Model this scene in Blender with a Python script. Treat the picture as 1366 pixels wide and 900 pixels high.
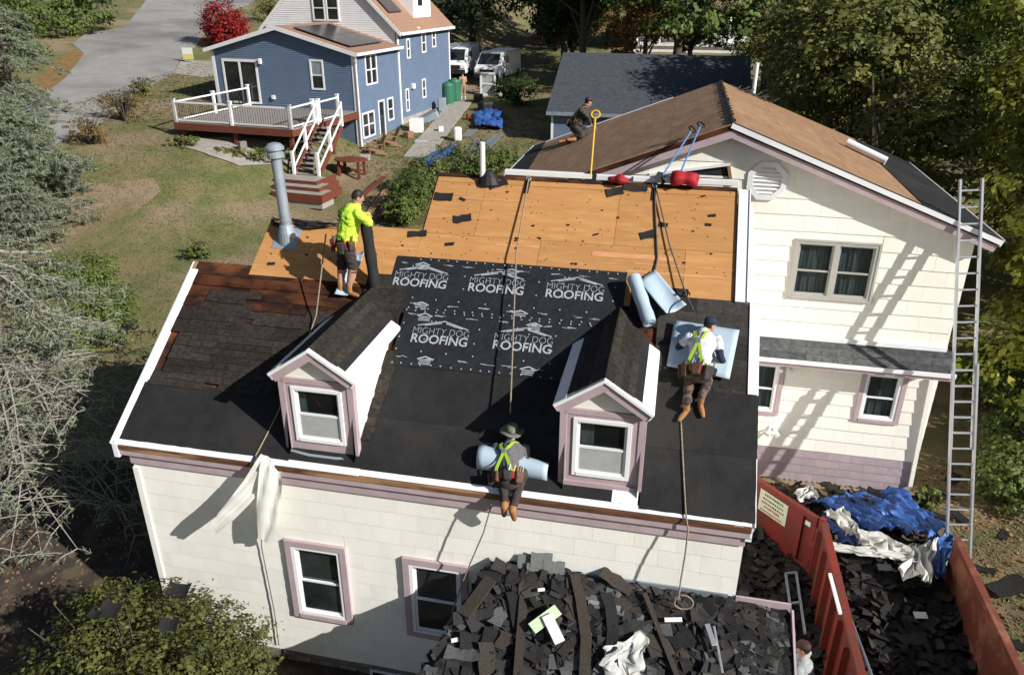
import bpy, bmesh, math, random
import numpy as np
from mathutils import Matrix, Vector
for o in list(bpy.data.objects): bpy.data.objects.remove(o)
SC = bpy.context.scene
COL = SC.collection
rnd = random.Random(7)
# ------------------------------------------------------------------ camera
CAM = np.array([8.116, -8.896, 10.293]); FPX = 1023.5
def cam_axes(pitch, yaw, roll):
    p, y, r = np.radians([pitch, yaw, roll])
    fw = np.array([np.sin(y)*np.cos(p), np.cos(y)*np.cos(p), -np.sin(p)])
    rt = np.array([np.cos(y), -np.sin(y), 0.]); up = np.cross(rt, fw)
    return rt*np.cos(r)+up*np.sin(r), -rt*np.sin(r)+up*np.cos(r), fw
RT, UP, FW = cam_axes(24.732, -11.963, .194)
cd = bpy.data.cameras.new('camera'); cam = bpy.data.objects.new('camera', cd); COL.objects.link(cam)
cd.sensor_width = 36; cd.lens = FPX/1366*36; cd.clip_start = .1; cd.clip_end = 2000
cam.matrix_world = Matrix(((RT[0], UP[0], -FW[0], CAM[0]), (RT[1], UP[1], -FW[1], CAM[1]), (RT[2], UP[2], -FW[2], CAM[2]), (0, 0, 0, 1)))
SC.camera = cam
# ------------------------------------------------------------------ light
SUN = np.array([.783, -.3497, .5144])
w = bpy.data.worlds.new('World'); SC.world = w; w.use_nodes = True
nt = w.node_tree; sk = nt.nodes.new('ShaderNodeTexSky'); sk.sky_type = 'NISHITA'; sk.sun_disc = False
sk.sun_elevation = math.radians(31); sk.sun_rotation = math.radians(114)
bg = nt.nodes['Background']; bg.inputs[1].default_value = .05; nt.links.new(sk.outputs[0], bg.inputs[0])
sl = bpy.data.lights.new('sun', 'SUN'); sl.energy = 5.0; sl.angle = math.radians(.53); sl.color = (1, .968, .915)
so = bpy.data.objects.new('sun', sl); COL.objects.link(so); so.location = (30, -14, 30)
so.rotation_euler = Vector(SUN).to_track_quat('Z', 'Y').to_euler()
SC.view_settings.view_transform = 'Standard'; SC.view_settings.look = 'None'; SC.view_settings.exposure = .42; SC.view_settings.gamma = 1
SC.view_settings.use_curve_mapping = False
SC.render.engine = 'CYCLES'
# ------------------------------------------------------------------ pixels to points on known surfaces
def ray(u, v): return FW+RT*(u-683)/FPX-UP*(v-450)/FPX
def hit(u, v, p0, n):
    r = ray(u, v); n = np.array(n, float); return CAM+(((np.array(p0)-CAM)@n)/(r@n))*r
def ony(u, v, y): return hit(u, v, (0, y, 0), (0, 1, 0))
def onz(u, v, z): return hit(u, v, (0, 0, z), (0, 0, 1))
def onx(u, v, x): return hit(u, v, (x, 0, 0), (1, 0, 0))
def sst(t): t = min(1, max(0, t)); return t*t*(3-2*t)
def gz(x, y):
    yy = min(max(y, -5), 150)
    z = .09*(yy-6)
    z += (1.75*sst((-x-6.6)/6.5)+.05*min(60, max(0, -x-12)))*sst((y-14)/9)
    return z
def gr(u, v, up=0):
    r = ray(u, v); lo, hi = 1., 400.
    f = lambda t: (CAM+t*r)[2]-gz(*(CAM+t*r)[:2])-up
    t = 2.
    while t < 400 and f(t) > 0: t += .5
    lo, hi = t-.5, t
    for _ in range(30):
        m = (lo+hi)/2
        if f(m) > 0: lo = m
        else: hi = m
    return CAM+hi*r
# ------------------------------------------------------------------ object helpers
WM = {}
def put(o, M, parent=None):
    WM[o.name] = M.copy()
    if parent is not None:
        o.parent = parent; o.matrix_parent_inverse = WM[parent.name].inverted()
    o.matrix_basis = M
    return o
def thing(name, label, cat, loc, group=None, rz=0):
    o = bpy.data.objects.new(name, None); COL.objects.link(o); o.empty_display_size = .2
    put(o, Matrix.Translation(Vector([float(c) for c in loc])) @ Matrix.Rotation(rz, 4, 'Z'))
    return tag(o, label, cat, group)
def tag(o, label=None, cat=None, group=None, kind=None):
    if label: o['label'] = label
    if cat: o['category'] = cat
    if group: o['group'] = group
    if kind: o['kind'] = kind
    return o
def link(name, me, parent=None, M=None):
    o = bpy.data.objects.new(name, me); COL.objects.link(o)
    return put(o, M if M is not None else Matrix.Identity(4), parent)
def npv(p): return np.array([float(c) for c in p])
class MB:
    def __init__(s): s.v = []; s.f = []; s.m = []; s.cm = 0
    def add(s, vs, fs):
        b = len(s.v); s.v += [tuple(float(c) for c in p) for p in vs]
        s.f += [tuple(b+i for i in f) for f in fs]; s.m += [s.cm]*len(fs); return s
    def obox(s, c, ax, ay, az):      # centre and half axes
        c, ax, ay, az = map(npv, (c, ax, ay, az))
        vs = [c+i*ax+j*ay+k*az for k in (-1, 1) for j in (-1, 1) for i in (-1, 1)]
        return s.add(vs, [(0, 2, 3, 1), (4, 5, 7, 6), (0, 1, 5, 4), (2, 6, 7, 3), (0, 4, 6, 2), (1, 3, 7, 5)])
    def box(s, x0, x1, y0, y1, z0, z1):
        return s.obox(((x0+x1)/2, (y0+y1)/2, (z0+z1)/2), ((x1-x0)/2, 0, 0), (0, (y1-y0)/2, 0), (0, 0, (z1-z0)/2))
    def bar(s, a, b, w, h, up=(0, 0, 1)):
        a, b = npv(a), npv(b); d = b-a; L = np.linalg.norm(d); d /= L
        r = np.cross(d, npv(up)); r /= max(1e-6, np.linalg.norm(r)); u = np.cross(r, d)
        return s.obox((a+b)/2, d*L/2, r*w/2, u*h/2)
    def prism(s, pts, off):          # planar polygon extruded by vector
        n = len(pts); off = npv(off); a = [npv(p) for p in pts]; b = [p+off for p in a]
        return s.add(a+b, [tuple(range(n))[::-1], tuple(range(n, 2*n))]+[(i, (i+1) % n, n+(i+1) % n, n+i) for i in range(n)])
    def tube(s, pts, r, n=6, cap=True):
        pts = [npv(p) for p in pts]; m = len(pts)
        rr = r if isinstance(r, (list, tuple)) else [r]*m
        vs = []; prev = None
        for i, p in enumerate(pts):
            d = pts[min(i+1, m-1)]-pts[max(i-1, 0)]; d /= max(1e-9, np.linalg.norm(d))
            if prev is None:
                h = np.array([0, 0, 1.]) if abs(d[2]) < .9 else np.array([1., 0, 0])
            else: h = prev
            x = h-d*(h@d); x /= max(1e-9, np.linalg.norm(x)); prev = x; y = np.cross(d, x)
            for k in range(n):
                a = 2*math.pi*k/n; vs.append(p+rr[i]*(x*math.cos(a)+y*math.sin(a)))
        fs = [(i*n+k, i*n+(k+1) % n, (i+1)*n+(k+1) % n, (i+1)*n+k) for i in range(m-1) for k in range(n)]
        if cap: fs += [tuple(range(n))[::-1], tuple((m-1)*n+k for k in range(n))]
        return s.add(vs, fs)
    def grid(s, P):                  # 2-D list of points
        n, m = len(P), len(P[0])
        return s.add([p for row in P for p in row], [(i*m+j, i*m+j+1, (i+1)*m+j+1, (i+1)*m+j) for i in range(n-1) for j in range(m-1)])
    def sheet(s, P, t, nrm):         # grid with thickness
        nrm = npv(nrm); n, m = len(P), len(P[0])
        A = [npv(p) for row in P for p in row]; B = [p-nrm*t for p in A]; N = n*m
        fs = []
        for i in range(n-1):
            for j in range(m-1):
                q = (i*m+j, i*m+j+1, (i+1)*m+j+1, (i+1)*m+j); fs += [q, tuple(N+k for k in q[::-1])]
        rim = [(0, j) for j in range(m)]+[(i, m-1) for i in range(1, n)]+[(n-1, j) for j in range(m-2, -1, -1)]+[(i, 0) for i in range(n-2, 0, -1)]
        ids = [i*m+j for i, j in rim]
        for a, b in zip(ids, ids[1:]+ids[:1]): fs.append((b, a, N+a, N+b))
        return s.add(A+B, fs)
    def mesh(s, name, mats, smooth=False, center=True):
        me = bpy.data.meshes.new(name)
        V = np.array(s.v) if s.v else np.zeros((1, 3))
        c = (V.min(0)+V.max(0))/2 if center else np.zeros(3)
        if center: c[2] = V[:, 2].min()
        me.from_pydata([tuple(p) for p in V-c], [], s.f)
        for m in (mats if isinstance(mats, (list, tuple)) else [mats]): me.materials.append(m)
        me.polygons.foreach_set('material_index', s.m)
        if smooth: me.polygons.foreach_set('use_smooth', [True]*len(s.f))
        me.update(); return me, c
    def build(s, name, mats, parent=None, smooth=False, bev=0, fix=True):
        me, c = s.mesh(name, mats, smooth)
        if fix:
            bm = bmesh.new(); bm.from_mesh(me); bmesh.ops.recalc_face_normals(bm, faces=bm.faces)
            bm.to_mesh(me); bm.free()
        o = link(name, me, parent, Matrix.Translation(Vector(c)))
        if bev:
            md = o.modifiers.new('bevel', 'BEVEL'); md.width = bev; md.segments = 2; md.limit_method = 'ANGLE'
        return o
def bx(name, dims, m, parent=None, bev=0): return MB().box(*dims).build(name, m, parent, bev=bev)
# ------------------------------------------------------------------ materials
def mat(name, c, c2=None, scale=4, rough=.7, bump=0, bscale=None, metal=0, stretch=(1, 1, 1), objvar=0, spec=.35, detail=6, contrast=(.35, .65), attr=None, transl=0, c3=None, s3=.5):
    m = bpy.data.materials.new(name); m.use_nodes = True; t = m.node_tree; N = t.nodes; L = t.links
    b = N['Principled BSDF']; b.inputs['Roughness'].default_value = rough; b.inputs['Metallic'].default_value = metal
    b.inputs['Specular IOR Level'].default_value = spec
    tc = N.new('ShaderNodeTexCoord'); mp = N.new('ShaderNodeMapping'); mp.inputs['Scale'].default_value = stretch
    oi = N.new('ShaderNodeObjectInfo'); ad = N.new('ShaderNodeVectorMath'); ad.operation = 'ADD'
    sc = N.new('ShaderNodeVectorMath'); sc.operation = 'SCALE'; sc.inputs['Scale'].default_value = 37.
    cb = N.new('ShaderNodeCombineXYZ')
    for i in range(3): L.new(oi.outputs['Random'], cb.inputs[i])
    L.new(cb.outputs[0], sc.inputs[0])
    L.new(tc.outputs['Object'], ad.inputs[0]); L.new(sc.outputs[0], ad.inputs[1]); L.new(ad.outputs[0], mp.inputs[0])
    out = None
    def noise(s, d=detail):
        n = N.new('ShaderNodeTexNoise'); n.inputs['Scale'].default_value = s; n.inputs['Detail'].default_value = d; n.inputs['Roughness'].default_value = .6
        L.new(mp.outputs[0], n.inputs['Vector']); return n
    col = None
    if c2 is not None:
        n = noise(scale); r = N.new('ShaderNodeMapRange'); r.inputs[1].default_value = contrast[0]; r.inputs[2].default_value = contrast[1]
        L.new(n.outputs['Fac'], r.inputs[0])
        x = N.new('ShaderNodeMix'); x.data_type = 'RGBA'; x.inputs[6].default_value = (*c, 1); x.inputs[7].default_value = (*c2, 1)
        src = r.outputs[0]
        if attr:
            a = N.new('ShaderNodeAttribute'); a.attribute_name = attr; src = a.outputs['Fac']
        L.new(src, x.inputs[0]); col = x.outputs[2]
        if c3 is not None:
            n3 = noise(s3, 4); r3 = N.new('ShaderNodeMapRange'); r3.inputs[1].default_value = .48; r3.inputs[2].default_value = .62
            L.new(n3.outputs['Fac'], r3.inputs[0]); x3 = N.new('ShaderNodeMix'); x3.data_type = 'RGBA'
            L.new(r3.outputs[0], x3.inputs[0]); L.new(col, x3.inputs[6]); x3.inputs[7].default_value = (*c3, 1); col = x3.outputs[2]
    if objvar:
        hv = N.new('ShaderNodeHueSaturation'); mr = N.new('ShaderNodeMapRange'); mr.inputs[3].default_value = 1-objvar; mr.inputs[4].default_value = 1+objvar
        L.new(oi.outputs['Random'], mr.inputs[0]); L.new(mr.outputs[0], hv.inputs['Value'])
        if col is not None: L.new(col, hv.inputs['Color'])
        else: hv.inputs['Color'].default_value = (*c, 1)
        col = hv.outputs[0]
    if col is not None: L.new(col, b.inputs['Base Color'])
    else: b.inputs['Base Color'].default_value = (*c, 1)
    if bump:
        n = noise(bscale or scale*4); bp = N.new('ShaderNodeBump'); bp.inputs['Strength'].default_value = bump; bp.inputs['Distance'].default_value = .02
        L.new(n.outputs['Fac'], bp.inputs['Height']); L.new(bp.outputs[0], b.inputs['Normal'])
    if transl:
        tr = N.new('ShaderNodeBsdfTranslucent'); ms = N.new('ShaderNodeMixShader'); ms.inputs[0].default_value = transl
        if col is not None: L.new(col, tr.inputs[0])
        else: tr.inputs[0].default_value = (*c, 1)
        L.new(b.outputs[0], ms.inputs[1]); L.new(tr.outputs[0], ms.inputs[2]); L.new(ms.outputs[0], N['Material Output'].inputs[0])
    return m
M = dict(
 cream=mat('cream_paint', (.88, .86, .80), (.83, .81, .745), 1.2, .75, .1, 30, objvar=.012, stretch=(1, 1, .35), c3=(.80, .78, .72), s3=1.6),
 cream2=mat('cream_siding', (.87, .845, .77), (.81, .785, .70), 1.2, .75, .12, 30, objvar=.02),
 mauve=mat('mauve_paint', (.46, .36, .38), (.39, .30, .32), 3, .7, .1, 25),
 mauve_s=mat('mauve_shingle', (.40, .325, .345), (.34, .275, .295), 3, .75, .1, 25, objvar=.05),
 white=mat('white_trim', (.80, .80, .80), (.72, .72, .72), 2, .45, .03),
 white_al=mat('white_aluminium', (.82, .83, .85), (.74, .75, .78), 1.5, .4, .05, 3),
 vinyl=mat('window_vinyl', (.80, .81, .82), None, rough=.35),
 glass=mat('window_glass', (.012, .016, .018), (.03, .036, .036), 1.3, .08, 0, spec=.6, detail=2),
 screen=mat('insect_screen', (.34, .35, .35), (.40, .41, .41), 6, .8),
 curtain=mat('curtain_cloth', (.36, .40, .40), (.12, .15, .15), 9, .9, stretch=(1, 1, .08), transl=.1),
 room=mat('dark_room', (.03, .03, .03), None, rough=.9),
 ply=mat('plywood', (.50, .262, .096), (.37, .172, .056), 5, .8, .12, 40, stretch=(.40, 2.2, 2.2), objvar=.11, contrast=(.3, .72), c3=(.42, .20, .068), s3=2.0),
 oldply=mat('old_roof_board', (.050, .020, .012), (.014, .010, .009), 4, .95, .6, 40, stretch=(.7, 1.6, 1.6), objvar=.3, c3=(.115, .040, .018), s3=1.6, spec=.1),
 brownply=mat('weathered_deck_board', (.34, .205, .12), (.24, .14, .08), 2.5, .85, .2, 30, stretch=(2, .6, 2), objvar=.1),
 tanply=mat('tan_deck_board', (.31, .185, .10), (.24, .138, .075), 2.5, .85, .2, 30, stretch=(2, .6, 2), objvar=.08),
 felt=mat('black_underlayment', (.014, .014, .015), (.020, .020, .021), 5, .85, .35, 25, spec=.22, c3=(.026, .025, .024), s3=.9),
 felt2=mat('printed_underlayment', (.012, .013, .016), (.018, .019, .022), 6, .6, .6, 6, spec=.3),
 print=mat('pale_print', (.40, .44, .48), (.26, .29, .33), 30, .6),
 shing=mat('old_asphalt_shingle', (.050, .046, .042), (.030, .027, .025), 14, .95, .5, 90, objvar=.35, spec=.15),
 shing_b=mat('brown_asphalt_shingle', (.044, .037, .031), (.020, .017, .015), 14, .95, .5, 90, objvar=.3, spec=.15),
 shing_g=mat('grey_asphalt_shingle', (.10, .105, .105), (.055, .058, .06), 8, .95, .4, 90, objvar=.3, spec=.15),
 scrap=mat('torn_shingle', (.030, .029, .029), (.12, .12, .12), 3, .95, .5, 60, objvar=.75, spec=.15),
 wetwood=mat('wet_fascia_wood', (.16, .065, .03), (.045, .022, .014), 3, .8, .3, 25, stretch=(.4, 3, 3), c3=(.36, .20, .10), s3=1.2),
 membrane=mat('blue_release_film', (.44, .54, .62), (.36, .46, .55), 1.5, .35, .1, 4, transl=.05),
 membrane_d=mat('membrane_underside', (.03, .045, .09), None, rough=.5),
 galv=mat('galvanised_metal', (.34, .39, .44), (.26, .31, .36), 3, .45, .04, metal=.35),
 alu=mat('aluminium', (.72, .73, .74), (.62, .63, .64), 4, .35, 0, metal=.75),
 pvc=mat('white_pipe', (.8, .8, .78), None, rough=.4),
 rope=mat('rope', (.33, .27, .19), (.16, .13, .10), 40, .9, .3, 120),
 rope_d=mat('dark_rope', (.12, .11, .10), (.06, .055, .05), 40, .9),
 stone=mat('foundation_stone', (.24, .21, .18), (.13, .115, .10), 3, .9, .6, 9),
 concrete=mat('concrete', (.36, .33, .29), (.27, .25, .22), 3, .9, .2, 20),
 red=mat('dumpster_red', (.205, .026, .018), (.15, .022, .016), 2, .6, .1, 14, c3=(.12, .035, .025), s3=1.1),
 rust=mat('rusty_inside', (.17, .045, .027), (.11, .038, .025), 1.5, .8, .2, 14, c3=(.30, .12, .07), s3=1.5),
 tarp=mat('blue_tarp', (.045, .12, .36), (.03, .08, .26), 2.5, .45, .3, 5),
 wtarp=mat('white_plastic_sheet', (.74, .74, .70), (.62, .62, .58), 2, .4, .15, 5, transl=.25),
 paper=mat('white_paper', (.75, .76, .73), None, rough=.6),
 palegreen=mat('pale_green_card', (.55, .66, .44), None, rough=.6),
 bark=mat('bark', (.10, .08, .065), (.055, .045, .035), 8, .95, .6, 20),
 deadwood=mat('bare_grey_wood', (.34, .31, .27), (.24, .215, .185), 10, .9, .3, 30),
 blue=mat('blue_siding', (.125, .172, .255), (.11, .153, .23), 2, .6, .04),
 tanroof=mat('tan_shingle_roof', (.33, .20, .14), (.25, .15, .105), 10, .95, .3, 40, spec=.1),
 panel=mat('solar_cell', (.030, .028, .030), (.05, .047, .047), 1, .22, 0, spec=.6),
 black=mat('black_rubber', (.012, .012, .013), None, rough=.6),
 deckred=mat('red_stained_wood', (.17, .048, .027), (.12, .035, .02), 4, .7, .2, 30, stretch=(.5, 3, 3)),
 deckgrey=mat('grey_deck_board', (.30, .27, .25), (.24, .215, .2), 4, .8, .1, 30, objvar=.1),
 cedar=mat('brown_resin', (.24, .125, .075), None, rough=.6),
 green=mat('green_plastic', (.035, .16, .09), (.03, .13, .075), 2, .5),
 yellow=mat('yellow_fibreglass', (.65, .40, .03), None, rough=.4),
 bluem=mat('blue_handle', (.10, .20, .42), None, rough=.4),
 redcloth=mat('red_bag_cloth', (.38, .012, .02), (.25, .01, .015), 5, .7, .3, 10),
 asphalt=mat('asphalt', (.30, .29, .275), (.25, .24, .23), 1.2, .95, .15, 60, c3=(.165, .16, .155), s3=.09),
 carpaint=mat('white_car_paint', (.75, .76, .78), None, rough=.25, spec=.5),
 darkroof=mat('dark_grey_roof', (.065, .074, .088), (.042, .048, .058), 5, .9, .2, 40),
 skin=mat('skin', (.46, .25, .17), (.40, .21, .14), 8, .55),
 hivis=mat('lime_hoodie_cloth', (.54, .80, .07), (.48, .72, .06), 5, .8, .25, 14),
 strap=mat('lime_webbing', (.50, .74, .06), None, rough=.7),
 tee=mat('grey_tee_cloth', (.14, .135, .145), (.11, .105, .115), 6, .9, .25, 14),
 wtee=mat('white_tee_cloth', (.62, .61, .64), (.50, .49, .54), 5, .85, .25, 14),
 navy=mat('navy_cloth', (.016, .022, .045), None, rough=.85),
 dpants=mat('dark_work_trousers', (.030, .025, .026), (.055, .042, .038), 7, .9, .3, 18),
 olive=mat('olive_trousers', (.06, .055, .045), (.045, .04, .035), 5, .9, .2, 14),
 boot=mat('tan_boot_leather', (.36, .17, .065), (.27, .12, .045), 8, .7, .2, 30),
 leather=mat('tool_leather', (.05, .03, .022), (.14, .06, .035), 9, .7, .2, 20),
 camo=mat('camo_hat_cloth', (.20, .20, .16), (.08, .085, .065), 22, .9),
 hair=mat('dark_hair', (.015, .012, .01), None, rough=.6),
 greysh=mat('grey_sleeve_cloth', (.34, .36, .36), (.27, .29, .29), 6, .9, .2, 14),
)
# ================================================================== ground
def drape(name, pix=None, pts=None, m=None, up=.01, sub=3, kind='structure', label=None):
    P = [gr(*q)[:2] for q in pix] if pix else [npv(p) for p in pts]
    bm = bmesh.new(); vs = [bm.verts.new((p[0], p[1], 0)) for p in P]
    es = [bm.edges.new((vs[i], vs[(i+1) % len(vs)])) for i in range(len(vs))]
    bmesh.ops.triangle_fill(bm, edges=es, use_beauty=True)
    for _ in range(sub): bmesh.ops.subdivide_edges(bm, edges=bm.edges[:], cuts=1)
    bmesh.ops.triangulate(bm, faces=bm.faces[:])
    for v in bm.verts: v.co.z = gz(v.co.x, v.co.y)+up
    bmesh.ops.recalc_face_normals(bm, faces=bm.faces)
    if sum(f.normal.z for f in bm.faces) < 0: bmesh.ops.reverse_faces(bm, faces=bm.faces)
    me = bpy.data.meshes.new(name); bm.to_mesh(me); bm.free(); me.materials.append(m)
    o = link(name, me); tag(o, label=label, kind=kind); return o
def lawn_mat():
    m = mat('lawn_grass', (.185, .155, .07), (.10, .12, .036), .7, .95, .7, 16, c3=(.25, .185, .12), s3=.22, contrast=(.4, .62))
    return m
M['lawn'] = lawn_mat()
M['soil'] = mat('mulch_soil', (.055, .042, .034), (.028, .022, .018), 5, .97, .8, 18, c3=(.10, .075, .05), s3=2.5)
M['leaflitter'] = mat('leaf_litter_grass', (.13, .095, .05), (.07, .075, .03), 1.3, .95, .7, 18, c3=(.20, .14, .08), s3=.7)
xs = sorted(set(list(np.linspace(-160, -40, 25))+list(np.linspace(-40, 30, 71))+list(np.linspace(30, 160, 27))))
ys = sorted(set(list(np.linspace(-30, 50, 81))+list(np.linspace(50, 260, 43))))
g = MB(); g.grid([[(x, y, gz(x, y)) for x in xs] for y in ys])
gd = g.build('ground', M['lawn'], smooth=True); gd['kind'] = 'structure'
if gd.data.polygons[0].normal.z < 0: gd.data.flip_normals()
drape('road', pix=[(200, -6), (168, 36), (112, 47), (96, 58), (112, 72), (85, 106), (30, 148), (-40, 185), (-40, 250), (60, 205), (140, 163), (190, 123), (232, 98), (240, 80), (262, 62), (285, 22), (330, 8), (352, -6)], m=M['asphalt'], up=.02, sub=4)
drape('driveway', pix=[(232, 99), (242, 80), (290, 84), (300, 100), (270, 104)], m=M['concrete'], up=.035, sub=3)
drape('soil_bed', pts=[(-9, -9), (-9, 3.2), (-4.5, 4.3), (-1.6, 3.4), (-.6, 6.5), (.6, 6.5), (.6, .2), (9.4, .2), (11, -9)], m=M['soil'], up=.012, sub=5)
drape('side_yard', pts=[(9.7, -9), (9.7, 6.4), (13.5, 6.5), (14.5, 13), (26, 13), (26, -9)], m=M['leaflitter'], up=.010, sub=5)
drape('flower_bed', pix=[(243, 196), (262, 185), (390, 196), (405, 216), (372, 220), (320, 222), (280, 208)], m=M['concrete'], up=.03, sub=3)
drape('shaded_bank', pix=[(500, 300), (505, 260), (540, 215), (600, 215), (650, 215), (660, 235), (585, 300)], m=M['leaflitter'], up=.012, sub=3)
drape('worn_earth', pix=[(25, 300), (75, 268), (128, 246), (205, 238), (215, 255), (178, 285), (110, 312), (60, 318)], m=mat('worn_earth', (.26, .19, .125), (.17, .135, .065), 1.1, .95, .7, 16, contrast=(.42, .6)), up=.008, sub=4)
drape('leafy_verge', pix=[(40, 118), (70, 85), (100, 66), (112, 73), (88, 104), (60, 124)], m=mat('orange_leaf_litter', (.30, .15, .05), (.12, .10, .04), 2.5, .95, .7, 16), up=.03, sub=3)
# ================================================================== roof frame of the main house
AL = math.radians(35.105); CA, SA = math.cos(AL), math.sin(AL)
RO = np.array([0, -.051, 3.694]); RS = np.array([0, CA, SA]); RN = np.array([0, -SA, CA]); RX = np.array([1., 0, 0])
def RP(a, b, h=0): return RO+RX*a+RS*b+RN*h
def rp(u, v, h=0):
    p = hit(u, v, RO+RN*h, RN); return p[0], (p-RO-RN*h)@RS
W = 9.504; BL, BM_, BT = 3.52, 4.56, 5.87
house = thing('cream_house', 'cream shingled house with torn-off front roof slope and two mauve dormers', 'house', (4.75, 2, -.55))
# clip helpers for siding
def clip_half(poly, nx, nz, c):
    out = []
    for i in range(len(poly)):
        p, q = poly[i], poly[(i+1) % len(poly)]; dp = nx*p[0]+nz*p[1]-c; dq = nx*q[0]+nz*q[1]-c
        if dp <= 0: out.append(p)
        if (dp < 0) != (dq < 0) and abs(dp-dq) > 1e-9:
            t = dp/(dp-dq); out.append((p[0]+t*(q[0]-p[0]), p[1]+t*(q[1]-p[1])))
    return out
def rect_minus(rects, h):
    out = []
    for (x0, x1, z0, z1) in rects:
        a0, a1, b0, b1 = max(x0, h[0]), min(x1, h[1]), max(z0, h[2]), min(z1, h[3])
        if a0 >= a1 or b0 >= b1: out.append((x0, x1, z0, z1)); continue
        if x0 < a0: out.append((x0, a0, z0, z1))
        if a1 < x1: out.append((a1, x1, z0, z1))
        if z0 < b0: out.append((a0, a1, z0, b0))
        if b1 < z1: out.append((a0, a1, b1, z1))
    return out
SHARED = {}
def siding(parent, name, m, y, x0, x1, z0, z1, holes=(), halfs=(), ch=.30, sw=.60, t=.012, seed=1, gap=.0015):
    """courses of overlapping shingles, each an object; the wall lies in the plane y"""
    R_ = random.Random(seed); n = 0; z = z0; row = 0
    items = []
    while z < z1-.02:
        zt = min(z+ch+.02, z1); x = x0-(sw/2 if row % 2 else 0)-R_.random()*.1
        while x < x1:
            xa, xb = max(x, x0)+gap, min(x+sw, x1)-gap
            if xb-xa > .02:
                rs = [(xa, xb, z+R_.uniform(-.004, .004), zt)]
                for h in holes: rs = rect_minus(rs, h)
                for r in rs:
                    pl = [(r[0], r[2]), (r[1], r[2]), (r[1], r[3]), (r[0], r[3])]
                    for hf in halfs: pl = clip_half(pl, *hf) if pl else pl
                    if len(pl) >= 3 and (max(p[0] for p in pl)-min(p[0] for p in pl)) > .015 and (max(p[1] for p in pl)-min(p[1] for p in pl)) > .015: items.append((pl, z, row))
            x += sw
        z += ch; row += 1
    for pl, zb, row in items:
        f = lambda p: y-.004-t*max(0, 1-(p[1]-zb)/(ch+.02))
        b = MB(); k = len(pl)
        fr = [(p[0], f(p), p[1]) for p in pl]; bk = [(p[0], y, p[1]) for p in pl]
        b.add(fr+bk, [tuple(range(k))]+[(i, k+i, k+(i+1) % k, (i+1) % k) for i in range(k)])
        key = None
        if k == 4:
            key = (name, round(pl[1][0]-pl[0][0], 3), round(pl[2][1]-pl[1][1], 2), round(pl[0][0]-pl[3][0], 3))
            cx, cz = (pl[0][0]+pl[1][0])/2, min(p[1] for p in pl)
            if key in SHARED:
                link(name, SHARED[key], parent, Matrix.Translation(((pl[0][0]+pl[1][0])/2, SHARED[key]['cy']+y, cz))); continue
        me, c = b.mesh(name, m)
        bm = bmesh.new(); bm.from_mesh(me); bm.to_mesh(me); bm.free()
        me['cy'] = c[1]-y
        if key: SHARED[key] = me
        link(name, me, parent, Matrix.Translation(Vector(c)))
    return len(items)
def wall_holes(b, x0, x1, z0, z1, holes, y, t=.15):
    rs = [(x0, x1, z0, z1)]
    for h in holes: rs = rect_minus(rs, h)
    for r in rs: b.box(r[0], r[1], y+.001, y+t, r[2], r[3])
def window(parent, x0, x1, z0, z1, y, cas=.10, cm=None, fm=None, proud=.035, nx=1, split=.5, lower='glass', upper='glass', curtain=None, room=True, sill=False, lift=0):
    """double-hung window set in a hole of the wall plane y (facing -y)"""
    cm = cm or M['mauve']; fm = fm or M['vinyl']
    win = MB()
    win.box(x0, x0+cas, y-proud, y+.02, z0, z1); win.box(x1-cas, x1, y-proud, y+.02, z0, z1)
    win.box(x0+cas, x1-cas, y-proud, y+.02, z1-cas, z1); win.box(x0+cas, x1-cas, y-proud-.01, y+.02, z0, z0+cas*.8)
    wo = win.build('window', cm, parent, bev=.004)
    ix0, ix1, iz0, iz1 = x0+cas, x1-cas, z0+cas*.8, z1-cas
    f = MB(); fw = .055
    f.box(ix0, ix0+fw, y-proud+.012, y+.06, iz0, iz1); f.box(ix1-fw, ix1, y-proud+.012, y+.06, iz0, iz1)
    f.box(ix0+fw, ix1-fw, y-proud+.012, y+.06, iz1-fw, iz1); f.box(ix0+fw, ix1-fw, y-proud+.008, y+.06, iz0, iz0+fw)
    if nx == 2: xm = (ix0+ix1)/2; f.box(xm-.05, xm+.05, y-proud+.010, y+.06, iz0+fw, iz1-fw)
    f.build('window_frame', fm, wo, bev=.003)
    bays = [(ix0+fw, ix1-fw)] if nx == 1 else [(ix0+fw, xm-.05), (xm+.05, ix1-fw)]
    for a, b_ in bays:
        zm = iz0+fw+(iz1-iz0-2*fw)*split
        for nm, q0, q1, yy, gm in (('lower_sash', iz0+fw, zm+.02, y+.005, lower), ('upper_sash', zm-.02, iz1-fw, y+.032, upper)):
            s = MB(); st = .035
            s.box(a, a+st, yy, yy+.025, q0, q1); s.box(b_-st, b_, yy, yy+.025, q0, q1)
            s.box(a+st, b_-st, yy, yy+.025, q0, q0+st); s.box(a+st, b_-st, yy, yy+.025, q1-st, q1)
            s.build(nm, fm, wo)
            pn = MB().box(a+st, b_-st, yy+.010, yy+.016, q0+st, q1-st)
            pn.build('pane', M[gm], wo)
        if curtain:
            n = 26; P = []
            for k in range(5):
                zz = iz0+fw+(iz1-iz0-2*fw)*k/4
                P.append([(a+(b_-a)*i/n, y+.10+.014*math.sin(i*1.9)+.01*math.sin(i*.7+k), zz) for i in range(n+1)])
            MB().grid(P).build('curtain', M['curtain'], wo, smooth=True)
    if room: MB().box(x0+cas, x1-cas, y+.16, y+.9, z0+cas, z1-cas).build('room_interior', M['room'], wo)
    return wo
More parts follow.
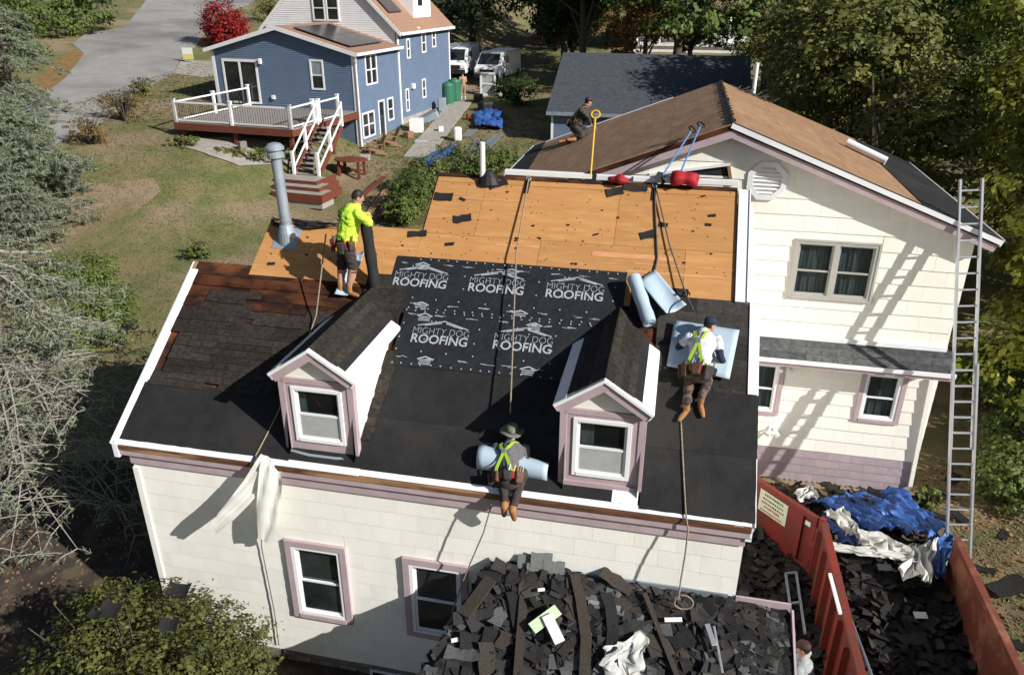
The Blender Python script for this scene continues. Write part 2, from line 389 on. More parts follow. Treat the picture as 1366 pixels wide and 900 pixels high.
def seethru(name, tint, a):
    m = bpy.data.materials.new(name); m.use_nodes = True; t = m.node_tree; b = t.nodes['Principled BSDF']
    b.inputs['Base Color'].default_value = (*tint, 1); b.inputs['Roughness'].default_value = .05
    tr = t.nodes.new('ShaderNodeBsdfTransparent'); tr.inputs[0].default_value = (.8, .84, .84, 1); ms = t.nodes.new('ShaderNodeMixShader'); ms.inputs[0].default_value = a
    t.links.new(b.outputs[0], ms.inputs[1]); t.links.new(tr.outputs[0], ms.inputs[2]); t.links.new(ms.outputs[0], t.nodes['Material Output'].inputs[0]); return m
M['clear'] = seethru('clear_glass', (.02, .025, .025), .75)
# ================================================================== main house walls
WIN = [(2.506, 3.558, .592, 2.199), (4.50, 5.552, .592, 2.199)]
CAS = .11
holes = [(a+CAS*.6, b-CAS*.6, c+CAS*.6, d-CAS*.6) for a, b, c, d in WIN]
fw_ = MB(); wall_holes(fw_, 0, W, -.30, 3.45, holes, .0)
front = fw_.build('front_wall', M['cream'], house)
siding(front, 'siding_shingle', M['cream'], 0, 0, W, -.30, 3.44, t=.006, gap=.0008, holes=[(a+.02, b-.02, c+.02, d-.02) for a, b, c, d in WIN], seed=3)
b = MB(); b.box(0, .15, .152, 7.4, -.3, 3.4); b.box(W-.15, W, .152, 6.6, -.3, 3.4); b.box(.151, W-.151, 7.25, 7.4, -.3, 3.4)
b.prism([(.001, .2, 3.4), (.001, 7.4, 3.4), (.001, 2.8, 5.6)], (.14, 0, 0)); b.prism([(W-.14, .2, 3.4), (W-.14, 6.6, 3.4), (W-.14, 4.6, 6.8), (W-.14, 2.8, 5.6)], (.139, 0, 0))
b.build('side_wall', M['cream'], house)
f = MB(); f.box(-.005, W, .03, .3, -.95, -.302); f.build('foundation', M['stone'], house)
stn = random.Random(5); x = .02
for zr_ in (-.86, -.62, -.42):                     # foundation stones
    x = .02
    while x < 5.3:
        wd = stn.uniform(.25, .55); h_ = .19 if zr_ < -.45 else .11
        s = MB(); s.box(x, min(x+wd, 5.5)-.015, .0, .05, zr_, zr_+h_+stn.uniform(-.02, .02)); s.build('foundation_stone', M['stone'], house, bev=.02); x += wd
hs = MB(); hs.box(3.75, 4.6, -.012, .028, -.80, -.42); o = hs.build('basement_window', M['vinyl'], house)
MB().box(3.80, 4.55, -.018, -.013, -.76, -.46).build('pane', M['glass'], o)
for i, (a, b_, c, d) in enumerate(WIN): window(house, a, b_, c, d, -.02, cas=CAS, proud=.045, split=.49)
# corner board, frieze, soffit, fascia
tr = MB(); tr.box(-.012, W+.01, -.045, -.001, 3.29, 3.44); tr.build('frieze_board', M['mauve'], house, bev=.004)
MB().box(-.21, W+.07, -.07, .0, 3.445, 3.462).build('soffit', M['mauve'], house)
MB().box(-.20, W+.06, -.098, -.072, 3.555, 3.64).build('fascia_board', M['wetwood'], house, bev=.004)
MB().box(-.19, W+.05, -.088, -.073, 3.462, 3.553).build('lower_fascia', M['mauve'], house)
MB().box(-.012, .09, -.03, .12, -.3, 3.2).build('corner_board', M['cream'], house)
# ================================================================== roof of the main house
def roofbox(b, a0, a1, b0, b1, h0, h1): b.obox(RP((a0+a1)/2, (b0+b1)/2, (h0+h1)/2), RX*(a1-a0)/2, RS*(b1-b0)/2, RN*(h1-h0)/2)
def rbox(name, a0, a1, b0, b1, h0, h1, m, parent, bev=0):
    b = MB(); roofbox(b, a0, a1, b0, b1, h0, h1); return b.build(name, m, parent, bev=bev)
rb = MB(); roofbox(rb, -.19, 9.55, 0.02, BL-.002, -.14, -.032); roofbox(rb, .92, 3.80, BL, BM_-.01, -.14, -.032); roofbox(rb, 3.8, 9.19, BL, BT-.01, -.14, -.032)
roof = rb.build('roof', M['oldply'], house)
def back(a0, a1, bt, n):
    p = RP(0, bt, -.02); q = npv((0, p[1]+(p[2]-3.4)/.9, 3.4))
    b = MB(); b.prism([(a0, p[1], p[2]), (a0, q[1], q[2]), (a0, q[1], q[2]-.12), (a0, p[1], p[2]-.14)], (a1-a0, 0, 0)); b.build('rear_slope', M['shing'], roof)
    b = MB(); b.prism([(a0+.02, p[1], p[2]-.15), (a0+.02, q[1]-.2, 3.4), (a0+.02, max(.3, p[1]-(p[2]-.15-3.4)/SA*CA+.4), 3.42)], (.1, 0, 0)); b.build('gable_wall', M['cream'], roof)
back(-.19, .92, BL, 0); back(.92, 3.8, BM_, 1); back(3.8, 9.19, BT, 2)
# plywood sheets
def plyrow(a0, a1, b0, b1, off, m=M['ply'], name='plywood_sheet', wd=2.44, h=.0, seed=1):
    R_ = random.Random(seed); a = a0-off
    while a < a1-.05:
        x0_, x1_ = max(a, a0)+.003, min(a+wd, a1)-.003
        if x1_-x0_ > .06: rbox(name, x0_, x1_, b0+.003, b1-.003, -.03, h+R_.uniform(-.002, .0015), m, roof)
        a += wd
plyrow(.89, 3.83, 3.32, BM_, .9, seed=2)
plyrow(3.83, 9.215, 3.32, 4.50, .3, seed=3); plyrow(3.83, 9.215, 4.50, 5.70, 1.5, seed=4); plyrow(3.83, 9.215, 5.70, BT, .7, seed=5)
M['redmark'] = mat('faded_red_chalk', (.50, .19, .10), (.58, .33, .14), 9, .8, stretch=(.4, 4, 4))
for (u0, v0, u1, v1, wd) in ((590, 262, 700, 270, .010), (790, 338, 900, 346, .05), (835, 361, 975, 372, .022), (660, 327, 720, 329, .02), (990, 470, 991, 471, .001), (600, 290, 690, 296, .006), (845, 352, 978, 360, .012), (520, 330, 565, 334, .01)):
    a0, b0 = rp(u0, v0); a1, b1 = rp(u1, v1)
    if a1-a0 > .1: rbox('chalk_mark', a0, a1, (b0+b1)/2-wd, (b0+b1)/2+wd, .003, .0045, M['redmark'], roof)
nm_ = MB(); R_ = random.Random(13)
for k in range(210):
    a = R_.uniform(3.9, 9.1) if k % 4 else R_.uniform(1, 3.8); b_ = R_.uniform(4.02, 5.8) if a > 3.85 else R_.uniform(3.6, 4.5)
    if k % 3 == 0: b_ = R_.choice((4.06, 4.46, 4.54, 5.1, 5.66)) if a > 3.85 else b_
    c = RP(a, b_, .004); r_ = R_.uniform(.006, .012) if k % 7 else R_.uniform(.015, .028); nm_.add([c+RX*r_*1.3*math.cos(q)+RS*r_*math.sin(q) for q in np.arange(6)*math.pi/3], [(0, 1, 2, 3, 4, 5)])
o = nm_.build('nail_marks', M['oldply'], roof, fix=False); o['kind'] = 'stuff'
# old brown boards at the left
R_ = random.Random(11); bb = 2.15
for k, hgt in enumerate((.20, .24, .20, .24, .22, .27)):
    a = -.17
    while a < 2.95:
        L_ = R_.choice((1.2, 1.6, 2.1)); a1 = min(a+L_, 3.0)
        if a1-a > .08: rbox('old_roof_board', a+.004, a1-.004, bb+.004, bb+hgt-.006, -.03, R_.uniform(-.006, .004), M['oldply'], roof)
        a = a1
    bb += hgt
# shingle strips with tabs
def strip(name, P0, ex, es, en, L, H, tabs, m, parent, t=.006, lift=.010, R_=rnd, miss=0):
    """one strip of asphalt shingle: a head piece and tabs with slots between"""
    b = MB(); P0, ex, es, en = map(npv, (P0, ex, es, en)); w_ = L/tabs; ex0 = H*.45
    def bx_(x0, x1, y0, y1, h0, h1):      # tilted: h0 at low end, h1 at high end
        vs = [P0+ex*x+es*y+en*h for (x, y, h) in ((x0, y0, h0), (x1, y0, h0), (x1, y1, h1), (x0, y1, h1), (x0, y0, h0+t), (x1, y0, h0+t), (x1, y1, h1+t), (x0, y1, h1+t))]
        b.add(vs, [(0, 3, 2, 1), (4, 5, 6, 7), (0, 1, 5, 4), (1, 2, 6, 5), (2, 3, 7, 6), (3, 0, 4, 7)])
    bx_(0, L, ex0, H, lift*.5, .001)
    for k in range(tabs):
        if R_.random() < miss: continue
        j = R_.uniform(-.008, .008); bx_(k*w_+.005, (k+1)*w_-.005, j, ex0+.002, lift+R_.uniform(-.002, .004), lift*.5)
    return b.build(name, m, parent)
R_ = random.Random(21); row = 0; bb = 1.02
while bb < 2.7:
    a = -.02+(.5 if row % 2 else 0)-R_.random()*.3
    while a < 2.7:
        L_ = 1.0; a1 = min(a+L_, 2.75); a0 = max(a, -.09+(.16 if 1.15 < bb < 1.9 else 0)+R_.random()*.05)
        lim = 2.25+.25*math.sin(a*2.9+.9)-.06*a+.40*R_.random()
        if a1-a0 > .25 and bb < lim: strip('shingle_strip', RP(a0, bb, .004), RX, RS, RN, a1-a0, .27, max(1, round((a1-a0)/.25)), M['shing_b'], roof, R_=R_, miss=.08+.25*max(0, bb-1.9), lift=.024)
        a += L_
    bb += .128; row += 1
# right patch of old shingles
R_ = random.Random(22); row = 0; bb = 1.86
while bb < 3.4:
    a = 8.05-(.4 if row % 2 else .1)
    while a < 9.46:
        a0, a1 = max(a, 8.06), min(a+1, 9.46)
        if a1-a0 > .15: strip('shingle_strip', RP(a0, bb, .004), RX, RS, RN, a1-a0, .27, max(1, round((a1-a0)/.33)), M['shing'], roof, R_=R_, lift=.006)
        a += 1
    bb += .13; row += 1
# felt sheets with a faint sag; wavy edges
def felt(name, a0, a1, b0, b1, h, m, parent=roof, amp=.003, seed=0, jag=.0, nx=24, ny=8, t=.003):
    R_ = random.Random(seed); ph = R_.random()*9; P = []
    for j in range(ny+1):
        row = []
        for i in range(nx+1):
            s_, t_ = i/nx, j/ny; bb = b0+(b1-b0)*t_; aa = a0+(a1-a0)*s_
            if j == 0: bb += jag*R_.uniform(-1, 1)
            if i in (0, nx): aa += jag*R_.uniform(-1, 1)
            hh = h+amp*(1+math.sin(aa*3.1+ph)*math.sin(bb*4.3+ph*.7))+R_.uniform(0, amp*.6)
            row.append(RP(aa, bb, hh))
        P.append(row)
    return MB().sheet(P, t, RN).build(name, m, parent, smooth=False)
felt('underlayment_sheet', -.13, 2.78, .03, 1.09, .012, M['felt'], seed=1, jag=.004)
felt('underlayment_sheet', 2.6, 8.03, .05, .98, .012, M['felt'], seed=2, jag=.003)
felt('underlayment_sheet', 3.92, 7.6, .90, 1.93, .018, M['felt'], seed=3, jag=.004)
felt('underlayment_sheet', 8.05, 9.60, .0, .99, .016, M['felt'], seed=4, jag=.004)
felt('underlayment_sheet', 8.05, 9.61, .93, 1.92, .024, M['felt'], seed=5, jag=.004)
rbox('underlayment_patch', 3.1, 3.94, 3.0, 3.55, .003, .009, M['felt'], roof)
rbox('underlayment_patch', 7.6, 8.5, 2.95, 3.72, .003, .009, M['felt'], roof)
# stub of old shingles between left dormer and printed sheets
R_ = random.Random(23); bb = .5
while bb < 3.35:
    x0_ = 3.70 if bb < 2.6 else 3.2
    strip('shingle_strip', RP(x0_+R_.uniform(0, .03), bb, .022), RX, RS, RN, (4.02 if bb < 1.9 else 3.86)-x0_-R_.uniform(0, .08), .27, 1, M['shing_b'], roof, R_=R_); bb += .13
pu = felt('printed_underlayment', 3.52, 7.50, 2.80, 3.95, .014, M['felt2'], seed=6, amp=.007, jag=.003, nx=60, ny=18)
pl_ = felt('printed_underlayment', 3.93, 7.5, 1.82, 2.92, .026, M['felt2'], seed=7, amp=.007, jag=.003, nx=60, ny=18)
# lettering: roofline, two lines of words
def text_mesh(name, body, size, a, b, h, m, parent, width=None, offset=0, outline=0, ang=0):
    cu = bpy.data.curves.new(name, 'FONT'); cu.body = body; cu.size = size; cu.align_x = 'CENTER'; cu.offset = offset; cu.fill_mode = 'FRONT' if not outline else 'FRONT'
    t = bpy.data.objects.new(name, cu); COL.objects.link(t); dg = bpy.context.evaluated_depsgraph_get()
    me = bpy.data.meshes.new_from_object(t.evaluated_get(dg)); bpy.data.objects.remove(t)
    me.materials.append(m); V = np.array([v.co[:] for v in me.vertices]); wd = V[:, 0].max()-V[:, 0].min()
    sx = (width/wd) if width else 1
    Mx = Matrix.Rotation(ang, 4, 'Z') @ Matrix.Diagonal((sx, 1, 1, 1))
    o = link(name, me, parent, Matrix(((RX[0], RS[0], RN[0], RP(a, b, h)[0]), (RX[1], RS[1], RN[1], RP(a, b, h)[1]), (RX[2], RS[2], RN[2], RP(a, b, h)[2]), (0, 0, 0, 1))) @ Mx)
    return o
def poly_on(b, pts, h): b.add([RP(x, y, h) for x, y in pts], [tuple(range(len(pts)))])
def line_on(b, p, q, wd, h):
    d = np.array(q)-np.array(p); d = d/np.linalg.norm(d); n = np.array([-d[1], d[0]])*wd/2
    poly_on(b, [np.array(p)-n, np.array(q)-n, np.array(q)+n, np.array(p)+n], h)
def logo(parent, u, v, hh, cut=None):
    a, b_ = rp(u, v)
    text_mesh('lettering', 'ROOFING', .225, a, b_-.165, hh, M['print'], parent, .94, .004)
    text_mesh('lettering', 'MIGHTY DOG', .18, a, b_+.0, hh, M['print'], parent, .94, -.004)
    g = MB()
    for p, q in (((-.42, .15), (-.10, .235)), ((-.10, .235), (.02, .265)), ((.02, .265), (.12, .235)), ((.12, .235), (.44, .14)), ((-.30, .16), (-.02, .225)), ((.05, .225), (.34, .15)), ((-.2, .235), (-.2, .26)), ((-.13, .26), (-.13, .24))):
        line_on(g, (a+p[0], b_+p[1]), (a+q[0], b_+q[1]), .018, hh)
    g.build('roofline_mark', M['print'], parent, fix=False)
for (u, v) in ((663, 381), (767, 389)): logo(pu, u, v, .034)
logo(pu, 562, 373, .034)
for (u, v) in ((588, 449), (698, 458)): logo(pl_, u, v, .046)
def edge_print(parent, a0, a1, b_, hh, seed):
    R_ = random.Random(seed); g = MB(); a = a0
    while a < a1-.1:
        L_ = R_.uniform(.12, .42); L_ = min(L_, a1-a-.02)
        for k in range(3):
            x0_ = a+R_.uniform(0, L_*.5); line_on(g, (x0_, b_+R_.uniform(-.022, .022)), (min(a+L_, x0_+R_.uniform(.04, .2)), b_+R_.uniform(-.012, .012)), R_.uniform(.004, .012), hh+k*.0003)
        a += L_+R_.uniform(.03, .25)
    o = g.build('edge_print', M['print'], parent, fix=False); o['kind'] = 'stuff'
    a = a0+R_.uniform(.2, .5)
    while a < a1-.2:                                   # small house badges
        g = MB()
        for i in range(3): line_on(g, (a-.1, b_-.10+i*.035), (a+.1, b_-.10+i*.035), .016, hh)
        line_on(g, (a-.13, b_-.02), (a, b_+.035), .022, hh+.0003); line_on(g, (a, b_+.035), (a+.13, b_-.02), .022, hh+.0006); a += R_.uniform(1.5, 1.9)
        g.build('badge_print', M['print'], parent, fix=False)
edge_print(pu, 3.6, 7.4, 3.80, .034, 1); edge_print(pu, 3.95, 7.4, 3.00, .034, 2)
edge_print(pl_, 4.0, 7.4, 2.78, .046, 3); edge_print(pl_, 4.0, 6.7, 1.98, .046, 4)
cn = MB(); R_ = random.Random(31)
for rowb, hh in ((3.90, .034), (3.35, .034), (2.90, .046), (2.85, .046), (2.33, .046), (1.86, .046), (3.62, .034), (3.1, .034), (2.6, .046), (2.1, .046)):
    a = 3.98
    dense = rowb in (3.90, 2.90, 1.86, 2.85)
    while a < 7.4:
        aa, bb = a+R_.uniform(-.025, .025), rowb+R_.uniform(-.008, .008)
        c = RP(aa, bb, hh); cn.add([c+RX*.014*math.cos(q)+RS*.014*math.sin(q)+RN*.004 for q in np.arange(6)*math.pi/3], [(0, 1, 2, 3, 4, 5)]); a += .16 if dense else .42
o = cn.build('cap_nails', M['print'], pl_, fix=False); o['kind'] = 'stuff'
# rake and eave trims
def trim(name, a0, a1, b0, b1, h0, h1, m=M['white_al'], bev=.004): return rbox(name, a0, a1, b0, b1, h0, h1, m, roof, bev)
trim('rake_trim', -.24, -.10, 1.05, 3.33, -.028, .030); trim('rake_trim', -.24, -.14, -.02, 1.05, -.02, .022)
trim('rake_face', -.262, -.242, -.06, 3.50, -.22, .02)
trim('old_rake_board', -.24, -.18, 3.335, 3.51, -.03, .01, M['brownply'])
trim('rake_trim', 9.455, 9.59, 1.93, 3.50, -.026, .034); trim('rake_face', 9.592, 9.61, -.05, 3.50, -.2, .018)
trim('drip_edge', -.2, 3.92, -.06, .16, -.026, .010); trim('drip_edge', 3.92, 9.56, -.05, .045, -.026, .010)
trim('drip_edge_patch', 7.66, 8.02, .04, .24, .018, .024)
trim('step_flashing', 9.225, 9.40, 3.53, 5.84, -.10, .05); trim('flashing_return', 9.40, 9.42, 3.53, 5.84, -.2, .07)
b = MB(); b.prism([(9.24, .9, 3.9), (9.24, 2.9, 5.3), (9.24, 4.75, 6.85), (9.24, 6.6, 5.6), (9.24, 6.6, 3.4), (9.24, .9, 3.4)], (.02, 0, 0)); b.build('gable_side', M['cream'], house)
MB().box(9.50, 9.585, -.07, .02, 3.40, 3.66).build('fascia_return', M['white_al'], house)
MB().box(-.225, -.14, -.11, .05, 3.42, 3.66).build('fascia_return', M['white_al'], house)
# ridge boards and white planks lying along the ridge
rbox('ridge_strip', 3.83, 9.2, BT-.05, BT+.03, .003, .02, M['oldply'], roof)
# ================================================================== dormers
def dormer(xc, left):
    yd = .145; hw = .539; zb = 3.72; ze = 5.15; za = 5.46; mt = M['mauve']
    p = MB()
    # face with window hole
    wx0, wx1, wz0, wz1 = xc-.40, xc+.40, 4.00, 4.93
    rs = rect_minus([(xc-hw, xc+hw, zb, 5.06)], (wx0+.03, wx1-.03, wz0+.03, wz1-.03))
    for r in rs: p.box(r[0], r[1], yd, yd+.06, r[2], r[3])
    d = p.build('dormer', mt, house, bev=.004)
    pd = MB(); pd.prism([(xc-hw+.02, yd+.02, 5.065), (xc+hw-.02, yd+.02, 5.065), (xc, yd+.02, 5.44)], (0, .04, 0)); pd.prism([(xc-.3, yd+.021, 5.3), (xc+.3, yd+.021, 5.3), (xc, yd+.021, 5.545)], (0, .035, 0)); pd.build('pediment', M['cream'], d)
    MB().box(xc-hw, xc+hw, yd-.012, yd+.004, 4.98, 5.062).build('head_board', mt, d)
    # cheek walls follow the roof slope
    for s_ in (-1, 1):
        x_ = xc+s_*hw-(.03 if s_ > 0 else 0); yb = lambda z: (z-3.694)/(SA/CA)-.051
        q = MB(); q.prism([(x_, yd+.062, zb), (x_, yd+.062, 5.10), (x_, yb(5.10), 5.10), (x_, yb(zb)+.05, zb)], (.03, 0, 0))
        ck = q.build('cheek_wall', M['cream'], d)
        z = 3.95; k = 0
        while z < 5.05:                                   # shingle courses on the cheek
            z1 = min(z+.24, 5.09); y0 = yd+.07; y1 = yb(z)-.01
            a = y0
            while a < y1-.05:
                e_ = min(a+.5-(.25 if (k % 2 and a == y0) else 0), y1); xo = xc+s_*hw
                yt = min(e_, yb(z1))
                t = MB(); t.add([(xo, a, z), (xo, e_, z), (xo, max(yt, a+.01), z1), (xo, a, z1), (xo+s_*.014, a+.002, z), (xo+s_*.014, e_-.002, z), (xo+s_*.003, max(yt, a+.01), z1), (xo+s_*.003, a+.002, z1)], [(0, 1, 2, 3), (4, 5, 6, 7), (0, 1, 5, 4), (1, 2, 6, 5), (2, 3, 7, 6), (3, 0, 4, 7)])
                t.build('cheek_shingle', M['cream'], d); a = e_
            z += .24; k += 1
        MB().box(xc+s_*hw-.05, xc+s_*hw+.05, yd-.012, yd+.10, zb, 5.06).build('corner_board', mt, d, bev=.004)
    # roof planes
    yo = yd-.09; yr_ = (za+.13-3.694)/(SA/CA)-.051
    ow = hw+.10; zs = 5.16; zr2 = 5.59
    for s_ in (-1, 1):
        dx = s_*ow; nrm = np.array([s_*(zr2-zs), 0, ow]); nrm = nrm/np.linalg.norm(nrm); es = np.array([-s_*ow, 0, zr2-zs]); L_ = np.linalg.norm(es); es = es/L_
        P = lambda t, y, h=0: npv((xc+dx, y, zs))+es*t+nrm*h
        ybk = lambda t: (zs+(zr2-zs)*t/L_-3.694)/(SA/CA)-.051+.02
        q = MB(); q.prism([P(0, yo), P(L_, yo), P(L_, ybk(L_)), P(0, ybk(0))], -nrm*.05); q.build('dormer_roof', M['oldply'], d)
        # white side flashing strip along the eave, dark underlayment beside it, rest shingles
        q = MB(); q.prism([P(-.03, yo-.02, .006), P(.17, yo-.02, .006), P(.17, ybk(.0)-.05, .006), P(-.03, ybk(0)-.05, .006)], nrm*.012); q.build('white_eave_trim', M['white_al'], d)
        q = MB(); q.prism([P(-.025, yo-.02, -.005), P(-.025, ybk(0)-.1, -.005), P(-.025, ybk(0)-.1, -.11), P(-.025, yo-.02, -.11)], (s_*.02, 0, 0)); q.build('eave_fascia', M['white_al'] if s_ > 0 else mt, d)
        q = MB(); q.prism([P(.17, yo+.06, .004), P(.34 if s_ > 0 else .30, yo+.06, .004), P(.34 if s_ > 0 else .30, ybk(.1), .004), P(.17, ybk(.1), .004)], nrm*.006); q.build('underlayment_strip', M['felt'], d)
        R_ = random.Random(int(xc*10)+s_); t_ = .30; row = 0
        while t_ < L_-.06:
            y_ = yo+.04-(.5 if row % 2 else 0)
            while y_ < ybk(t_)-.1:
                y0, y1 = max(y_, yo+.04), min(y_+1.0, ybk(t_)-.02)
                if y1-y0 > .15: strip('shingle_strip', P(t_, y0, .008) if s_ < 0 else P(t_, y0, .008), (0, 1, 0), es, nrm, y1-y0, min(.2, L_-t_+.02), max(1, round((y1-y0)/.3)), M['shing_b'], d, R_=R_, lift=.009)
                y_ += 1.0
            t_ += .115; row += 1
        # rake board and white cap
        yq = yo-.005+.003*s_; q = MB(); q.prism([P(-.02, yq, -.012), P(L_, yq, -.012), P(L_, yq, -.15), P(-.02, yq, -.15)], (0, .05, 0)); q.build('rake_board', mt, d)
        yq = yo-.03+.003*s_; q = MB(); q.prism([P(-.035, yq, .012), P(L_+.002, yq, .012), P(L_+.002, yq, -.03), P(-.035, yq, -.03)], (0, .10, 0)); q.build('rake_cap', M['white_al'], d)
        R2 = random.Random(5); y_ = yo+.1
    # ridge caps
    y_ = yo+.05; k = 0
    while y_ < yr_-.15:
        q = MB(); w2 = .12; z_ = zr2+.016+.008*(k % 2)*0
        q.add([(xc-w2, y_, z_-.075), (xc, y_, z_+.012), (xc+w2, y_, z_-.075), (xc-w2, y_+.3, z_-.087), (xc, y_+.3, z_), (xc+w2, y_+.3, z_-.087), (xc-w2, y_, z_-.083), (xc, y_, z_+.002), (xc+w2, y_, z_-.083), (xc-w2, y_+.3, z_-.095), (xc, y_+.3, z_-.01), (xc+w2, y_+.3, z_-.095)],
              [(0, 1, 4, 3), (1, 2, 5, 4), (6, 9, 10, 7), (7, 10, 11, 8), (0, 6, 7, 1), (1, 7, 8, 2), (3, 4, 10, 9), (4, 5, 11, 10), (0, 3, 9, 6), (2, 8, 11, 5)])
        q.build('ridge_cap', M['shing_b'], d); y_ += .27; k += 1
    # window inside the dormer face
    wn = MB(); c_ = .0
    fr = MB(); ft = .06; yy = yd-.02
    fr.box(wx0, wx0+ft, yy, yd+.05, wz0, wz1); fr.box(wx1-ft, wx1, yy, yd+.05, wz0, wz1); fr.box(wx0+ft, wx1-ft, yy, yd+.05, wz1-ft, wz1); fr.box(wx0+ft, wx1-ft, yy-.006, yd+.05, wz0, wz0+ft)
    fr.build('window_frame', M['vinyl'], d, bev=.004)
    zm = wz0+(wz1-wz0)*.50
    for nm, q0, q1, y0, gm in (('lower_sash', wz0+ft, zm+.02, yd, 'screen'), ('upper_sash', zm-.02, wz1-ft, yd+.024, 'clear')):
        q = MB(); st = .035; a, e = wx0+ft, wx1-ft
        q.box(a, a+st, y0, y0+.022, q0, q1); q.box(e-st, e, y0, y0+.022, q0, q1); q.box(a+st, e-st, y0, y0+.022, q0, q0+st); q.box(a+st, e-st, y0, y0+.022, q1-st, q1)
        q.build(nm, M['vinyl'], d); MB().box(a+st, e-st, y0+.008, y0+.013, q0+st, q1-st).build('pane', M[gm], d)
    if left:   # red decoration seen behind the glass
        t = MB(); 
        for k in range(14):
            a0 = 2*math.pi*k/14; a1 = 2*math.pi*(k+1)/14
            t.bar((xc+.07+.15*math.cos(a0), yd+.13, 4.66+.13*math.sin(a0)), (xc+.07+.15*math.cos(a1), yd+.13, 4.66+.13*math.sin(a1)), .03, .03)
        t.build('red_wreath', mat('dull_red_cloth', (.09, .012, .012), None), d)
        MB().box(xc-.36, xc-.24, yd+.12, yd+.13, 4.42, 4.75).build('pale_curtain', M['curtain'], d)
    else:
        MB().box(xc-.33, xc-.12, yd+.12, yd+.14, 4.45, 4.86).build('pale_cabinet', M['curtain'], d)
    MB().box(wx0+.06, wx1-.06, yd+.25, yd+.6, wz0+.04, wz1-.04).build('room_interior', M['room'], d)
    bs = MB(); 
    if left: bs.tube([(xc-hw, yd-.02, 3.80), (xc-.2, yd-.06, 3.78), (xc+.25, yd-.06, 3.78), (xc+hw, yd-.02, 3.79)], .035, 6); bs.build('sill_flashing', M['galv'], d)
    else: bs.box(xc-hw, xc+hw, yd-.03, yd, 3.80, 3.90); bs.build('sill_board', M['mauve'], d)
    return d
dormer(3.271, True); dormer(7.465, False)
# ================================================================== rear wing with the tall gable
YA = 6.629; XA = 13.812; XP = 9.101; ZP = 7.934; MA = .3813; XR = 14.163; XL = XP-(XR-XP); Y0, Y1 = YA-.276, 13.45
wing = thing('gabled_wing', 'tall cream shingled wing with octagonal vent, curtained double window and half-stripped gable roof', 'house', (11.5, 9, .1))
WW = [(10.578, 12.202, 4.481, 5.73), (12.335, 13.249, 1.772, 3.033), (9.90, 10.80, 1.70, 3.033)]
wh = [(a+.03, b-.03, c+.03, d-.03) for a, b, c, d in WW]
zr = lambda x: ZP-.10-MA*abs(x-XP)
b = MB(); wall_holes(b, XL+.36, XA, -.15, 5.7, wh, YA)
b.prism([(XL+.36, YA+.002, 5.70), (XA, YA+.002, 5.70), (XA, YA+.002, zr(XA)-.05), (XP, YA+.002, ZP-.15), (XL+.36, YA+.002, zr(XL+.36)-.05)], (0, .14, 0))
gw = b.build('gable_wall', M['cream2'], wing)
sk_ = math.sqrt(1+MA*MA)
hl = [(MA, 1, ZP-.16+MA*XP), (-MA, 1, ZP-.16-MA*XP)]
siding(gw, 'siding_shingle', M['cream2'], YA, 6.7, XA, 3.64, ZP, holes=[(a+.01, b_-.01, c+.01, d-.01) for a, b_, c, d in WW[:1]]+[(6.0, 9.25, 3.0, 6.1)], halfs=hl, seed=5, ch=.32, sw=.62, t=.018)
siding(gw, 'siding_shingle', M['cream2'], YA, 9.3, XA, .90, 3.30, holes=[(a+.01, b_-.01, c+.01, d-.01) for a, b_, c, d in WW[1:]], seed=6, ch=.30, sw=.62, t=.018)
siding(gw, 'mauve_shingle', M['mauve_s'], YA-.006, 9.3, XA, .10, .90, seed=8, ch=.2, sw=.5)
b = MB(); x = 9.4
while x < 13.7: b.box(x, x+.07, YA-.03, YA, .06, .10); x += .12
o = b.build('dentil_edge', M['concrete'], wing); o['kind'] = 'stuff'
MB().box(9.3, XA-.02, YA-.012, YA+.3, -.4, .055).build('foundation', M['concrete'], wing)
b = MB(); b.box(XA-.14, XA-.002, YA+.152, Y1-.1, -.3, 5.9); b.box(XL+.36, XL+.5, YA+.152, Y1-.1, -.3, 5.9); b.prism([(XL+.36, Y1-.12, -.3), (XA, Y1-.12, -.3), (XA, Y1-.12, 5.85), (XP, Y1-.12, ZP-.12), (XL+.36, Y1-.12, 5.85)], (0, .1, 0)); b.build('rear_wall', M['cream2'], wing)
M['greyframe'] = mat('grey_window_frame', (.44, .43, .40), (.38, .37, .34), 3, .5)
window(wing, *WW[0], YA-.012, cas=.045, cm=M['greyframe'], fm=M['greyframe'], nx=2, split=.47, lower='clear', upper='clear', curtain=True)
window(wing, *WW[1], YA-.012, cas=.10, split=.47, lower='clear', upper='clear', curtain=True)
window(wing, *WW[2], YA-.012, cas=.10, split=.47, lower='clear', upper='clear', curtain=True)
# pent roof between the storeys
pz = lambda y: 3.60-(YA-y)*.62
b = MB(); b.prism([(9.3, YA-.03, pz(YA-.03)), (9.3, YA-.50, pz(YA-.5)), (9.3, YA-.50, pz(YA-.5)-.05), (9.3, YA-.03, pz(YA)-.08)], (XA+.10-9.3, 0, 0)); pr = b.build('pent_roof', M['shing_g'], wing)
R_ = random.Random(4)
for k in range(3):
    yb = YA-.50+k*.155; x = 9.3-.3*k
    nn = npv((0, -.62, 1)); nn /= np.linalg.norm(nn); es = npv((0, 1, .62)); es /= np.linalg.norm(es)
    while x < XA+.1:
        x0_, x1_ = max(x, 9.3), min(x+.9, XA+.1)
        if x1_-x0_ > .1: strip('shingle_strip', (x0_, yb, pz(yb)+.002), RX, es, nn, x1_-x0_, .19, max(1, round((x1_-x0_)/.3)), M['shing_g'], pr, R_=R_, lift=.007)
        x += .9
MB().box(9.3, XA-.01, YA-.07, YA-.002, 3.575, 3.67).build('white_flashing', M['white_al'], wing)
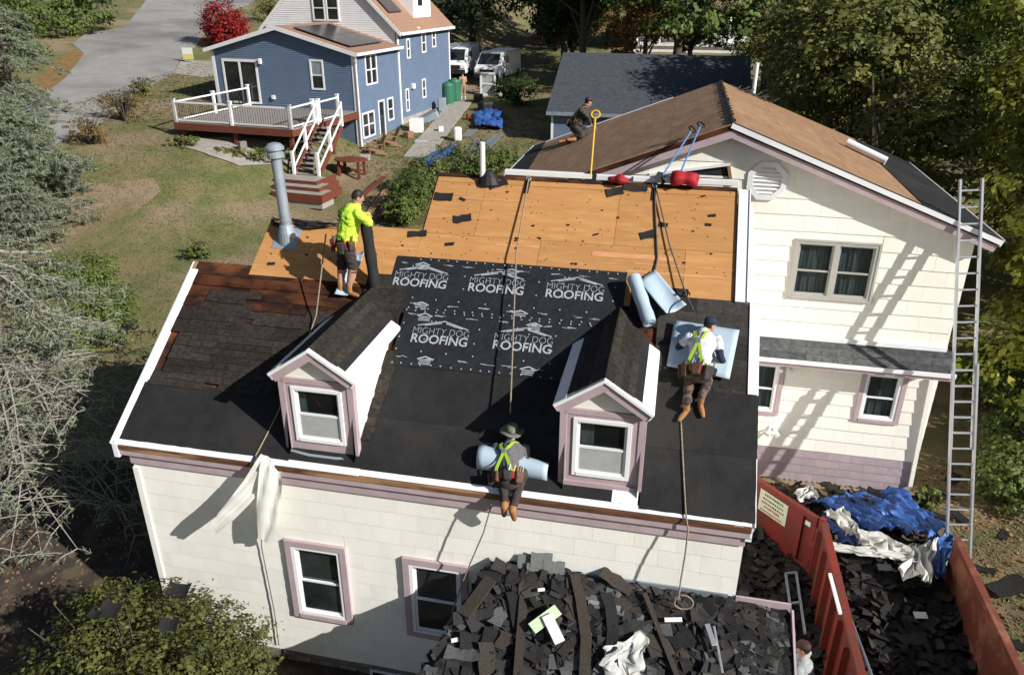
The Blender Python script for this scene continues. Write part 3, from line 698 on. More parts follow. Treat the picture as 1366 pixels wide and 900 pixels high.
MB().box(9.3, XA+.11, YA-.54, YA-.495, pz(YA-.5)-.07, pz(YA-.5)+.012).build('white_drip_edge', M['white_al'], wing)
MB().box(9.3, XA+.10, YA-.492, YA-.45, pz(YA-.5)-.16, pz(YA-.5)-.06).build('mauve_fascia', M['mauve'], wing)
MB().box(9.3, XA+.08, YA-.46, YA-.03, pz(YA-.5)-.075, pz(YA-.5)-.055).build('soffit', M['mauve'], wing)
# octagonal louvre
vc = ony(1023, 241, YA); vr = .40
def octo(r, y): return [(vc[0]+r*math.cos(math.pi/8+k*math.pi/4), y, vc[2]+r*math.sin(math.pi/8+k*math.pi/4)) for k in range(8)]
b = MB(); A_, B_, C_ = octo(vr, YA-.05), octo(vr*.72, YA-.05), octo(vr, YA-.004); D_ = octo(vr*.72, YA-.01)
b.add(A_+B_+C_+D_, [(i, (i+1) % 8, 8+(i+1) % 8, 8+i) for i in range(8)]+[(i, 16+i, 16+(i+1) % 8, (i+1) % 8) for i in range(8)]+[(8+i, 8+(i+1) % 8, 24+(i+1) % 8, 24+i) for i in range(8)])
vent = b.build('gable_vent', M['white'], wing)
b = MB(); b.prism(octo(vr*.72, YA-.012), (0, .004, 0)); b.build('vent_back', M['white'], vent)
for k in range(7):
    z = vc[2]-vr*.58+k*vr*.193; hw = min(vr*.66, math.sqrt(max(.001, (vr*.70)**2-(z-vc[2])**2)))
    b = MB(); b.obox((vc[0], YA-.03, z), (hw, 0, 0), (0, .018, .012), (0, -.002, .004)); b.build('louvre_slat', M['white'], vent)
# exposed strip of wall above the ridge
q0 = [ony(u, v, YA-.02) for u, v in ((868, 243), (868, 234), (972, 221), (975, 248))]
b = MB(); b.prism(q0, (0, .015, 0)); b.build('bare_wall_patch', M['felt'], wing)
b = MB(); p_, r_ = ony(972, 220, YA-.04), ony(976, 248, YA-.04); b.bar(p_, r_, .06, .05, (0, 1, 0)); b.build('wall_stud', M['tanply'], wing)
b = MB(); p_, r_ = ony(866, 233, YA-.045), ony(974, 219, YA-.045); b.bar(p_, r_, .05, .06, (0, 1, 0)); b.build('flashing_edge', M['white'], wing)
# roof slopes
for s_ in (-1, 1):
    es = npv((s_, 0, -MA)); L_ = np.linalg.norm(es)*(XR-XP); es /= np.linalg.norm(es); nn = npv((s_*MA, 0, 1)); nn /= np.linalg.norm(nn)
    P = lambda t, y, h=0: npv((XP, y, ZP))+es*t+nn*h
    b = MB(); b.prism([P(.0, Y0+.02, -.025), P(L_-.02, Y0+.02, -.025), P(L_-.02, Y1-.02, -.025), P(0, Y1-.02, -.025)], -nn*.10); rf = b.build('roof_slope', M['oldply'], wing)
    mm = M['brownply'] if s_ < 0 else M['tanply']
    t_ = .03; row = 0
    while t_ < L_:
        t1 = min(t_+1.2, L_); y = Y0-(1.2 if row % 2 else .4)
        while y < Y1:
            ya, yb = max(y, Y0), min(y+2.4, Y1)
            if yb-ya > .1: q = MB(); q.prism([P(t_+.003, ya+.003), P(t1-.003, ya+.003), P(t1-.003, yb-.003), P(t_+.003, yb-.003)], -nn*.022); q.build('deck_sheet', mm, rf)
            y += 2.4
        t_ = t1; row += 1
    # mauve rake board and white cap
    yq = Y0+.03+.003*s_; q = MB(); q.prism([P(0, yq, -.06), P(L_, yq, -.06), P(L_, yq, -.26), P(0, yq, -.26)], (0, .03, 0)); q.build('rake_board', M['mauve'], wing)
    q = MB(); q.prism([P(0, Y0+.032, -.24), P(L_, Y0+.032, -.24), P(L_, YA, -.24), P(0, YA, -.24)], -nn*.015); q.build('rake_soffit', M['mauve'], wing)
    if s_ > 0:
        q = MB(); q.prism([P(-.01, Y0-.005, .012), P(L_+.02, Y0-.005, .012), P(L_+.02, Y0-.005, -.09), P(0, Y0-.005, -.09)], (0, .03, 0)); q.build('rake_cap', M['white_al'], wing)
        q = MB(); q.prism([P(0, Y0-.007, .018), P(L_+.02, Y0-.007, .018), P(L_+.02, Y0+.06, .018), P(0, Y0+.06, .018)], -nn*.012); q.build('dark_drip_edge', M['felt'], wing)
        ft = P(0, 0)*0
        # black sheet over the lower part
        e0 = hit(1207, 250, P(0, 0), nn); e1 = hit(1158, 184, P(0, 0), nn)
        t0 = (e0-P(0, 0))@es; print('felt t', t0, (e1-P(0, 0))@es, e0, e1)
        q = MB(); q.sheet([[P(t0+(L_-t0+.02)*i/14, Y0+.02+(Y1-Y0-.02)*j/14, .014+.004*math.sin(i*1.3+j*.8)) for i in range(15)] for j in range(15)], .003, nn); q.build('underlayment_sheet', M['felt'], rf)
        q = MB(); q.prism([P(L_+.02, Y0, .02), P(L_+.02, Y1, .02), P(L_+.02, Y1, -.12), P(L_+.02, Y0, -.12)], (.02, 0, 0)); q.build('eave_fascia', M['white_al'], wing)
        ep, en_ = hit(1130, 190, P(0, 0, .1), nn), hit(1182, 215, P(0, 0, .1), nn); WROLL = (ep, en_, nn)
        pp = hit(1005, 124, P(0, 0), nn); q = MB(); q.tube([pp-npv((0, 0, .05)), pp+npv((0, 0, .78))], .055, 12); q.build('vent_pipe', M['pvc'], wing, smooth=False)
        q = MB(); q.tube([P(.0, Y1-.12, .03), P(.0, Y1-.06, .03)], .02, 5)
        dd = MB(); R_ = random.Random(9)
        for k in range(40):
            c = P(R_.uniform(.5, 1.6), Y1-R_.uniform(.05, .35), .02); a = R_.uniform(0, 6.3); dd.bar(c, c+npv((.25*math.cos(a), .25*math.sin(a), R_.uniform(0, .1))), .02, .015)
        o = dd.build('twig_litter', M['bark'], wing); o['kind'] = 'stuff'
    else:
        q = MB(); q.prism([P(L_, Y0, .01), P(L_, Y1, .01), P(L_, Y1, -.12), P(L_, Y0, -.12)], (-.03, 0, 0)); q.build('eave_fascia', M['white_al'], wing)
        q = MB(); q.prism([P(L_-.9, Y0, .004), P(L_+.02, Y0, .004), P(L_+.02, Y1, .004), P(L_-.35, Y1, .004)], nn*.008); q.build('underlayment_sheet', M['felt'], rf)
        q = MB(); q.prism([P(1.3, Y1-.03, .012), P(L_, Y1-.03, .012), P(L_, Y1+.03, .012), P(1.3, Y1+.03, .012)], -nn*.06); q.build('rake_cap', M['white_al'], wing)
    WS = (P, L_, es, nn) if s_ < 0 else WS
    if s_ < 0: PLW, LLW, ESL, NNL = (lambda t, y, h=0: npv((XP, y, ZP))+npv((-1, 0, -MA))/sk_*t+npv((-MA, 0, 1))/sk_*h), L_, es.copy(), nn.copy()
b = MB(); b.tube([(XP, Y0+.02, ZP+.004), (XP, Y1, ZP+.004)], .03, 6); b.build('ridge_seam', M['felt'], wing)
b = MB(); R_ = random.Random(2); y = Y0+.1
while y < Y1: b.bar((XP-.02+R_.uniform(-.03, .03), y, ZP+.02), (XP+.02, y+R_.uniform(.1, .3), ZP+.025), .1, .01); y += .4
o = b.build('torn_ridge_felt', M['felt'], wing); o['kind'] = 'stuff'
# downspout, lights
p0, p1 = ony(1243, 505, YA-.06), ony(1214, 648, YA-.06)
b = MB(); b.bar(p0, p1, .08, .06, (0, 1, 0)); b.build('downspout', M['cream2'], wing)
for u, v in ((1048, 486), (1030, 571)):
    c = ony(u, v, YA-.05); b = MB(); b.box(c[0]-.06, c[0]+.06, YA-.04, YA-.012, c[2]-.05, c[2]+.05)
    for sx in (-.07, .07): b.tube([(c[0]+sx*.4, YA-.04, c[2]), (c[0]+sx, YA-.12, c[2]-.02), (c[0]+sx*1.6, YA-.24, c[2]-.07)], [.015, .03, .055], 8)
    b.build('flood_light', M['white'], wing)
# ================================================================== low porch under the debris
porch_z = lambda y: 2.28+.43*y
prA = [(5.95, -.02), (5.42, -1.55), (5.2, -2.6), (9.9, -2.6), (10.25, -.9), (10.25, -.02)]
b = MB(); b.prism([(x, y, porch_z(y)-.02) for x, y in prA], (0, 0, -.12)); porch = b.build('porch_roof', M['shing_g'], house)
b = MB(); b.box(5.75, 9.95, -2.2, -.03, -.9, 1.25); b.build('porch_wall', M['cream'], house)
b = MB(); b.bar((10.28, -.06, porch_z(-.06)+.02), (10.28, -.95, porch_z(-.95)+.02), .03, .18); b.bar((9.51, -.03, porch_z(0)+.04), (10.26, -.03, porch_z(0)+.04), .03, .16); b.build('porch_fascia', M['mauve'], house)
b = MB(); b.bar((6.3, -.02, 2.31), (9.4, -.02, 2.33), .02, .14); b.build('porch_flashing', M['galv'], house)
from mathutils import noise as mnoise
# ================================================================== ladder against the wing
def ladder(name, label, foot, top, wd, base_len, fly_from, parent=None, n_gap=.305, width_dir=(1, 0, 0), group=None, rail=.085):
    f, t = npv(foot), npv(top); d = t-f; L = np.linalg.norm(d); d /= L; wx = npv(width_dir); wx = wx-d*(wx@d); wx /= np.linalg.norm(wx); nn = np.cross(wx, d)
    th = thing(name, label, 'ladder', foot, group)
    for (a, e, w_, off) in ((0, base_len, wd, 0), (fly_from, L, wd-.05, .045)):
        for s in (-1, 1):
            b = MB(); c0 = f+d*a+wx*s*w_/2-nn*off; c1 = f+d*e+wx*s*w_/2-nn*off
            b.bar(c0, c1, .036, rail, nn); b.build('rail', M['alu'], th)
        k = math.ceil((a+.12)/n_gap)
        while k*n_gap < e-.05:
            c = f+d*(k*n_gap)-nn*off; b = MB(); b.tube([c-wx*w_/2, c+wx*w_/2], .020, 8)
            if not (off and k*n_gap < base_len and False): b.build('rung', M['alu'], th)
            k += 1
    for s in (-1, 1):
        c = f+wx*s*wd/2; b = MB(); b.obox(c+npv((0, 0, .04)), (.035, 0, 0), (0, .08, 0), (0, 0, .05)); b.build('foot', M['black'], th)
    return th
lf = (14.25, 4.47, gz(14.25, 4.47)+.02); lt = (13.45, 6.53, 7.08)
ladder('extension_ladder', 'tall aluminium extension ladder leaning against the wing rake', lf, lt, .42, 4.1, 2.45)
# ================================================================== dumpster
DX0, DX1, DYB, DYF = 11.40, 13.74, 3.62, -3.0; DZT = 1.20; DZB = gz(12.5, 3)-.05
dump = thing('dumpster', 'open red roll-off dumpster beside the house with its rear door swung open', 'dumpster', ((DX0+DX1)/2, 0, DZB))
for nm, x0_, x1_, m, s in (('side_wall', DX0, DX0+.05, M['red'], -1), ('side_wall', DX1-.05, DX1, M['rust'], 1)):
    sw = bx(nm, (x0_, x1_, DYF, DYB, DZB+.15, DZT-.08), m, dump)
    MB().box(x0_-.04, x1_+.04, DYF, DYB, DZT-.08, DZT+.02).build('top_rail', M['red'] if s < 0 else M['rust'], dump, bev=.01)
    y = DYB-.10
    while y > DYF:
        b = MB(); xo = x0_ if s < 0 else x1_
        b.add([(xo, y-.07, DZB+.15), (xo, y+.07, DZB+.15), (xo+s*.10, y+.045, DZB+.15), (xo+s*.10, y-.045, DZB+.15), (xo, y-.07, DZT-.081), (xo, y+.07, DZT-.081), (xo+s*.10, y+.045, DZT-.11), (xo+s*.10, y-.045, DZT-.11)], [(0, 1, 2, 3), (4, 5, 6, 7), (0, 1, 5, 4), (1, 2, 6, 5), (2, 3, 7, 6), (3, 0, 4, 7)])
        b.build('side_rib', M['red'], dump); y -= .56
    bx('bottom_rail', (x0_-.05, x1_+.05, DYF, DYB, DZB+.04, DZB+.15), M['red'], dump)
bx('floor', (DX0+.06, DX1-.06, DYF, DYB, DZB+.10, DZB+.16), M['rust'], dump)
MB().tube([(DX0+.01, DYB+.03, DZB+.1), (DX0+.01, DYB+.03, DZT+.06)], .06, 10).build('hinge_post', M['red'], dump)
MB().tube([(DX1-.01, DYB+.03, DZB+.1), (DX1-.01, DYB+.03, DZT)], .05, 10).build('corner_post', M['rust'], dump)
for k in range(4):
    z = DZB+.25+k*.33; MB().box(DX0-.10, DX0+.04, DYB+.02, DYB+.12, z, z+.07).build('hinge', M['rust'], dump)
hp = npv((DX0-.02, DYB+.10, 0)); tp = npv((10.30, 4.87, 0)); dv = tp-hp; dv /= np.linalg.norm(dv); dn = np.array([dv[1], -dv[0], 0]); dn = dn if dn[1] < 0 else -dn; zt, zb_ = DZT+.0, DZB+.22
def dpt(s, z, o=0): return hp+dv*s+npv((0, 0, z))+dn*o
def dbox(b, s0, s1, z0, z1, o0, o1): b.obox(dpt((s0+s1)/2, (z0+z1)/2, (o0+o1)/2), dv*(s1-s0)/2, npv((0, 0, (z1-z0)/2)), dn*(o1-o0)/2)
b = MB(); dbox(b, 0.02, 2.3, zb_, zt, -.03, .0); door = b.build('rear_door', M['red'], dump)
for s0, s1, z0, z1 in ((.02, 2.3, zt-.11, zt), (.02, 2.3, zb_, zb_+.13), (.02, .12, zb_+.13, zt-.11), (2.2, 2.3, zb_+.13, zt-.11), (.32, .40, zb_+.13, zt-.11)):
    b = MB(); dbox(b, s0, s1, z0, z1, .001, .06); b.build('door_frame', M['red'], door, bev=.008)
M['sign'] = mat('cream_sign', (.66, .64, .50), (.58, .56, .43), 6, .5)
b = MB(); dbox(b, .72, 1.42, zb_+.62, zb_+1.12, .004, .010); sg = b.build('sign', M['sign'], door)
b = MB(); dbox(b, .18, .30, zb_+.98, zb_+1.08, .004, .010); b.build('sticker', M['paper'], door)
def door_text(body, s, z, size, m, wd):
    cu = bpy.data.curves.new('lettering', 'FONT'); cu.body = body; cu.size = size; cu.align_x = 'CENTER'; t = bpy.data.objects.new('lettering', cu); COL.objects.link(t)
    me = bpy.data.meshes.new_from_object(t.evaluated_get(bpy.context.evaluated_depsgraph_get())); bpy.data.objects.remove(t); me.materials.append(m)
    V = np.array([v.co[:] for v in me.vertices]); sx = wd/(V[:, 0].max()-V[:, 0].min()); p = dpt(s, z, .013); ex = -dv
    link('lettering', me, sg, Matrix(((ex[0], 0, dn[0], p[0]), (ex[1], 0, dn[1], p[1]), (ex[2], 1, dn[2], p[2]), (0, 0, 0, 1))) @ Matrix.Diagonal((sx, 1, 1, 1)))
M['ink'] = mat('dark_ink', (.03, .04, .03), None); M['inkg'] = mat('green_ink', (.06, .16, .07), None); M['inkr'] = mat('red_ink', (.35, .04, .03), None)
R_ = random.Random(8)
for k, (wd, hh, m) in enumerate(((.46, .07, 'inkg'), (.50, .045, 'ink'), (.56, .045, 'ink'), (.36, .05, 'inkr'), (.5, .03, 'ink'))):
    b = MB(); s_ = 1.07-wd/2
    while s_ < 1.07+wd/2:
        l_ = R_.uniform(.02, .045); dbox(b, s_, s_+l_, zb_+1.02-k*.09, zb_+1.02-k*.09+hh*.8, .011, .0125); s_ += l_+R_.uniform(.008, .02)
    o = b.build('print_line', M[m], sg); o['kind'] = 'stuff'
# a board leaning along the dumpster side, paper in the dumpster
# ================================================================== shingle debris
def scraps(name, n, fn, size, seed, m, label, tilt=.5, cat='debris', thick=.006, double=False):
    R_ = random.Random(seed); b = MB()
    for i in range(n):
        c, nn = fn(R_); nn = npv(nn)+npv([R_.gauss(0, tilt) for _ in range(3)]); nn /= np.linalg.norm(nn)
        h = npv([R_.gauss(0, 1) for _ in range(3)]); x = h-nn*(h@nn); x /= np.linalg.norm(x); y = np.cross(nn, x)
        l_, w_ = R_.uniform(*size), R_.uniform(size[0], size[1]*.55); cv = R_.uniform(-.10, .10)*l_
        k = 3; P = []
        for i_ in range(k):
            s_ = i_/(k-1)-.5
            P.append([npv(c)+x*l_*s_+y*w_*(t_+R_.uniform(-.12, .12))+nn*cv*(4*s_*s_-.5) for t_ in (-.5, .5)])
        b.cm = R_.randrange(len(m)); b.sheet(P, thick, nn)
    me, cc = b.mesh(name, m); o = link(name, me, None, Matrix.Translation(Vector(cc)))
    return tag(o, label=label, cat=cat, kind='stuff')
shm = [mat('shingle_granules_%s' % k, c, c2, 25, .95, .5, 80, spec=.15) for k, c, c2 in (('black', (.016, .0155, .0155), (.026, .025, .025)), ('charcoal', (.030, .029, .029), (.045, .044, .043)), ('brown', (.040, .034, .028), (.058, .048, .04)), ('grey', (.08, .085, .085), (.115, .12, .12)), ('pale', (.16, .17, .165), (.20, .21, .2)))]
def in_porch(R_):
    while True:
        y = -R_.uniform(.05, 2.4); x0_ = 5.95+.34*y; x = R_.uniform(x0_, 10.15)
        t = (x-5.6)/4.6
        top = .09+.20*max(0, math.sin(math.pi*min(1, max(0, t*.9+.15))))*(.65+.35*math.sin(x*2.1+y*1.7))
        if y > -.25: top *= .6
        return (x, y, porch_z(y)+R_.random()**.7*top), (0, -.35, 1)
def mound_grid(fn, x0_, x1_, y0_, y1_, n=30): return [[(x, y, fn(x, y)) for x in np.linspace(x0_, x1_, n)] for y in np.linspace(y0_, y1_, n)]
scraps('roofing_debris', 3400, in_porch, (.08, .40), 3, [shm[0], shm[0], shm[1], shm[1], shm[2], shm[3], shm[0], shm[1]], 'heap of torn black and grey roof shingles on the low porch roof', tilt=.17)
def in_dump(R_):
    x = R_.uniform(DX0+.12, DX1-.12); y = R_.uniform(-2.6, 3.55); top = .25+.30*sst((y-.3)/3)+.12*math.sin(x*3+y)
    return (x, y, DZB+.2+R_.random()**.5*max(.1, top)), (0, 0, 1)
scraps('dumpster_debris', 1900, in_dump, (.08, .42), 4, [shm[0], shm[0], shm[0], shm[1], shm[1], shm[2]], 'black torn shingles filling the red dumpster', tilt=.30)
def by_tarp(R_):
    x = R_.uniform(10.9, 14.0); y = R_.uniform(3.6, 6.3); return (x, y, gz(x, y)+.02+R_.random()*.35*math.sin(math.pi*(x-10.8)/3.3)), (0, 0, 1)
scraps('ground_debris', 700, by_tarp, (.06, .34), 5, [shm[0], shm[0], shm[1], shm[2]], 'black shingle scraps spread under the blue tarp', tilt=.3)
def left_gap(R_):
    x = R_.uniform(9.6, 11.35); y = R_.uniform(-.3, 4.6); return (x, y, gz(x, y)+.02+R_.random()*.22), (0, 0, 1)
scraps('gap_debris', 1100, left_gap, (.08, .36), 6, [shm[0], shm[0], shm[1]], 'dark shingle scraps in the gap between house and dumpster', tilt=.35)
# single scraps one can pick out
def scrap(label, group, P, ex, ey, nn, l_, w_, m, seed, name='shingle_scrap', bend=.05):
    R_ = random.Random(seed); n = 4; G = []
    P, ex, ey, nn = map(npv, (P, ex, ey, nn))
    for i in range(n+1):
        s_ = i/n-.5; jl, jr = R_.uniform(-.22, .22), R_.uniform(-.22, .22)
        G.append([P+ex*l_*s_+ey*w_*(t_+(jl if t_ < 0 else jr)*.5)+nn*(.006+bend*l_*(s_*s_*2+.2*abs(t_))) for t_ in (-.5, .5)])
    o = MB().sheet(G, .004, nn).build(name, m, None); return tag(o, label, 'scrap', group)
R_ = random.Random(17)
for i, (u, v, s_) in enumerate(((592, 263, .34), (665, 246, .34), (617, 292, .32), (557, 312, .34), (617, 266, .13), (600, 326, .16), (848, 250, .42), (865, 313, .28), (885, 300, .15), (560, 365, .18), (795, 313, .10), (950, 288, .12), (938, 262, .08), (945, 300, .1), (362, 352, .14), (452, 350, .1), (690, 318, .07), (720, 318, .06), (820, 256, .3))):
    a, b_ = rp(u, v); q = R_.uniform(-.5, .5); ex = RX*math.cos(q)+RS*math.sin(q); ey = -RX*math.sin(q)+RS*math.cos(q)
    scrap('torn black felt scrap lying on the bare plywood', 'felt scraps on the plywood', RP(a, b_, .003), ex, ey, RN, s_, s_*R_.uniform(.35, .6), M['felt'], i, 'felt_scrap')
for i in range(74):
    x = R_.uniform(5.8, 9.9); y = -R_.uniform(.15, 2.1); q = R_.uniform(0, 6.3); nn = npv((R_.gauss(0, .2), -.38+R_.gauss(0, .2), 1)); nn /= np.linalg.norm(nn)
    ex = npv((math.cos(q), math.sin(q), 0)); ex = ex-nn*(ex@nn); ex /= np.linalg.norm(ex); ey = np.cross(nn, ex)
    if x < 5.95+.34*y+.1: continue
    t = (x-5.6)/4.6; top = .09+.19*max(0, math.sin(math.pi*min(1, max(0, t*.9+.15))))
    scrap('large torn shingle piece on top of the porch debris heap', 'large shingles on the debris heap', (x, y, porch_z(y)+top*.80), ex, ey, nn, R_.uniform(.25, .6), R_.uniform(.14, .24), R_.choice([shm[1], shm[2], shm[3], shm[1], shm[1], shm[0], shm[2], shm[0], shm[4] if i % 3 == 0 else shm[1]]), 100+i, bend=R_.uniform(-.06, .14))
b = 0
for i, (u, v) in enumerate(((705, 748), (723, 745), (740, 752), (718, 757))):
    p = ony(u, v, -.06); scrap('pale grey shingle tab resting against the cream wall above the heap', 'grey tabs against the wall', (p[0], -.07-.03*i, p[2]), (1, 0, .03), (0, .35, .93), (0, -.93, .35), .32, .22, shm[4], 300+i, bend=.01)
for i, (u, v, s_) in enumerate(((1250, 660, .6), (1280, 690, .5), (1345, 785, .9), (1310, 760, .4), (1338, 715, .35), (1255, 690, .45), (1320, 830, .6), (1352, 860, .5), (1270, 640, .5))):
    p = gr(u, v); q = R_.uniform(0, 3); scrap('black shingle scrap lying on the grass beyond the dumpster', 'shingle scraps on the grass', p+npv((0, 0, .03)), (math.cos(q), math.sin(q), 0), (-math.sin(q), math.cos(q), 0), (0, 0, 1), s_, s_*.45, shm[0], 400+i, bend=.1)
# plank-like felt strips on the heap
def strip3(name, label, pts, w_, m, cat, up=(0, 0, 1), t=.006, group=None):
    pts = [npv(p) for p in pts]; G = []
    for i, p in enumerate(pts):
        d = pts[min(i+1, len(pts)-1)]-pts[max(0, i-1)]; d /= np.linalg.norm(d); s_ = np.cross(d, npv(up)); s_ /= np.linalg.norm(s_); G.append([p-s_*w_/2, p+s_*w_/2])
    return tag(MB().sheet(G, t, up).build(name, m, None, smooth=False), label, cat, group)
HZ = lambda u, v, h: (lambda p: p)(hit(u, v, (0, 0, 2.28+h), (0, -.43, 1)))
strip3('felt_strip', 'long black felt strip lying down the middle of the debris heap', [HZ(u, v, .32) for u, v in ((767, 765), (775, 800), (782, 850), (780, 900))], .15, shm[2], 'felt strip')
strip3('felt_strip', 'narrow black felt strip curling over the debris heap', [HZ(u, v, .35+.05*math.sin(v)) for u, v in ((808, 790), (815, 810), (818, 840), (815, 870), (820, 905))], .16, M['felt'], 'felt strip')
for k, (u0, v0, u1, v1, wd) in enumerate(((700, 775, 690, 905, .12), (655, 770, 618, 820, .2), (860, 790, 905, 905, .07))):
    strip3('weathered_board', ('short dark board poking out of the debris heap', 'grey weathered board on the left edge of the heap', 'thin dark batten lying across the heap')[k], [HZ(u0, v0, .24), HZ(u1, v1, .24)], wd, shm[2], 'board', t=.03)
c = HZ(736, 832, .46); b = MB(); q = .9
def card(name, label, u, v, h, l_, w_, t, q, m, cat, tilt=(0, 0)):
    c = HZ(u, v, h); nn = npv((tilt[0], -.4+tilt[1], 1)); nn /= np.linalg.norm(nn); ex = npv((math.cos(q), math.sin(q), 0)); ex -= nn*(ex@nn); ex /= np.linalg.norm(ex); ey = np.cross(nn, ex)
    b = MB(); b.obox(c, ex*l_/2, ey*w_/2, nn*t/2); return tag(b.build(name, m, None, bev=.004), label, cat)
card('green_carton', 'pale green flattened carton on the debris heap', 727, 825, .36, .46, .17, .02, .85, M['palegreen'], 'carton')
card('white_carton', 'white carton lying across the pale green one on the heap', 738, 838, .40, .42, .15, .03, -1.0, M['paper'], 'carton')
card('white_offcut', 'small white offcut near the top of the debris heap', 722, 786, .34, .10, .05, .01, .3, M['paper'], 'offcut')
card('white_offcut', 'white curved offcut right of the felt strips on the heap', 898, 826, .30, .24, .06, .02, .2, M['paper'], 'offcut')
card('white_offcut', 'tiny white offcut at the left edge of the heap', 607, 853, .2, .11, .06, .01, .4, M['paper'], 'offcut')
card('metal_flashing', 'bent pale metal flashing piece on the right of the heap', 948, 846, .32, .30, .07, .02, 1.9, M['alu'], 'flashing')
card('metal_flashing', 'long thin metal drip edge lying on the right of the heap', 958, 865, .30, .62, .03, .02, 1.75, M['alu'], 'flashing')
# crumpled sheets
def crumple(name, label, cat, fn, n, m, m_t=.004, seed=0, amp=.06, group=None, smooth=True, k=1.0):
    R_ = np.random.RandomState(seed); ph = R_.rand(6, 3)*6.3; P = []
    for j in range(n):
        row = []
        for i in range(n):
            s_, t_ = i/(n-1), j/(n-1); p, nn = fn(s_, t_); d = 0
            an = seed*1.3; ra, rb_ = s_*math.cos(an)+t_*math.sin(an), -s_*math.sin(an)+t_*math.cos(an); wv = mnoise.noise(Vector((s_*2, t_*2, seed*.7))); v_ = Vector((ra*1.3*k+seed*3.1, rb_*4.2*k+wv*.9, seed*1.7)); d = 1.6*(1-abs(mnoise.noise(v_)*2))+.9*(1-abs(mnoise.noise(v_*2.3)*2))+.35*(1-abs(mnoise.noise(v_*5.1)*2))
            ed = Vector((s_*3+seed, t_*3, 4.)); row.append(npv(p)+npv(nn)*(d-1.6)*amp*.85+npv((mnoise.noise(ed), mnoise.noise(ed+Vector((7, 3, 1))), 0))*.16)
        P.append(row)
    o = MB().sheet(P, m_t, (0, 0, 1)).build(name, m, None, smooth=smooth); return tag(o, label, cat, group)
def quad_ground(px, z): 
    C_ = [npv(onz(u, v, z_)) for (u, v), z_ in zip(px, z)]
    return lambda s_, t_: ((C_[0]*(1-s_)*(1-t_)+C_[1]*s_*(1-t_)+C_[2]*s_*t_+C_[3]*(1-s_)*t_), (0, 0, 1))
crumple('blue_tarp', 'crumpled bright blue tarp spread between the wing and the dumpster', 'tarp', quad_ground([(1075, 662), (1205, 655), (1270, 712), (1165, 705)], (.25, .2, .45, .5)), 60, M['tarp'], seed=1, amp=.14, k=1.6)
crumple('blue_tarp', 'blue tarp end hanging over the far corner of the dumpster', 'tarp', quad_ground([(1235, 700), (1272, 712), (1262, 765), (1245, 770)], (.5, .5, .75, .6)), 40, M['tarp'], seed=2, amp=.10)
crumple('blue_tarp', 'narrow blue tarp fold beside the white sheet', 'tarp', quad_ground([(1095, 690), (1150, 705), (1175, 735), (1120, 722)], (.35, .4, .55, .45)), 36, M['tarp'], seed=3, amp=.12)
crumple('white_sheet', 'twisted white plastic sheet lying across the blue tarp', 'plastic sheet', quad_ground([(1098, 680), (1125, 678), (1155, 715), (1128, 712)], (.45, .45, .6, .6)), 36, M['wtarp'], seed=4, amp=.075, k=.9)
crumple('white_sheet', 'white plastic sheet bundled near the dumpster opening', 'plastic sheet', quad_ground([(1140, 700), (1215, 728), (1205, 745), (1150, 728)], (.7, .7, .75, .75)), 40, M['wtarp'], seed=5, amp=.09, k=.9)
crumple('white_sheet', 'white plastic sheet rumpled on the far dumpster rim', 'plastic sheet', quad_ground([(1205, 730), (1252, 718), (1242, 780), (1205, 762)], (.75, .75, .85, .8)), 40, M['wtarp'], seed=6, amp=.08, k=.9)
crumple('white_sheet', 'long white plastic strip along the edge of the dumpster load', 'plastic sheet', quad_ground([(1108, 722), (1222, 742), (1222, 750), (1106, 733)], (.75, .8, .8, .72)), 40, M['wtarp'], seed=7, amp=.05, k=1)
crumple('white_bag', 'crumpled white bag on the ground at the wing corner by the dumpster door', 'bag', quad_ground([(1058, 658), (1082, 645), (1090, 660), (1065, 668)], (.3, .3, .3, .3)), 16, M['wtarp'], seed=8, amp=.09, k=.8)
crumple('white_rag', 'pale rag draped at the lower edge of the debris heap', 'rag', lambda s_, t_: (HZ(805+55*s_, 862+45*t_-18*s_*(1-t_), .36), (0, -.3, 1)), 36, M['wtarp'], seed=9, amp=.03, k=.8)
for k, (u, v, s_) in enumerate(((1228, 820, .22), (1180, 756, .25), (1205, 800, .10))):
    p = onz(u, v, .35); tag(MB().obox(p, (s_/2, .02, 0), (-.01, s_/4, .02), (0, 0, .006)).build('white_card', M['paper'], None), ('white card lying on the dumpster load', 'white slip beside the plastic strip in the dumpster', 'small white slip in the dumpster')[k], 'card')
p, q = onz(1107, 765, 1.24), onz(1121, 818, 1.24); tag(MB().bar(p, q, .05, .04).build('white_batten', M['white'], None), 'white batten lying along the near dumpster rim', 'batten')
p, q = onz(1127, 802, .9), onz(1165, 905, .9); tag(MB().bar(p, q, .16, .03, (1, 0, .5)).build('grey_board', M['galv'], None), 'long grey board leaning inside the near dumpster wall', 'board')
# dark planter frame and step ladder in the gap
fr = thing('scrap_metal_rack', 'thin metal frame lying on dark debris beside the dumpster', 'frame', onz(1058, 800, .0))
for a, e in (((1048, 765), (1060, 848)), ((1062, 763), (1074, 845)), ((1048, 765), (1062, 763)), ((1053, 805), (1067, 803))):
    MB().bar(onz(*a, .05), onz(*e, .05), .04, .04).build('frame_bar', M['galv'], fr)
al = ladder('step_ladder', 'aluminium ladder with green tips standing by the debris heap', onz(1052, 935, gz(10.6, -.6)), onz(1028, 825, 1.95), .38, 1.9, 1.0, rail=.05)
for s in (-1, 1):
    c = npv(onz(1028, 825, 1.95))+npv((.19*s, 0, 0)); MB().box(c[0]-.035, c[0]+.035, c[1]-.04, c[1]+.04, c[2]-.06, c[2]+.05).build('green_tip', M['green'], al)
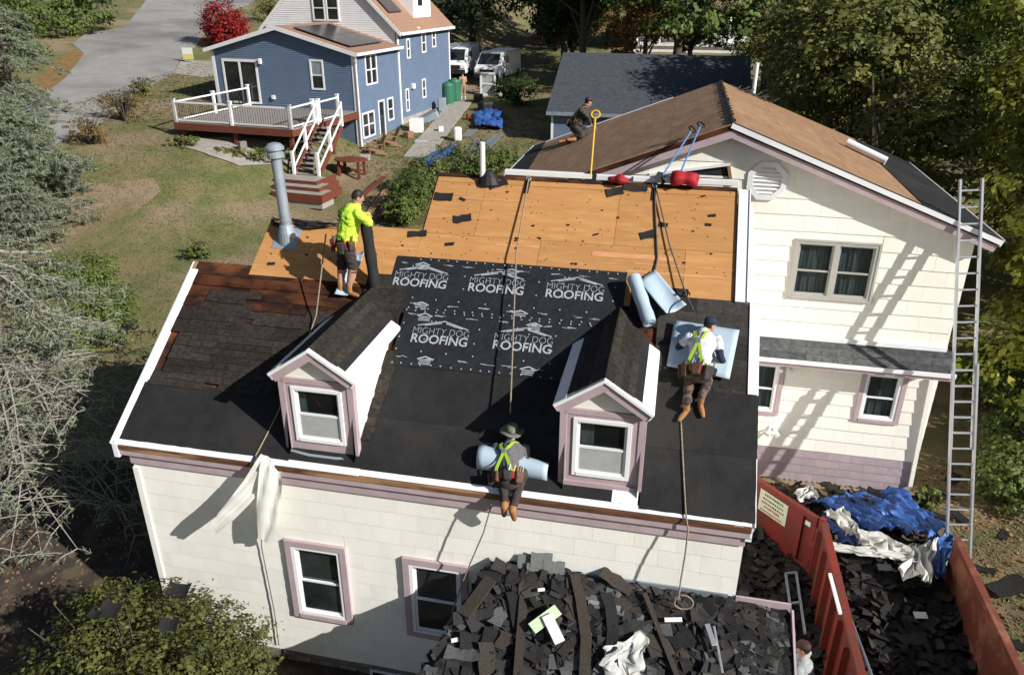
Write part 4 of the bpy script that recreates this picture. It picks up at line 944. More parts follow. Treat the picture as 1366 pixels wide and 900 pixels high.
# ================================================================== roof furniture
def lathe(b, base, axis, prof, n=18):
    axis = npv(axis); axis /= np.linalg.norm(axis); h = npv((1, 0, 0)) if abs(axis[0]) < .9 else npv((0, 1, 0)); x = h-axis*(h@axis); x /= np.linalg.norm(x); y = np.cross(axis, x); base = npv(base)
    vs = [base+axis*z+r*(x*math.cos(2*math.pi*k/n)+y*math.sin(2*math.pi*k/n)) for z, r in prof for k in range(n)]; m = len(prof)
    b.add(vs, [(i*n+k, i*n+(k+1) % n, (i+1)*n+(k+1) % n, (i+1)*n+k) for i in range(m-1) for k in range(n)]+[tuple(range(n))[::-1], tuple((m-1)*n+k for k in range(n))]); return b
a, b_ = rp(384, 318); base = RP(a, b_, 0)
vs_ = thing('flue_pipe', 'tall grey galvanised flue pipe with round cap on the plywood roof', 'flue pipe', base)
b = MB(); roofbox(b, a-.24, a+.22, b_-.24, b_+.24, .006, .012); b.build('flashing_plate', M['galv'], vs_)
lathe(MB(), base-npv((0, 0, .1)), (0, 0, 1), [(0, .17), (.22, .155), (.34, .125), (.36, .11)]).build('flashing_cone', M['galv'], vs_, smooth=False)
topz = ony(366, 205, base[1])[2]; Lp = topz-base[2]; tlt = npv((-.03, 0, 1))
lathe(MB(), base+npv((0, 0, .2)), tlt, [(0, .095), (Lp-.28, .095)]).build('pipe', M['galv'], vs_, smooth=False)
lathe(MB(), base+npv((0, 0, .32)), tlt, [(0, .105), (.05, .105)]).build('storm_collar', M['galv'], vs_)
lathe(MB(), base+npv((0, 0, .2))+tlt*(Lp-.29), tlt, [(0, .10), (.03, .15), (.10, .15), (.12, .12), (.15, .12), (.16, .165), (.20, .165), (.26, .11), (.28, .04)]).build('cap', M['galv'], vs_)
c = RP(*rp(362, 302), .02); tag(crumple('black_felt_roll', 'crumpled black felt along the top of the small plywood roof', 'felt', lambda s_, t_: (RP(.93+1.5*s_, BM_-.13+.16*t_-.03*s_, .03), RN), 16, M['felt'], seed=12, amp=.05, k=1.8), group=None)
# white pvc vent with dark boot behind the ridge
p = RP(*rp(644, 243), 0); vp = thing('vent_stub', 'short white plastic vent pipe with black boot at the ridge of the plywood', 'vent pipe', p)
MB().tube([p-npv((0, 0, .05)), p+npv((0, 0, .72))], .05, 12).build('pipe', M['pvc'], vp)
lathe(MB(), p+npv((.10, .05, -.02)), (0, 0, 1), [(0, .22), (.12, .16), (.22, .08)], 12).build('boot', M['black'], vp)
# white boards along the ridge, bags, tools
yr_ = RP(0, BT)[1]; zr_ = RP(0, BT)[2]
for k, (u0, u1, v0, v1, dy, hz) in enumerate(((674, 790, 229, 235, .05, .06), (735, 878, 232, 241, .16, .05), (845, 985, 238, 244, .10, .04))):
    p, q = ony(u0, v0, yr_+dy), ony(u1, v1, yr_+dy); bb = MB(); bb.bar(p, q, .12, .085); tag(bb.build('white_trim_board', M['white'], None, bev=.004), ('long white trim board along the left of the ridge', 'white trim board in the middle of the ridge behind the yellow shovel', 'white trim board at the ridge beside the wing wall')[k], 'board')
def bag(label, u, v, y, sx, sz, seed):
    c = ony(u, v, y); R2 = np.random.RandomState(seed); bm = bmesh.new(); bmesh.ops.create_icosphere(bm, subdivisions=3, radius=1)
    for vtx in bm.verts:
        n_ = 1+.18*math.sin(vtx.co.x*5+seed)+.12*math.sin(vtx.co.y*7+vtx.co.z*4); vtx.co = (vtx.co.x*sx*n_, vtx.co.y*.14*n_, max(-.5, vtx.co.z)*sz*n_)
    me = bpy.data.meshes.new('red_bag'); bm.to_mesh(me); bm.free(); me.materials.append(M['redcloth'])
    for p_ in me.polygons: p_.use_smooth = True
    return tag(link('red_bag', me, None, Matrix.Translation(Vector(c))), label, 'bag')
bag('small red bag on the ridge beside the yellow shovel', 826, 240, yr_-.03, .18, .09, 1); bag('larger red bag on the ridge below the blue shovels', 911, 240, yr_-.03, .24, .16, 4)
# roofing shovels
def shovel(label, p, q, m, gripm, blade_dir):
    p, q = npv(p), npv(q); t = thing('roofing_shovel', label, 'shovel', p)
    MB().tube([p, q], .017, 8).build('handle', m, t); d = (q-p)/np.linalg.norm(q-p); s_ = np.cross(d, npv(blade_dir)); s_ /= np.linalg.norm(s_)
    b = MB(); ring = [q+d*.07+.075*(s_*math.cos(a)+d*math.sin(a)*.9) for a in np.linspace(0, 2*math.pi, 13)]; b.tube(ring, .016, 6); b.build('grip', gripm, t)
    b = MB(); f = -d; b.prism([p+s_*.10+f*.2, p-s_*.10+f*.2, p-s_*.11, p-s_*.03-f*.06, p+s_*.03-f*.06, p+s_*.11], np.cross(s_, d)*.006); b.build('blade', M['black'], t)
    return t
shovel('roofing shovel with bright yellow handle standing at the ridge', ony(788, 232, yr_+.02), ony(794, 158, yr_+.35), M['yellow'], M['yellow'], (0, 1, 0))
shovel('blue-handled roofing shovel leaning on the wing rake, left of the pair', ony(884, 234, yr_+.1), ony(922, 175, Y0-.03), M['bluem'], M['black'], (0, 1, 0))
shovel('blue-handled roofing shovel leaning on the wing rake, right of the pair', ony(906, 234, yr_+.1), ony(934, 169, Y0-.03), M['bluem'], M['black'], (0, 1, 0))
# white roll on the wing roof
ep, en_, nn = WROLL; t = thing('membrane_roll', 'white roll of membrane lying down the tan wing roof', 'roll', ep)
b = MB(); b.tube([ep-nn*.0, en_-nn*.0], .095, 14); b.build('roll', M['white_al'], t); b = MB(); d = (en_-ep)/np.linalg.norm(en_-ep); b.tube([en_, en_+d*.004], .05, 10); b.build('roll_core', M['concrete'], t)
# membranes near the right dormer
def sheet_px(name, label, pix, hs, m, n=10, bend=.05, cat='membrane', seed=0, under=None, m2=None):
    C_ = [RP(*rp(u, v), h) for (u, v), h in zip(pix, hs)]; G = []; R2 = random.Random(seed); ph = R2.random()*6
    for j in range(n+1):
        row = []
        for i in range(n+1):
            s_, t_ = i/n, j/n; p = C_[0]*(1-s_)*(1-t_)+C_[1]*s_*(1-t_)+C_[2]*s_*t_+C_[3]*(1-s_)*t_
            row.append(p+RN*bend*(math.sin(s_*5+ph)*.5+math.sin(t_*4+s_*2+ph))*.5)
        G.append(row)
    b = MB().sheet(G, .004, RN); return tag(b.build(name, m, None, smooth=True), label, cat)
def roll_px(label, p, q, r, m=M['membrane'], name='membrane_roll', endm=None):
    p, q = npv(p), npv(q); t = thing(name, label, 'roll', p); d = (q-p)/np.linalg.norm(q-p)
    b = MB(); b.tube([p+(q-p)*k/10 for k in range(11)], [r*(1+.06*math.sin(k*1.7)) for k in range(11)], 16, cap=False); b.build('roll', m, t, smooth=True)
    for e in (p, q):
        h = npv((0, 0, 1)) if abs(d[2]) < .8 else npv((1, 0, 0)); x = h-d*(h@d); x /= np.linalg.norm(x); y = np.cross(d, x)
        sp = [e+(r*(.98-.8*k/40))*(x*math.cos(k*.55)+y*math.sin(k*.55)) for k in range(41)]; b = MB(); b.tube(sp, .006, 4); b.build('spiral_end', endm or m, t)
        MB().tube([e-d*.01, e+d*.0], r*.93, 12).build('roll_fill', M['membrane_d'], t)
    return t
roll_px('light blue roll of membrane leaning behind the right dormer', RP(*rp(845, 380), .22), RP(*rp(866, 440), .20), .11)
sheet_px('membrane_sheet', 'curled light blue membrane sheet beside the roll at the plywood edge', [(852, 382), (888, 425), (915, 412), (873, 362)], (.06, .16, .12, .10), M['membrane'], bend=.10, seed=1)
sheet_px('membrane_sheet', 'large light blue membrane sheet behind the man in the white shirt', [(889, 490), (972, 510), (985, 446), (899, 432)], (.06, .10, .16, .12), M['membrane'], bend=.04, seed=2)
sheet_px('membrane_sheet', 'light blue membrane strip hanging behind the left dormer', [(449, 398), (466, 398), (490, 340), (474, 345)], (.10, .10, .12, .12), M['membrane'], bend=.05, seed=3)
p, q = RP(*rp(643, 605), .18), RP(*rp(734, 632), .14)
b = 0
G = []
for i in range(13):
    s_ = i/12; c = RP(*rp(640+92*s_, 610+20*s_), .02); R0 = .17-.05*s_; row = []
    for k in range(9):
        a = math.pi*(-.05+1.1*k/8); row.append(c+RS*R0*math.cos(a)*1.1+RN*R0*math.sin(a)*1.3)
    G.append(row)
tag(MB().sheet(G, .004, RN).build('membrane_sheet', M['membrane'], None, smooth=True), 'arched light blue membrane sheet beneath the man in the boonie hat', 'membrane')
# black roll standing upright
p0 = RP(*rp(501, 384), .02); p1 = ony(487, 293, p0[1]+.15); roll_px('black underlayment roll standing upright beside the man in lime', p0, p1, .095, M['felt'], 'underlayment_roll', M['felt'])
# white plastic hanging over the gutter
def hang(s_, t_):
    u = 340+28*s_-55*t_*(1-s_)*.9+ (8*s_*t_); v = 612+14*s_*0+t_*(100*(.95 if s_ < .5 else 1.05)); y = -.12-.30*math.sin(math.pi*min(1, t_*.8))*(.5+.5*s_)-.05
    return ony(u, v, y), (0, -1, 0)
hs_ = thing('plastic_sheet', 'limp white plastic sheet with two tails hanging over the eave above the left window', 'plastic sheet', ony(355, 625, -.12))
for nm, path, wl in (('left_tail', [(358, 610, .06, 20), (352, 622, .16, 24), (338, 645, .24, 25), (320, 668, .36, 24), (302, 688, .46, 20), (285, 706, .52, 8)], 1), ('right_tail', [(360, 610, .06, 24), (361, 626, .15, 30), (360, 650, .24, 32), (358, 675, .28, 32), (358, 700, .28, 30), (353, 722, .26, 16)], 2)):
    Gd = []; n_ = len(path)
    for q in range((n_-1)*5+1):
        f_ = q/5; i_ = min(n_-2, int(f_)); w_ = f_-i_; u, v, d_, wd = [path[i_][k]*(1-w_)+path[i_+1][k]*w_ for k in range(4)]; row = []
        for k in range(9):
            t_ = k/8-.5; row.append(ony(u+wd*t_, v+(10*t_ if wl == 1 else 3*math.sin(t_*5)), -d_-.022*math.sin(t_*11+q*.22)-.012*math.sin(t_*19+q*.5)+.10*t_))
        Gd.append(row)
    MB().grid(Gd).build(nm, M['wtarp'], hs_, smooth=True)
# ================================================================== ropes
def rope(label, pts, r=.011, m='rope', sag=0):
    P = [npv(p) for p in pts]; Q = []
    for a, e in zip(P, P[1:]):
        for k in range(8): t_ = k/8; Q.append(a*(1-t_)+e*t_-npv((0, 0, sag*4*t_*(1-t_))))
    Q.append(P[-1]); return tag(MB().tube(Q, r, 6).build('rope', M[m], None, smooth=True), label, 'rope')
rope('safety rope running from the ridge down to the man in the boonie hat', [RP(5.53, BT+.03, .04), RP(*rp(690, 345), .16), RP(*rp(684, 562), .32)], .014)
rope('safety rope running from the ridge down to the man in the white shirt', [RP(7.79, BT+.02, .04), RP(*rp(893, 330), .06), RP(*rp(915, 400), .12), RP(*rp(921, 436), .5)], .012, 'rope_d')
rope('dark lanyard lying down the plywood beside the right safety rope', [RP(7.79, BT+.01, .02), RP(*rp(874, 280), .02), RP(*rp(877, 345), .02), RP(*rp(873, 365), .03)], .016, 'rope_d')
rope('rope from the belt of the man in lime down over the left roof', [RP(*rp(452, 345), .7), RP(*rp(425, 425), .12), RP(*rp(413, 450), .03), RP(*rp(370, 555), .03), RP(*rp(335, 622), .03)], .013)
rope('thin rope hanging down the cream wall below the white plastic', [ony(345, 650, -.2), ony(349, 730, -.05), ony(366, 815, -.05), ony(372, 860, -.05)], .009, 'rope_d')
rope('rope hanging from the belt of the man in the boonie hat to the heap', [ony(656, 672, -.25), ony(645, 710, -.3), ony(620, 768, -.3), ony(603, 815, -.3)], .011)
cps = [RP(*rp(908, 560), .04), RP(*rp(913, 660), .04), RP(rp(915, 680)[0], .0, .045), RP(rp(917, 690)[0], -.12, .02), ony(918, 706, -.17), ony(914, 740, -.25), ony(908, 775, -.3)]
cc = npv(ony(912, 800, -.3)); cps += [cc+npv((.13*math.cos(a), -.02*a/3-.05*math.sin(a*.5), .13*math.sin(a)*.8)) for a in np.linspace(2.2, 9.5, 16)]
rope('long rope falling from the right roof over the eave into a coil on the heap', cps, .012)
# ridge anchors
for k, a in enumerate((5.53, 7.79)):
    t = thing('roof_anchor', ('roof anchor at the ridge holding the left safety rope', 'roof anchor at the ridge holding the right safety rope')[k], 'anchor', RP(a, BT, 0))
    b = MB(); roofbox(b, a-.04, a+.04, BT-.35, BT+.02, .005, .012); b.build('strap_plate', M['black'], t); b = MB(); b.tube([RP(a+.04*math.cos(q), BT-.02+.05*math.sin(q), .03) for q in np.linspace(0, 6.28, 10)], .009, 5); b.build('ring', M['galv'], t)
p = RP(*rp(912, 397), .03); tag(MB().tube([p+npv((.09*math.cos(q)-.02*q*.3, .05*math.sin(q*1.3), .04+.03*math.sin(q*2))) for q in np.linspace(0, 9, 24)], .014, 6).build('rope_grab', M['black'], None), 'black rope grab lying at the lower plywood edge', 'rope grab')
# scraps on the big shrub are placed with the shrub
# ================================================================== blue house
BA = npv((-8.3, 29.73, 2.136)); BR_ = -math.radians(5.949)
bex = npv((math.cos(BR_), math.sin(BR_), 0)); bey = npv((-math.sin(BR_), math.cos(BR_), 0))
MBH = Matrix.Translation(Vector(BA)) @ Matrix.Rotation(BR_, 4, 'Z')
def bw(x, y, z): return BA+bex*x+bey*y+npv((0, 0, z))
def bpix(u, v, y=0):         # local coordinates of a pixel on the plane local y
    p = hit(u, v, BA+bey*y, bey)-BA; return p@bex, p@bey, p[2]
def bpixs(u, v, x=0):
    p = hit(u, v, BA+bex*x, bex)-BA; return p@bex, p@bey, p[2]
class LB(MB):                # builds in the blue house frame
    def add(s, vs, fs): return MB.add(s, [bw(*p) for p in vs], fs)
blue = thing('blue_house', 'blue clapboard house with tan roof, solar panels and raised white-railed deck', 'house', BA, rz=BR_)
def lbx(name, d, m, parent, bev=0): return LB().box(*d).build(name, m, parent, bev=bev)
XW = -8.55; E1 = 4.92; A1 = 6.05; XM = -4.28; YS = 5.05; YE = 12.6; E2 = 5.85; A2 = 9.9; ZF = 2.2
def gable_poly(x0, x1, xm, z0, ze, za, y): return [(x0, y, z0), (x1, y, z0), (x1, y, ze), (xm, y, za), (x0, y, ze)]
b = LB(); b.prism(gable_poly(XW, 0, XM, -.3, E1, A1, 0), (0, .12, 0)); b.box(-.12, 0, .121, YS, -.3, E1); b.box(XW, XW+.12, .121, YS, -.3, E1); bwall = b.build('wall', M['blue'], blue)
b = LB(); b.box(-.12, .02, YS, YE, -.2, E2); b.box(XW-.02, XW+.1, YS, YE, -.2, E2); b.prism(gable_poly(XW, 0, XM, -.2, E2, A2-.1, YE-.1), (0, .1, 0)); bwall2 = b.build('upper_wall', M['blue'], blue)
b = LB(); b.prism(gable_poly(XW, 0, XM, 4.6, E2, A2-.1, YS+.001), (0, .1, 0)); wgab = b.build('white_gable', M['white'], blue)
# clapboards, each a lapped board
z = 2.0; k = 0
while z < A1-.08:                                 # facing the camera
    hw = 0
    x0_, x1_ = XW, 0
    if z > E1: t = (z-E1)/(A1-E1); x0_, x1_ = XW+(XM-XW)*t+.05, -(-XM)*t-.05
    xs_ = [(x0_, x1_)]
    for h in ((-8.0, -5.78, 2.0, 4.5), (-2.62, -1.78, 3.05, 4.62)):
        if z+.11 > h[2] and z < h[3]:
            xs_ = [q for (p0, p1) in xs_ for q in ((p0, min(p1, h[0])), (max(p0, h[1]), p1)) if q[1]-q[0] > .02]
    for p0, p1 in xs_:
        q = LB(); q.add([(p0, 0, z), (p1, 0, z), (p1, 0, z+.105), (p0, 0, z+.105), (p0, -.03, z), (p1, -.03, z), (p1, -.004, z+.105), (p0, -.004, z+.105)], [(4, 5, 6, 7), (0, 1, 5, 4), (1, 2, 6, 5), (3, 0, 4, 7)]); q.build('clapboard', M['blue'], bwall, fix=False)
    z += .10
def side_boards(y0_, y1_, z0, z1, parent, x, holes):
    z = z0
    q = LB()
    while z < z1:
        ys_ = [(y0_, y1_)]
        for h in holes:
            if z+.1 > h[2] and z < h[3]: ys_ = [s for (p0, p1) in ys_ for s in ((p0, min(p1, h[0])), (max(p0, h[1]), p1)) if s[1]-s[0] > .02]
        for p0, p1 in ys_: q.add([(x, p0, z), (x, p1, z), (x, p1, z+.1), (x, p0, z+.1), (x+.03, p0, z), (x+.03, p1, z), (x+.004, p1, z+.1), (x+.004, p0, z+.1)], [(4, 5, 6, 7), (0, 1, 5, 4), (3, 0, 4, 7), (1, 2, 6, 5)])
        z += .10
    o = q.build('clapboards', M['blue'], parent, fix=False); o['kind'] = 'stuff'
SW1 = [(1.05, 2.35, 3.25, 4.78), (.3, 1.7, .62, 1.95), (2.2, 2.95, .2, 2.35), (3.30, 4.05, 1.1, 2.35)]
side_boards(.12, YS-.05, .45, E1, bwall, 0, SW1)
SW2 = []
for (u0, v0, u1, v1) in ((541, 52, 547, 78), (561, 44, 568, 70), (575, 38, 581, 63), (540, 119, 546, 148), (562, 106, 568, 130)):
    a = bpixs(u0, v0, .02); c = bpixs(u1, v1, .02); SW2.append((a[1], c[1], c[2], a[2]))
side_boards(YS+.1, YE-.05, 1.0, E2, bwall2, .02, SW2)
def bwin_side(h, x, parent, door=False, twin=False):
    y0_, y1_, z0, z1 = h; f = LB(); t = .09
    f.box(x-.02, x+.05, y0_, y0_+t, z0, z1); f.box(x-.02, x+.05, y1_-t, y1_, z0, z1); f.box(x-.02, x+.05, y0_+t, y1_-t, z1-t, z1)
    if not door: f.box(x-.02, x+.05, y0_+t, y1_-t, z0, z0+t); f.box(x-.02, x+.035, y0_+t, y1_-t, (z0+z1)/2-.03, (z0+z1)/2+.03)
    if twin: f.box(x-.02, x+.045, (y0_+y1_)/2-.05, (y0_+y1_)/2+.05, z0+t, z1-t)
    o = f.build('door' if door else 'window', M['white'], parent); LB().box(x-.02, x+.012, y0_+t, y1_-t, z0+(.02 if door else t), z1-t).build('pane', M['glass'], o); return o
bwin_side(SW1[0], .005, blue, twin=True); bwin_side(SW1[1], .005, blue, twin=True); bwin_side(SW1[2], .005, blue, door=True); bwin_side(SW1[3], .005, blue)
for h in SW2: bwin_side(h, .022, blue)
# front slider and window
f = LB(); f.box(-7.98, -7.86, -.05, .02, 2.2, 4.48); f.box(-5.90, -5.78, -.05, .02, 2.2, 4.48); f.box(-7.86, -5.90, -.05, .02, 4.34, 4.48); f.box(-7.86, -5.9, -.05, .02, 2.2, 2.3); f.box(-6.95, -6.83, -.045, .02, 2.3, 4.34); sd = f.build('sliding_door', M['white'], blue)
for a, e in ((-7.84, -6.97), (-6.81, -5.92)):
    f = LB(); f.box(a, a+.05, -.03, .0, 2.32, 4.32); f.box(e-.05, e, -.03, 0, 2.32, 4.32); f.box(a+.05, e-.05, -.03, 0, 2.32, 2.40); f.box(a+.05, e-.05, -.03, 0, 4.25, 4.32); f.build('door_stile', M['black'], sd)
    lbx('pane', (a+.05, e-.05, -.015, -.005, 2.4, 4.25), M['glass'], sd)
f = LB(); f.box(-2.6, -2.51, -.05, .02, 3.08, 4.58); f.box(-1.89, -1.80, -.05, .02, 3.08, 4.58); f.box(-2.51, -1.89, -.05, .02, 4.49, 4.58); f.box(-2.51, -1.89, -.05, .02, 3.08, 3.17); f.box(-2.51, -1.89, -.035, .02, 3.78, 3.84); wn = f.build('window', M['white'], blue)
lbx('pane', (-2.51, -1.89, -.012, -.004, 3.17, 3.78), M['glass'], wn); lbx('blind', (-2.51, -1.89, -.014, -.006, 3.84, 4.49), M['galv'], wn)
for x in (-.06, XW+.06): lbx('corner_board', (x-.09, x+.09, -.045, .0, .2 if x > -1 else 2, E1-.05), M['white'], blue)
lbx('corner_board', (-.02, .05, -.04, .12, .0, E1-.05), M['white'], blue); lbx('corner_board', (.0, .06, YS-.06, YS+.1, .7, E2-.1), M['white'], blue); lbx('corner_board', (.02, .07, YE-.12, YE+.03, 1, E2-.1), M['white'], blue)
lbx('foundation', (-.2, .035, .15, YE-.02, -.4, .45), M['concrete'], blue); lbx('foundation', (-.2, .045, YS, YE-.01, .45, 1.0), M['concrete'], blue)
# lower roof
for s_, x_e in ((1, .28), (-1, XW-.28)):
    m_ = (A1-E1)/(0-XM); ze = E1-m_*.28+.06
    b = LB(); b.prism([(XM, -.28, A1+.06), (x_e, -.28, ze), (x_e, YS, ze), (XM, YS, A1+.06)], (0, 0, .06)); r1 = b.build('lower_roof', M['tanroof'], blue)
    b = LB(); b.prism([(XM, -.31, A1+.13), (x_e, -.31, ze+.07), (x_e, -.31, ze-.12), (XM, -.31, A1-.08)], (0, .03, 0)); b.build('rake_board', M['white'], blue)
    b = LB(); b.box(x_e-.01 if s_ > 0 else x_e-.03, x_e+.09 if s_ > 0 else x_e+.01, -.31, YS+.05, ze-.08, ze+.06); b.build('gutter', M['white'], blue)
    if s_ > 0:
        nn = npv((m_, 0, 1)); nn /= np.linalg.norm(nn)
        def rpt(u, v): 
            o_ = bw(XM, 0, A1+.13); n_ = bex*nn[0]+npv((0, 0, nn[2])); p = hit(u, v, o_, n_)-BA; return np.array([p@bex, p@bey])
        cs = [rpt(*q) for q in ((409, 40), (448, 27), (503, 42), (467, 60))]
        x0_, x1_ = XM+.7, -.35; y0_, y1_ = .35, 4.0; zf = lambda x: A1+.13-m_*(x-XM)
        for i in range(2):
            for j in range(2):
                xa, xb = x0_+(x1_-x0_)*i/2+.015, x0_+(x1_-x0_)*(i+1)/2-.015; ya, yb = y0_+(y1_-y0_)*j/2+.015, y0_+(y1_-y0_)*(j+1)/2-.015
                q = LB(); q.prism([(xa, ya, zf(xa)+.08), (xb, ya, zf(xb)+.08), (xb, yb, zf(xb)+.08), (xa, yb, zf(xa)+.08)], (0, 0, .035)); q.build('solar_panel', M['panel'], blue)
# upper roof, steep
for s_, x_e in ((1, .30), (-1, XW-.3)):
    m_ = (A2-E2)/(0-XM); ze = E2-m_*.3+.05
    b = LB(); b.prism([(XM, YS-.15, A2+.05), (x_e, YS-.15, ze), (x_e, YE+.2, ze), (XM, YE+.2, A2+.05)], (0, 0, .07)); b.build('upper_roof', M['tanroof'], blue)
    b = LB(); b.prism([(XM, YS-.18, A2+.12), (x_e, YS-.18, ze+.08), (x_e, YS-.18, ze-.16), (XM, YS-.18, A2-.12)], (0, .03, 0)); b.build('rake_board', M['white'], blue)
    b = LB(); b.box(x_e-.02 if s_ > 0 else x_e-.1, x_e+.1 if s_ > 0 else x_e+.02, YS-.15, YE+.2, ze-.1, ze+.05); b.build('gutter', M['white'], blue)
    if s_ > 0:
        zf = lambda x: A2+.12-m_*(x-XM)
        for i in range(3):
            xa, xb = -3.9+i*1.1, -3.9+(i+1)*1.1-.03
            q = LB(); q.prism([(xa, YS+.5, zf(xa)+.1), (xb, YS+.5, zf(xb)+.1), (xb, YS+2.1, zf(xb)+.1), (xa, YS+2.1, zf(xa)+.1)], (0, 0, .04)); q.build('solar_panel', M['panel'], blue)
        q = LB(); q.box(XM+.3, -.35, YS+3.1, YE-1.9, E2+.05, A2-.7); dm = q.build('roof_dormer', M['white'], blue)
        lbx('window', (-.36, -.33, YS+3.8, YS+4.4, E2+1.1, E2+2.0), M['glass'], dm)
# gable twin window
f = LB(); cx = bpix(434, 5, YS)[0]
for i in (-1, 1):
    q = LB(); xa, xb = cx+(-.85 if i < 0 else .04), cx+(-.04 if i < 0 else .85); z0, z1 = E2+.35, E2+1.7
    q.box(xa, xa+.08, YS-.06, YS, z0, z1); q.box(xb-.08, xb, YS-.06, YS, z0, z1); q.box(xa+.08, xb-.08, YS-.06, YS, z1-.08, z1); q.box(xa+.08, xb-.08, YS-.06, YS, z0, z0+.08); q.box(xa+.08, xb-.08, YS-.05, YS, (z0+z1)/2-.03, (z0+z1)/2+.03)
    o = q.build('gable_window', M['white'], wgab); lbx('pane', (xa+.08, xb-.08, YS-.03, YS-.01, z0+.08, z1-.08), M['glass'], o)
z = 5.0
while z < A2-.3:
    t = max(0, (z-E2)/(A2-E2)); q = LB(); xa, xb = XW*(1-t)+XM*t+.1, XM*t-.1; q.add([(xa, YS, z), (xb, YS, z), (xb, YS, z+.1), (xa, YS, z+.1), (xa, YS-.018, z), (xb, YS-.018, z), (xb, YS-.004, z+.1), (xa, YS-.004, z+.1)], [(4, 5, 6, 7), (0, 1, 5, 4)]); q.build('white_clapboard', M['white'], wgab, fix=False); z += .115
def wlight(u, v):
    x, y, z = bpix(u, v, -.05); LB().box(x-.09, x+.09, -.16, -.02, z-.14, z+.14).build('wall_light', M['white'], blue, bev=.03)
wlight(347, 82); x, y, z = bpix(365, 130, -.05); LB().box(x-.1, x+.1, -.12, -.02, z-.1, z+.1).build('dryer_vent', M['white'], blue, bev=.02)
for u, v in ((556, 40), (550, 115)): x, y, z = bpixs(u, v, .06); LB().box(.03, .22, y-.15, y+.15, z-.15, z+.15).build('side_vent', M['white'], blue, bev=.03)
q = LB(); q.tube([(.2, -.2, E1-.1), (.1, -.05, E1-.5), (.1, -.05, .3)], .05, 6); q.build('downspout', M['white'], blue)
# ------------------------------------------------------------------ deck
DXL = -8.15; DYF2 = -5.35; DXR = -1.25
def dk(u, v, z): p = onz(u, v, BA[2]+z)-BA; return p@bex, p@bey
ZD = 2.12
c1, c2 = dk(237, 162, ZD), dk(386, 174, ZD); print('deck', c1, c2)
DXL, DYF2, DXR = c1[0], (c1[1]+c2[1])/2, c2[0]
dn2 = npv((0, 0, 1))
deck = thing('deck', 'raised deck with white railing and red-brown rim on the blue house', 'deck', bw((DXL+DXR)/2, DYF2/2, -.6), rz=BR_)
y = DYF2
while y < -.06: lbx('deck_board', (DXL, -.02, y, min(y+.135, -.06), ZD-.03, ZD), M['deckgrey'], deck); y += .14
lbx('rim_board', (DXL-.03, DXR+.03, DYF2-.05, DYF2-.005, ZD-.33, ZD-.004), M['deckred'], deck); lbx('rim_board', (DXL-.05, DXL-.005, DYF2, -.06, ZD-.33, ZD-.004), M['deckred'], deck); lbx('rim_board', (DXR+.005, DXR+.05, DYF2-.05, DYF2+2.1, ZD-.33, ZD-.032), M['deckred'], deck)
lbx('rim_board', (DXR, .1, DYF2+2.1, DYF2+2.15, ZD-.33, ZD-.032), M['deckred'], deck); lbx('rim_board', (.06, .1, DYF2+2.15, -.06, ZD-.33, ZD-.032), M['deckred'], deck)
for x in (DXL+.3, (DXL+DXR)/2, DXR-.2):
    for y in (DYF2+.2, -2.2): lbx('deck_post', (x-.08, x+.08, y-.08, y+.08, gz(*bw(x, y, 0)[:2])-BA[2]-.3, ZD-.33), M['deckred'], deck)
def rail_run(p, q, n, bal=True):
    p, q = npv(p), npv(q)
    for i in range(n+1):
        c = p+(q-p)*i/n; pk = LB().box(c[0]-.065, c[0]+.065, c[1]-.065, c[1]+.065, c[2], c[2]+1.05).build('rail_post', M['white'], deck)
        LB().box(c[0]-.085, c[0]+.085, c[1]-.085, c[1]+.085, c[2]+1.05, c[2]+1.09).build('post_cap', M['white'], pk)
    for h, t in ((.92, .07), (.10, .06)): LB().bar(p+npv((0, 0, h)), q+npv((0, 0, h)), .06, t).build('hand_rail' if h > .5 else 'bottom_rail', M['white'], deck)
    if bal:
        L_ = np.linalg.norm(q-p); k = max(1, int(L_/.13))
        for i in range(1, k): c = p+(q-p)*i/k; LB().tube([c+npv((0, 0, .1)), c+npv((0, 0, .92))], .012, 4).build('baluster', M['black'], deck)
rail_run((DXL+.07, DYF2+.07, ZD), (DXR-.07, DYF2+.07, ZD), 2); rail_run((DXL+.07, -.15, ZD), (DXL+.07, DYF2+.07, ZD), 2); rail_run((DXR-.07, DYF2+.07, ZD), (DXR-.07, DYF2+2.0, ZD), 1); rail_run((0.0, DYF2+2.2, ZD), (0.0, -2.0, ZD), 1)
# stairs toward the camera
SX0, SX1 = DXR+.10, DXR+1.35; sy0 = DYF2+2.1; gzl = gz(*bw(SX0, sy0-2.6, 0)[:2])-BA[2]+.25; ns = max(7, round((ZD-gzl)/.19)); rise = (ZD-gzl)/ns
stair = thing('deck_stairs', 'open wooden stairs with white handrails going down from the deck', 'stairs', bw((SX0+SX1)/2, sy0-2.6, gzl), rz=BR_)
for k in range(1, ns+1):
    y = sy0-.24*k; lbx('tread', (SX0, SX1, y-.02, y+.25, ZD-rise*k-.04, ZD-rise*k), M['deckgrey'], stair)
for x in (SX0-.02, SX1+.02):
    LB().bar((x, sy0, ZD-.15), (x, sy0-.24*ns, gzl-.05), .05, .22).build('stringer', M['deckred'], stair)
    for k, t in enumerate((0, .5, 1)):
        c = npv((x, sy0-.02-.24*ns*t, ZD-(ZD-gzl)*t)); LB().box(x-.06, x+.06, c[1]-.06, c[1]+.06, c[2]-.1, c[2]+1.02).build('rail_post', M['white'], stair)
    for h in (.90, .25): LB().bar((x, sy0, ZD+h), (x, sy0-.24*ns, gzl+h), .06, .06).build('hand_rail', M['white'], stair)
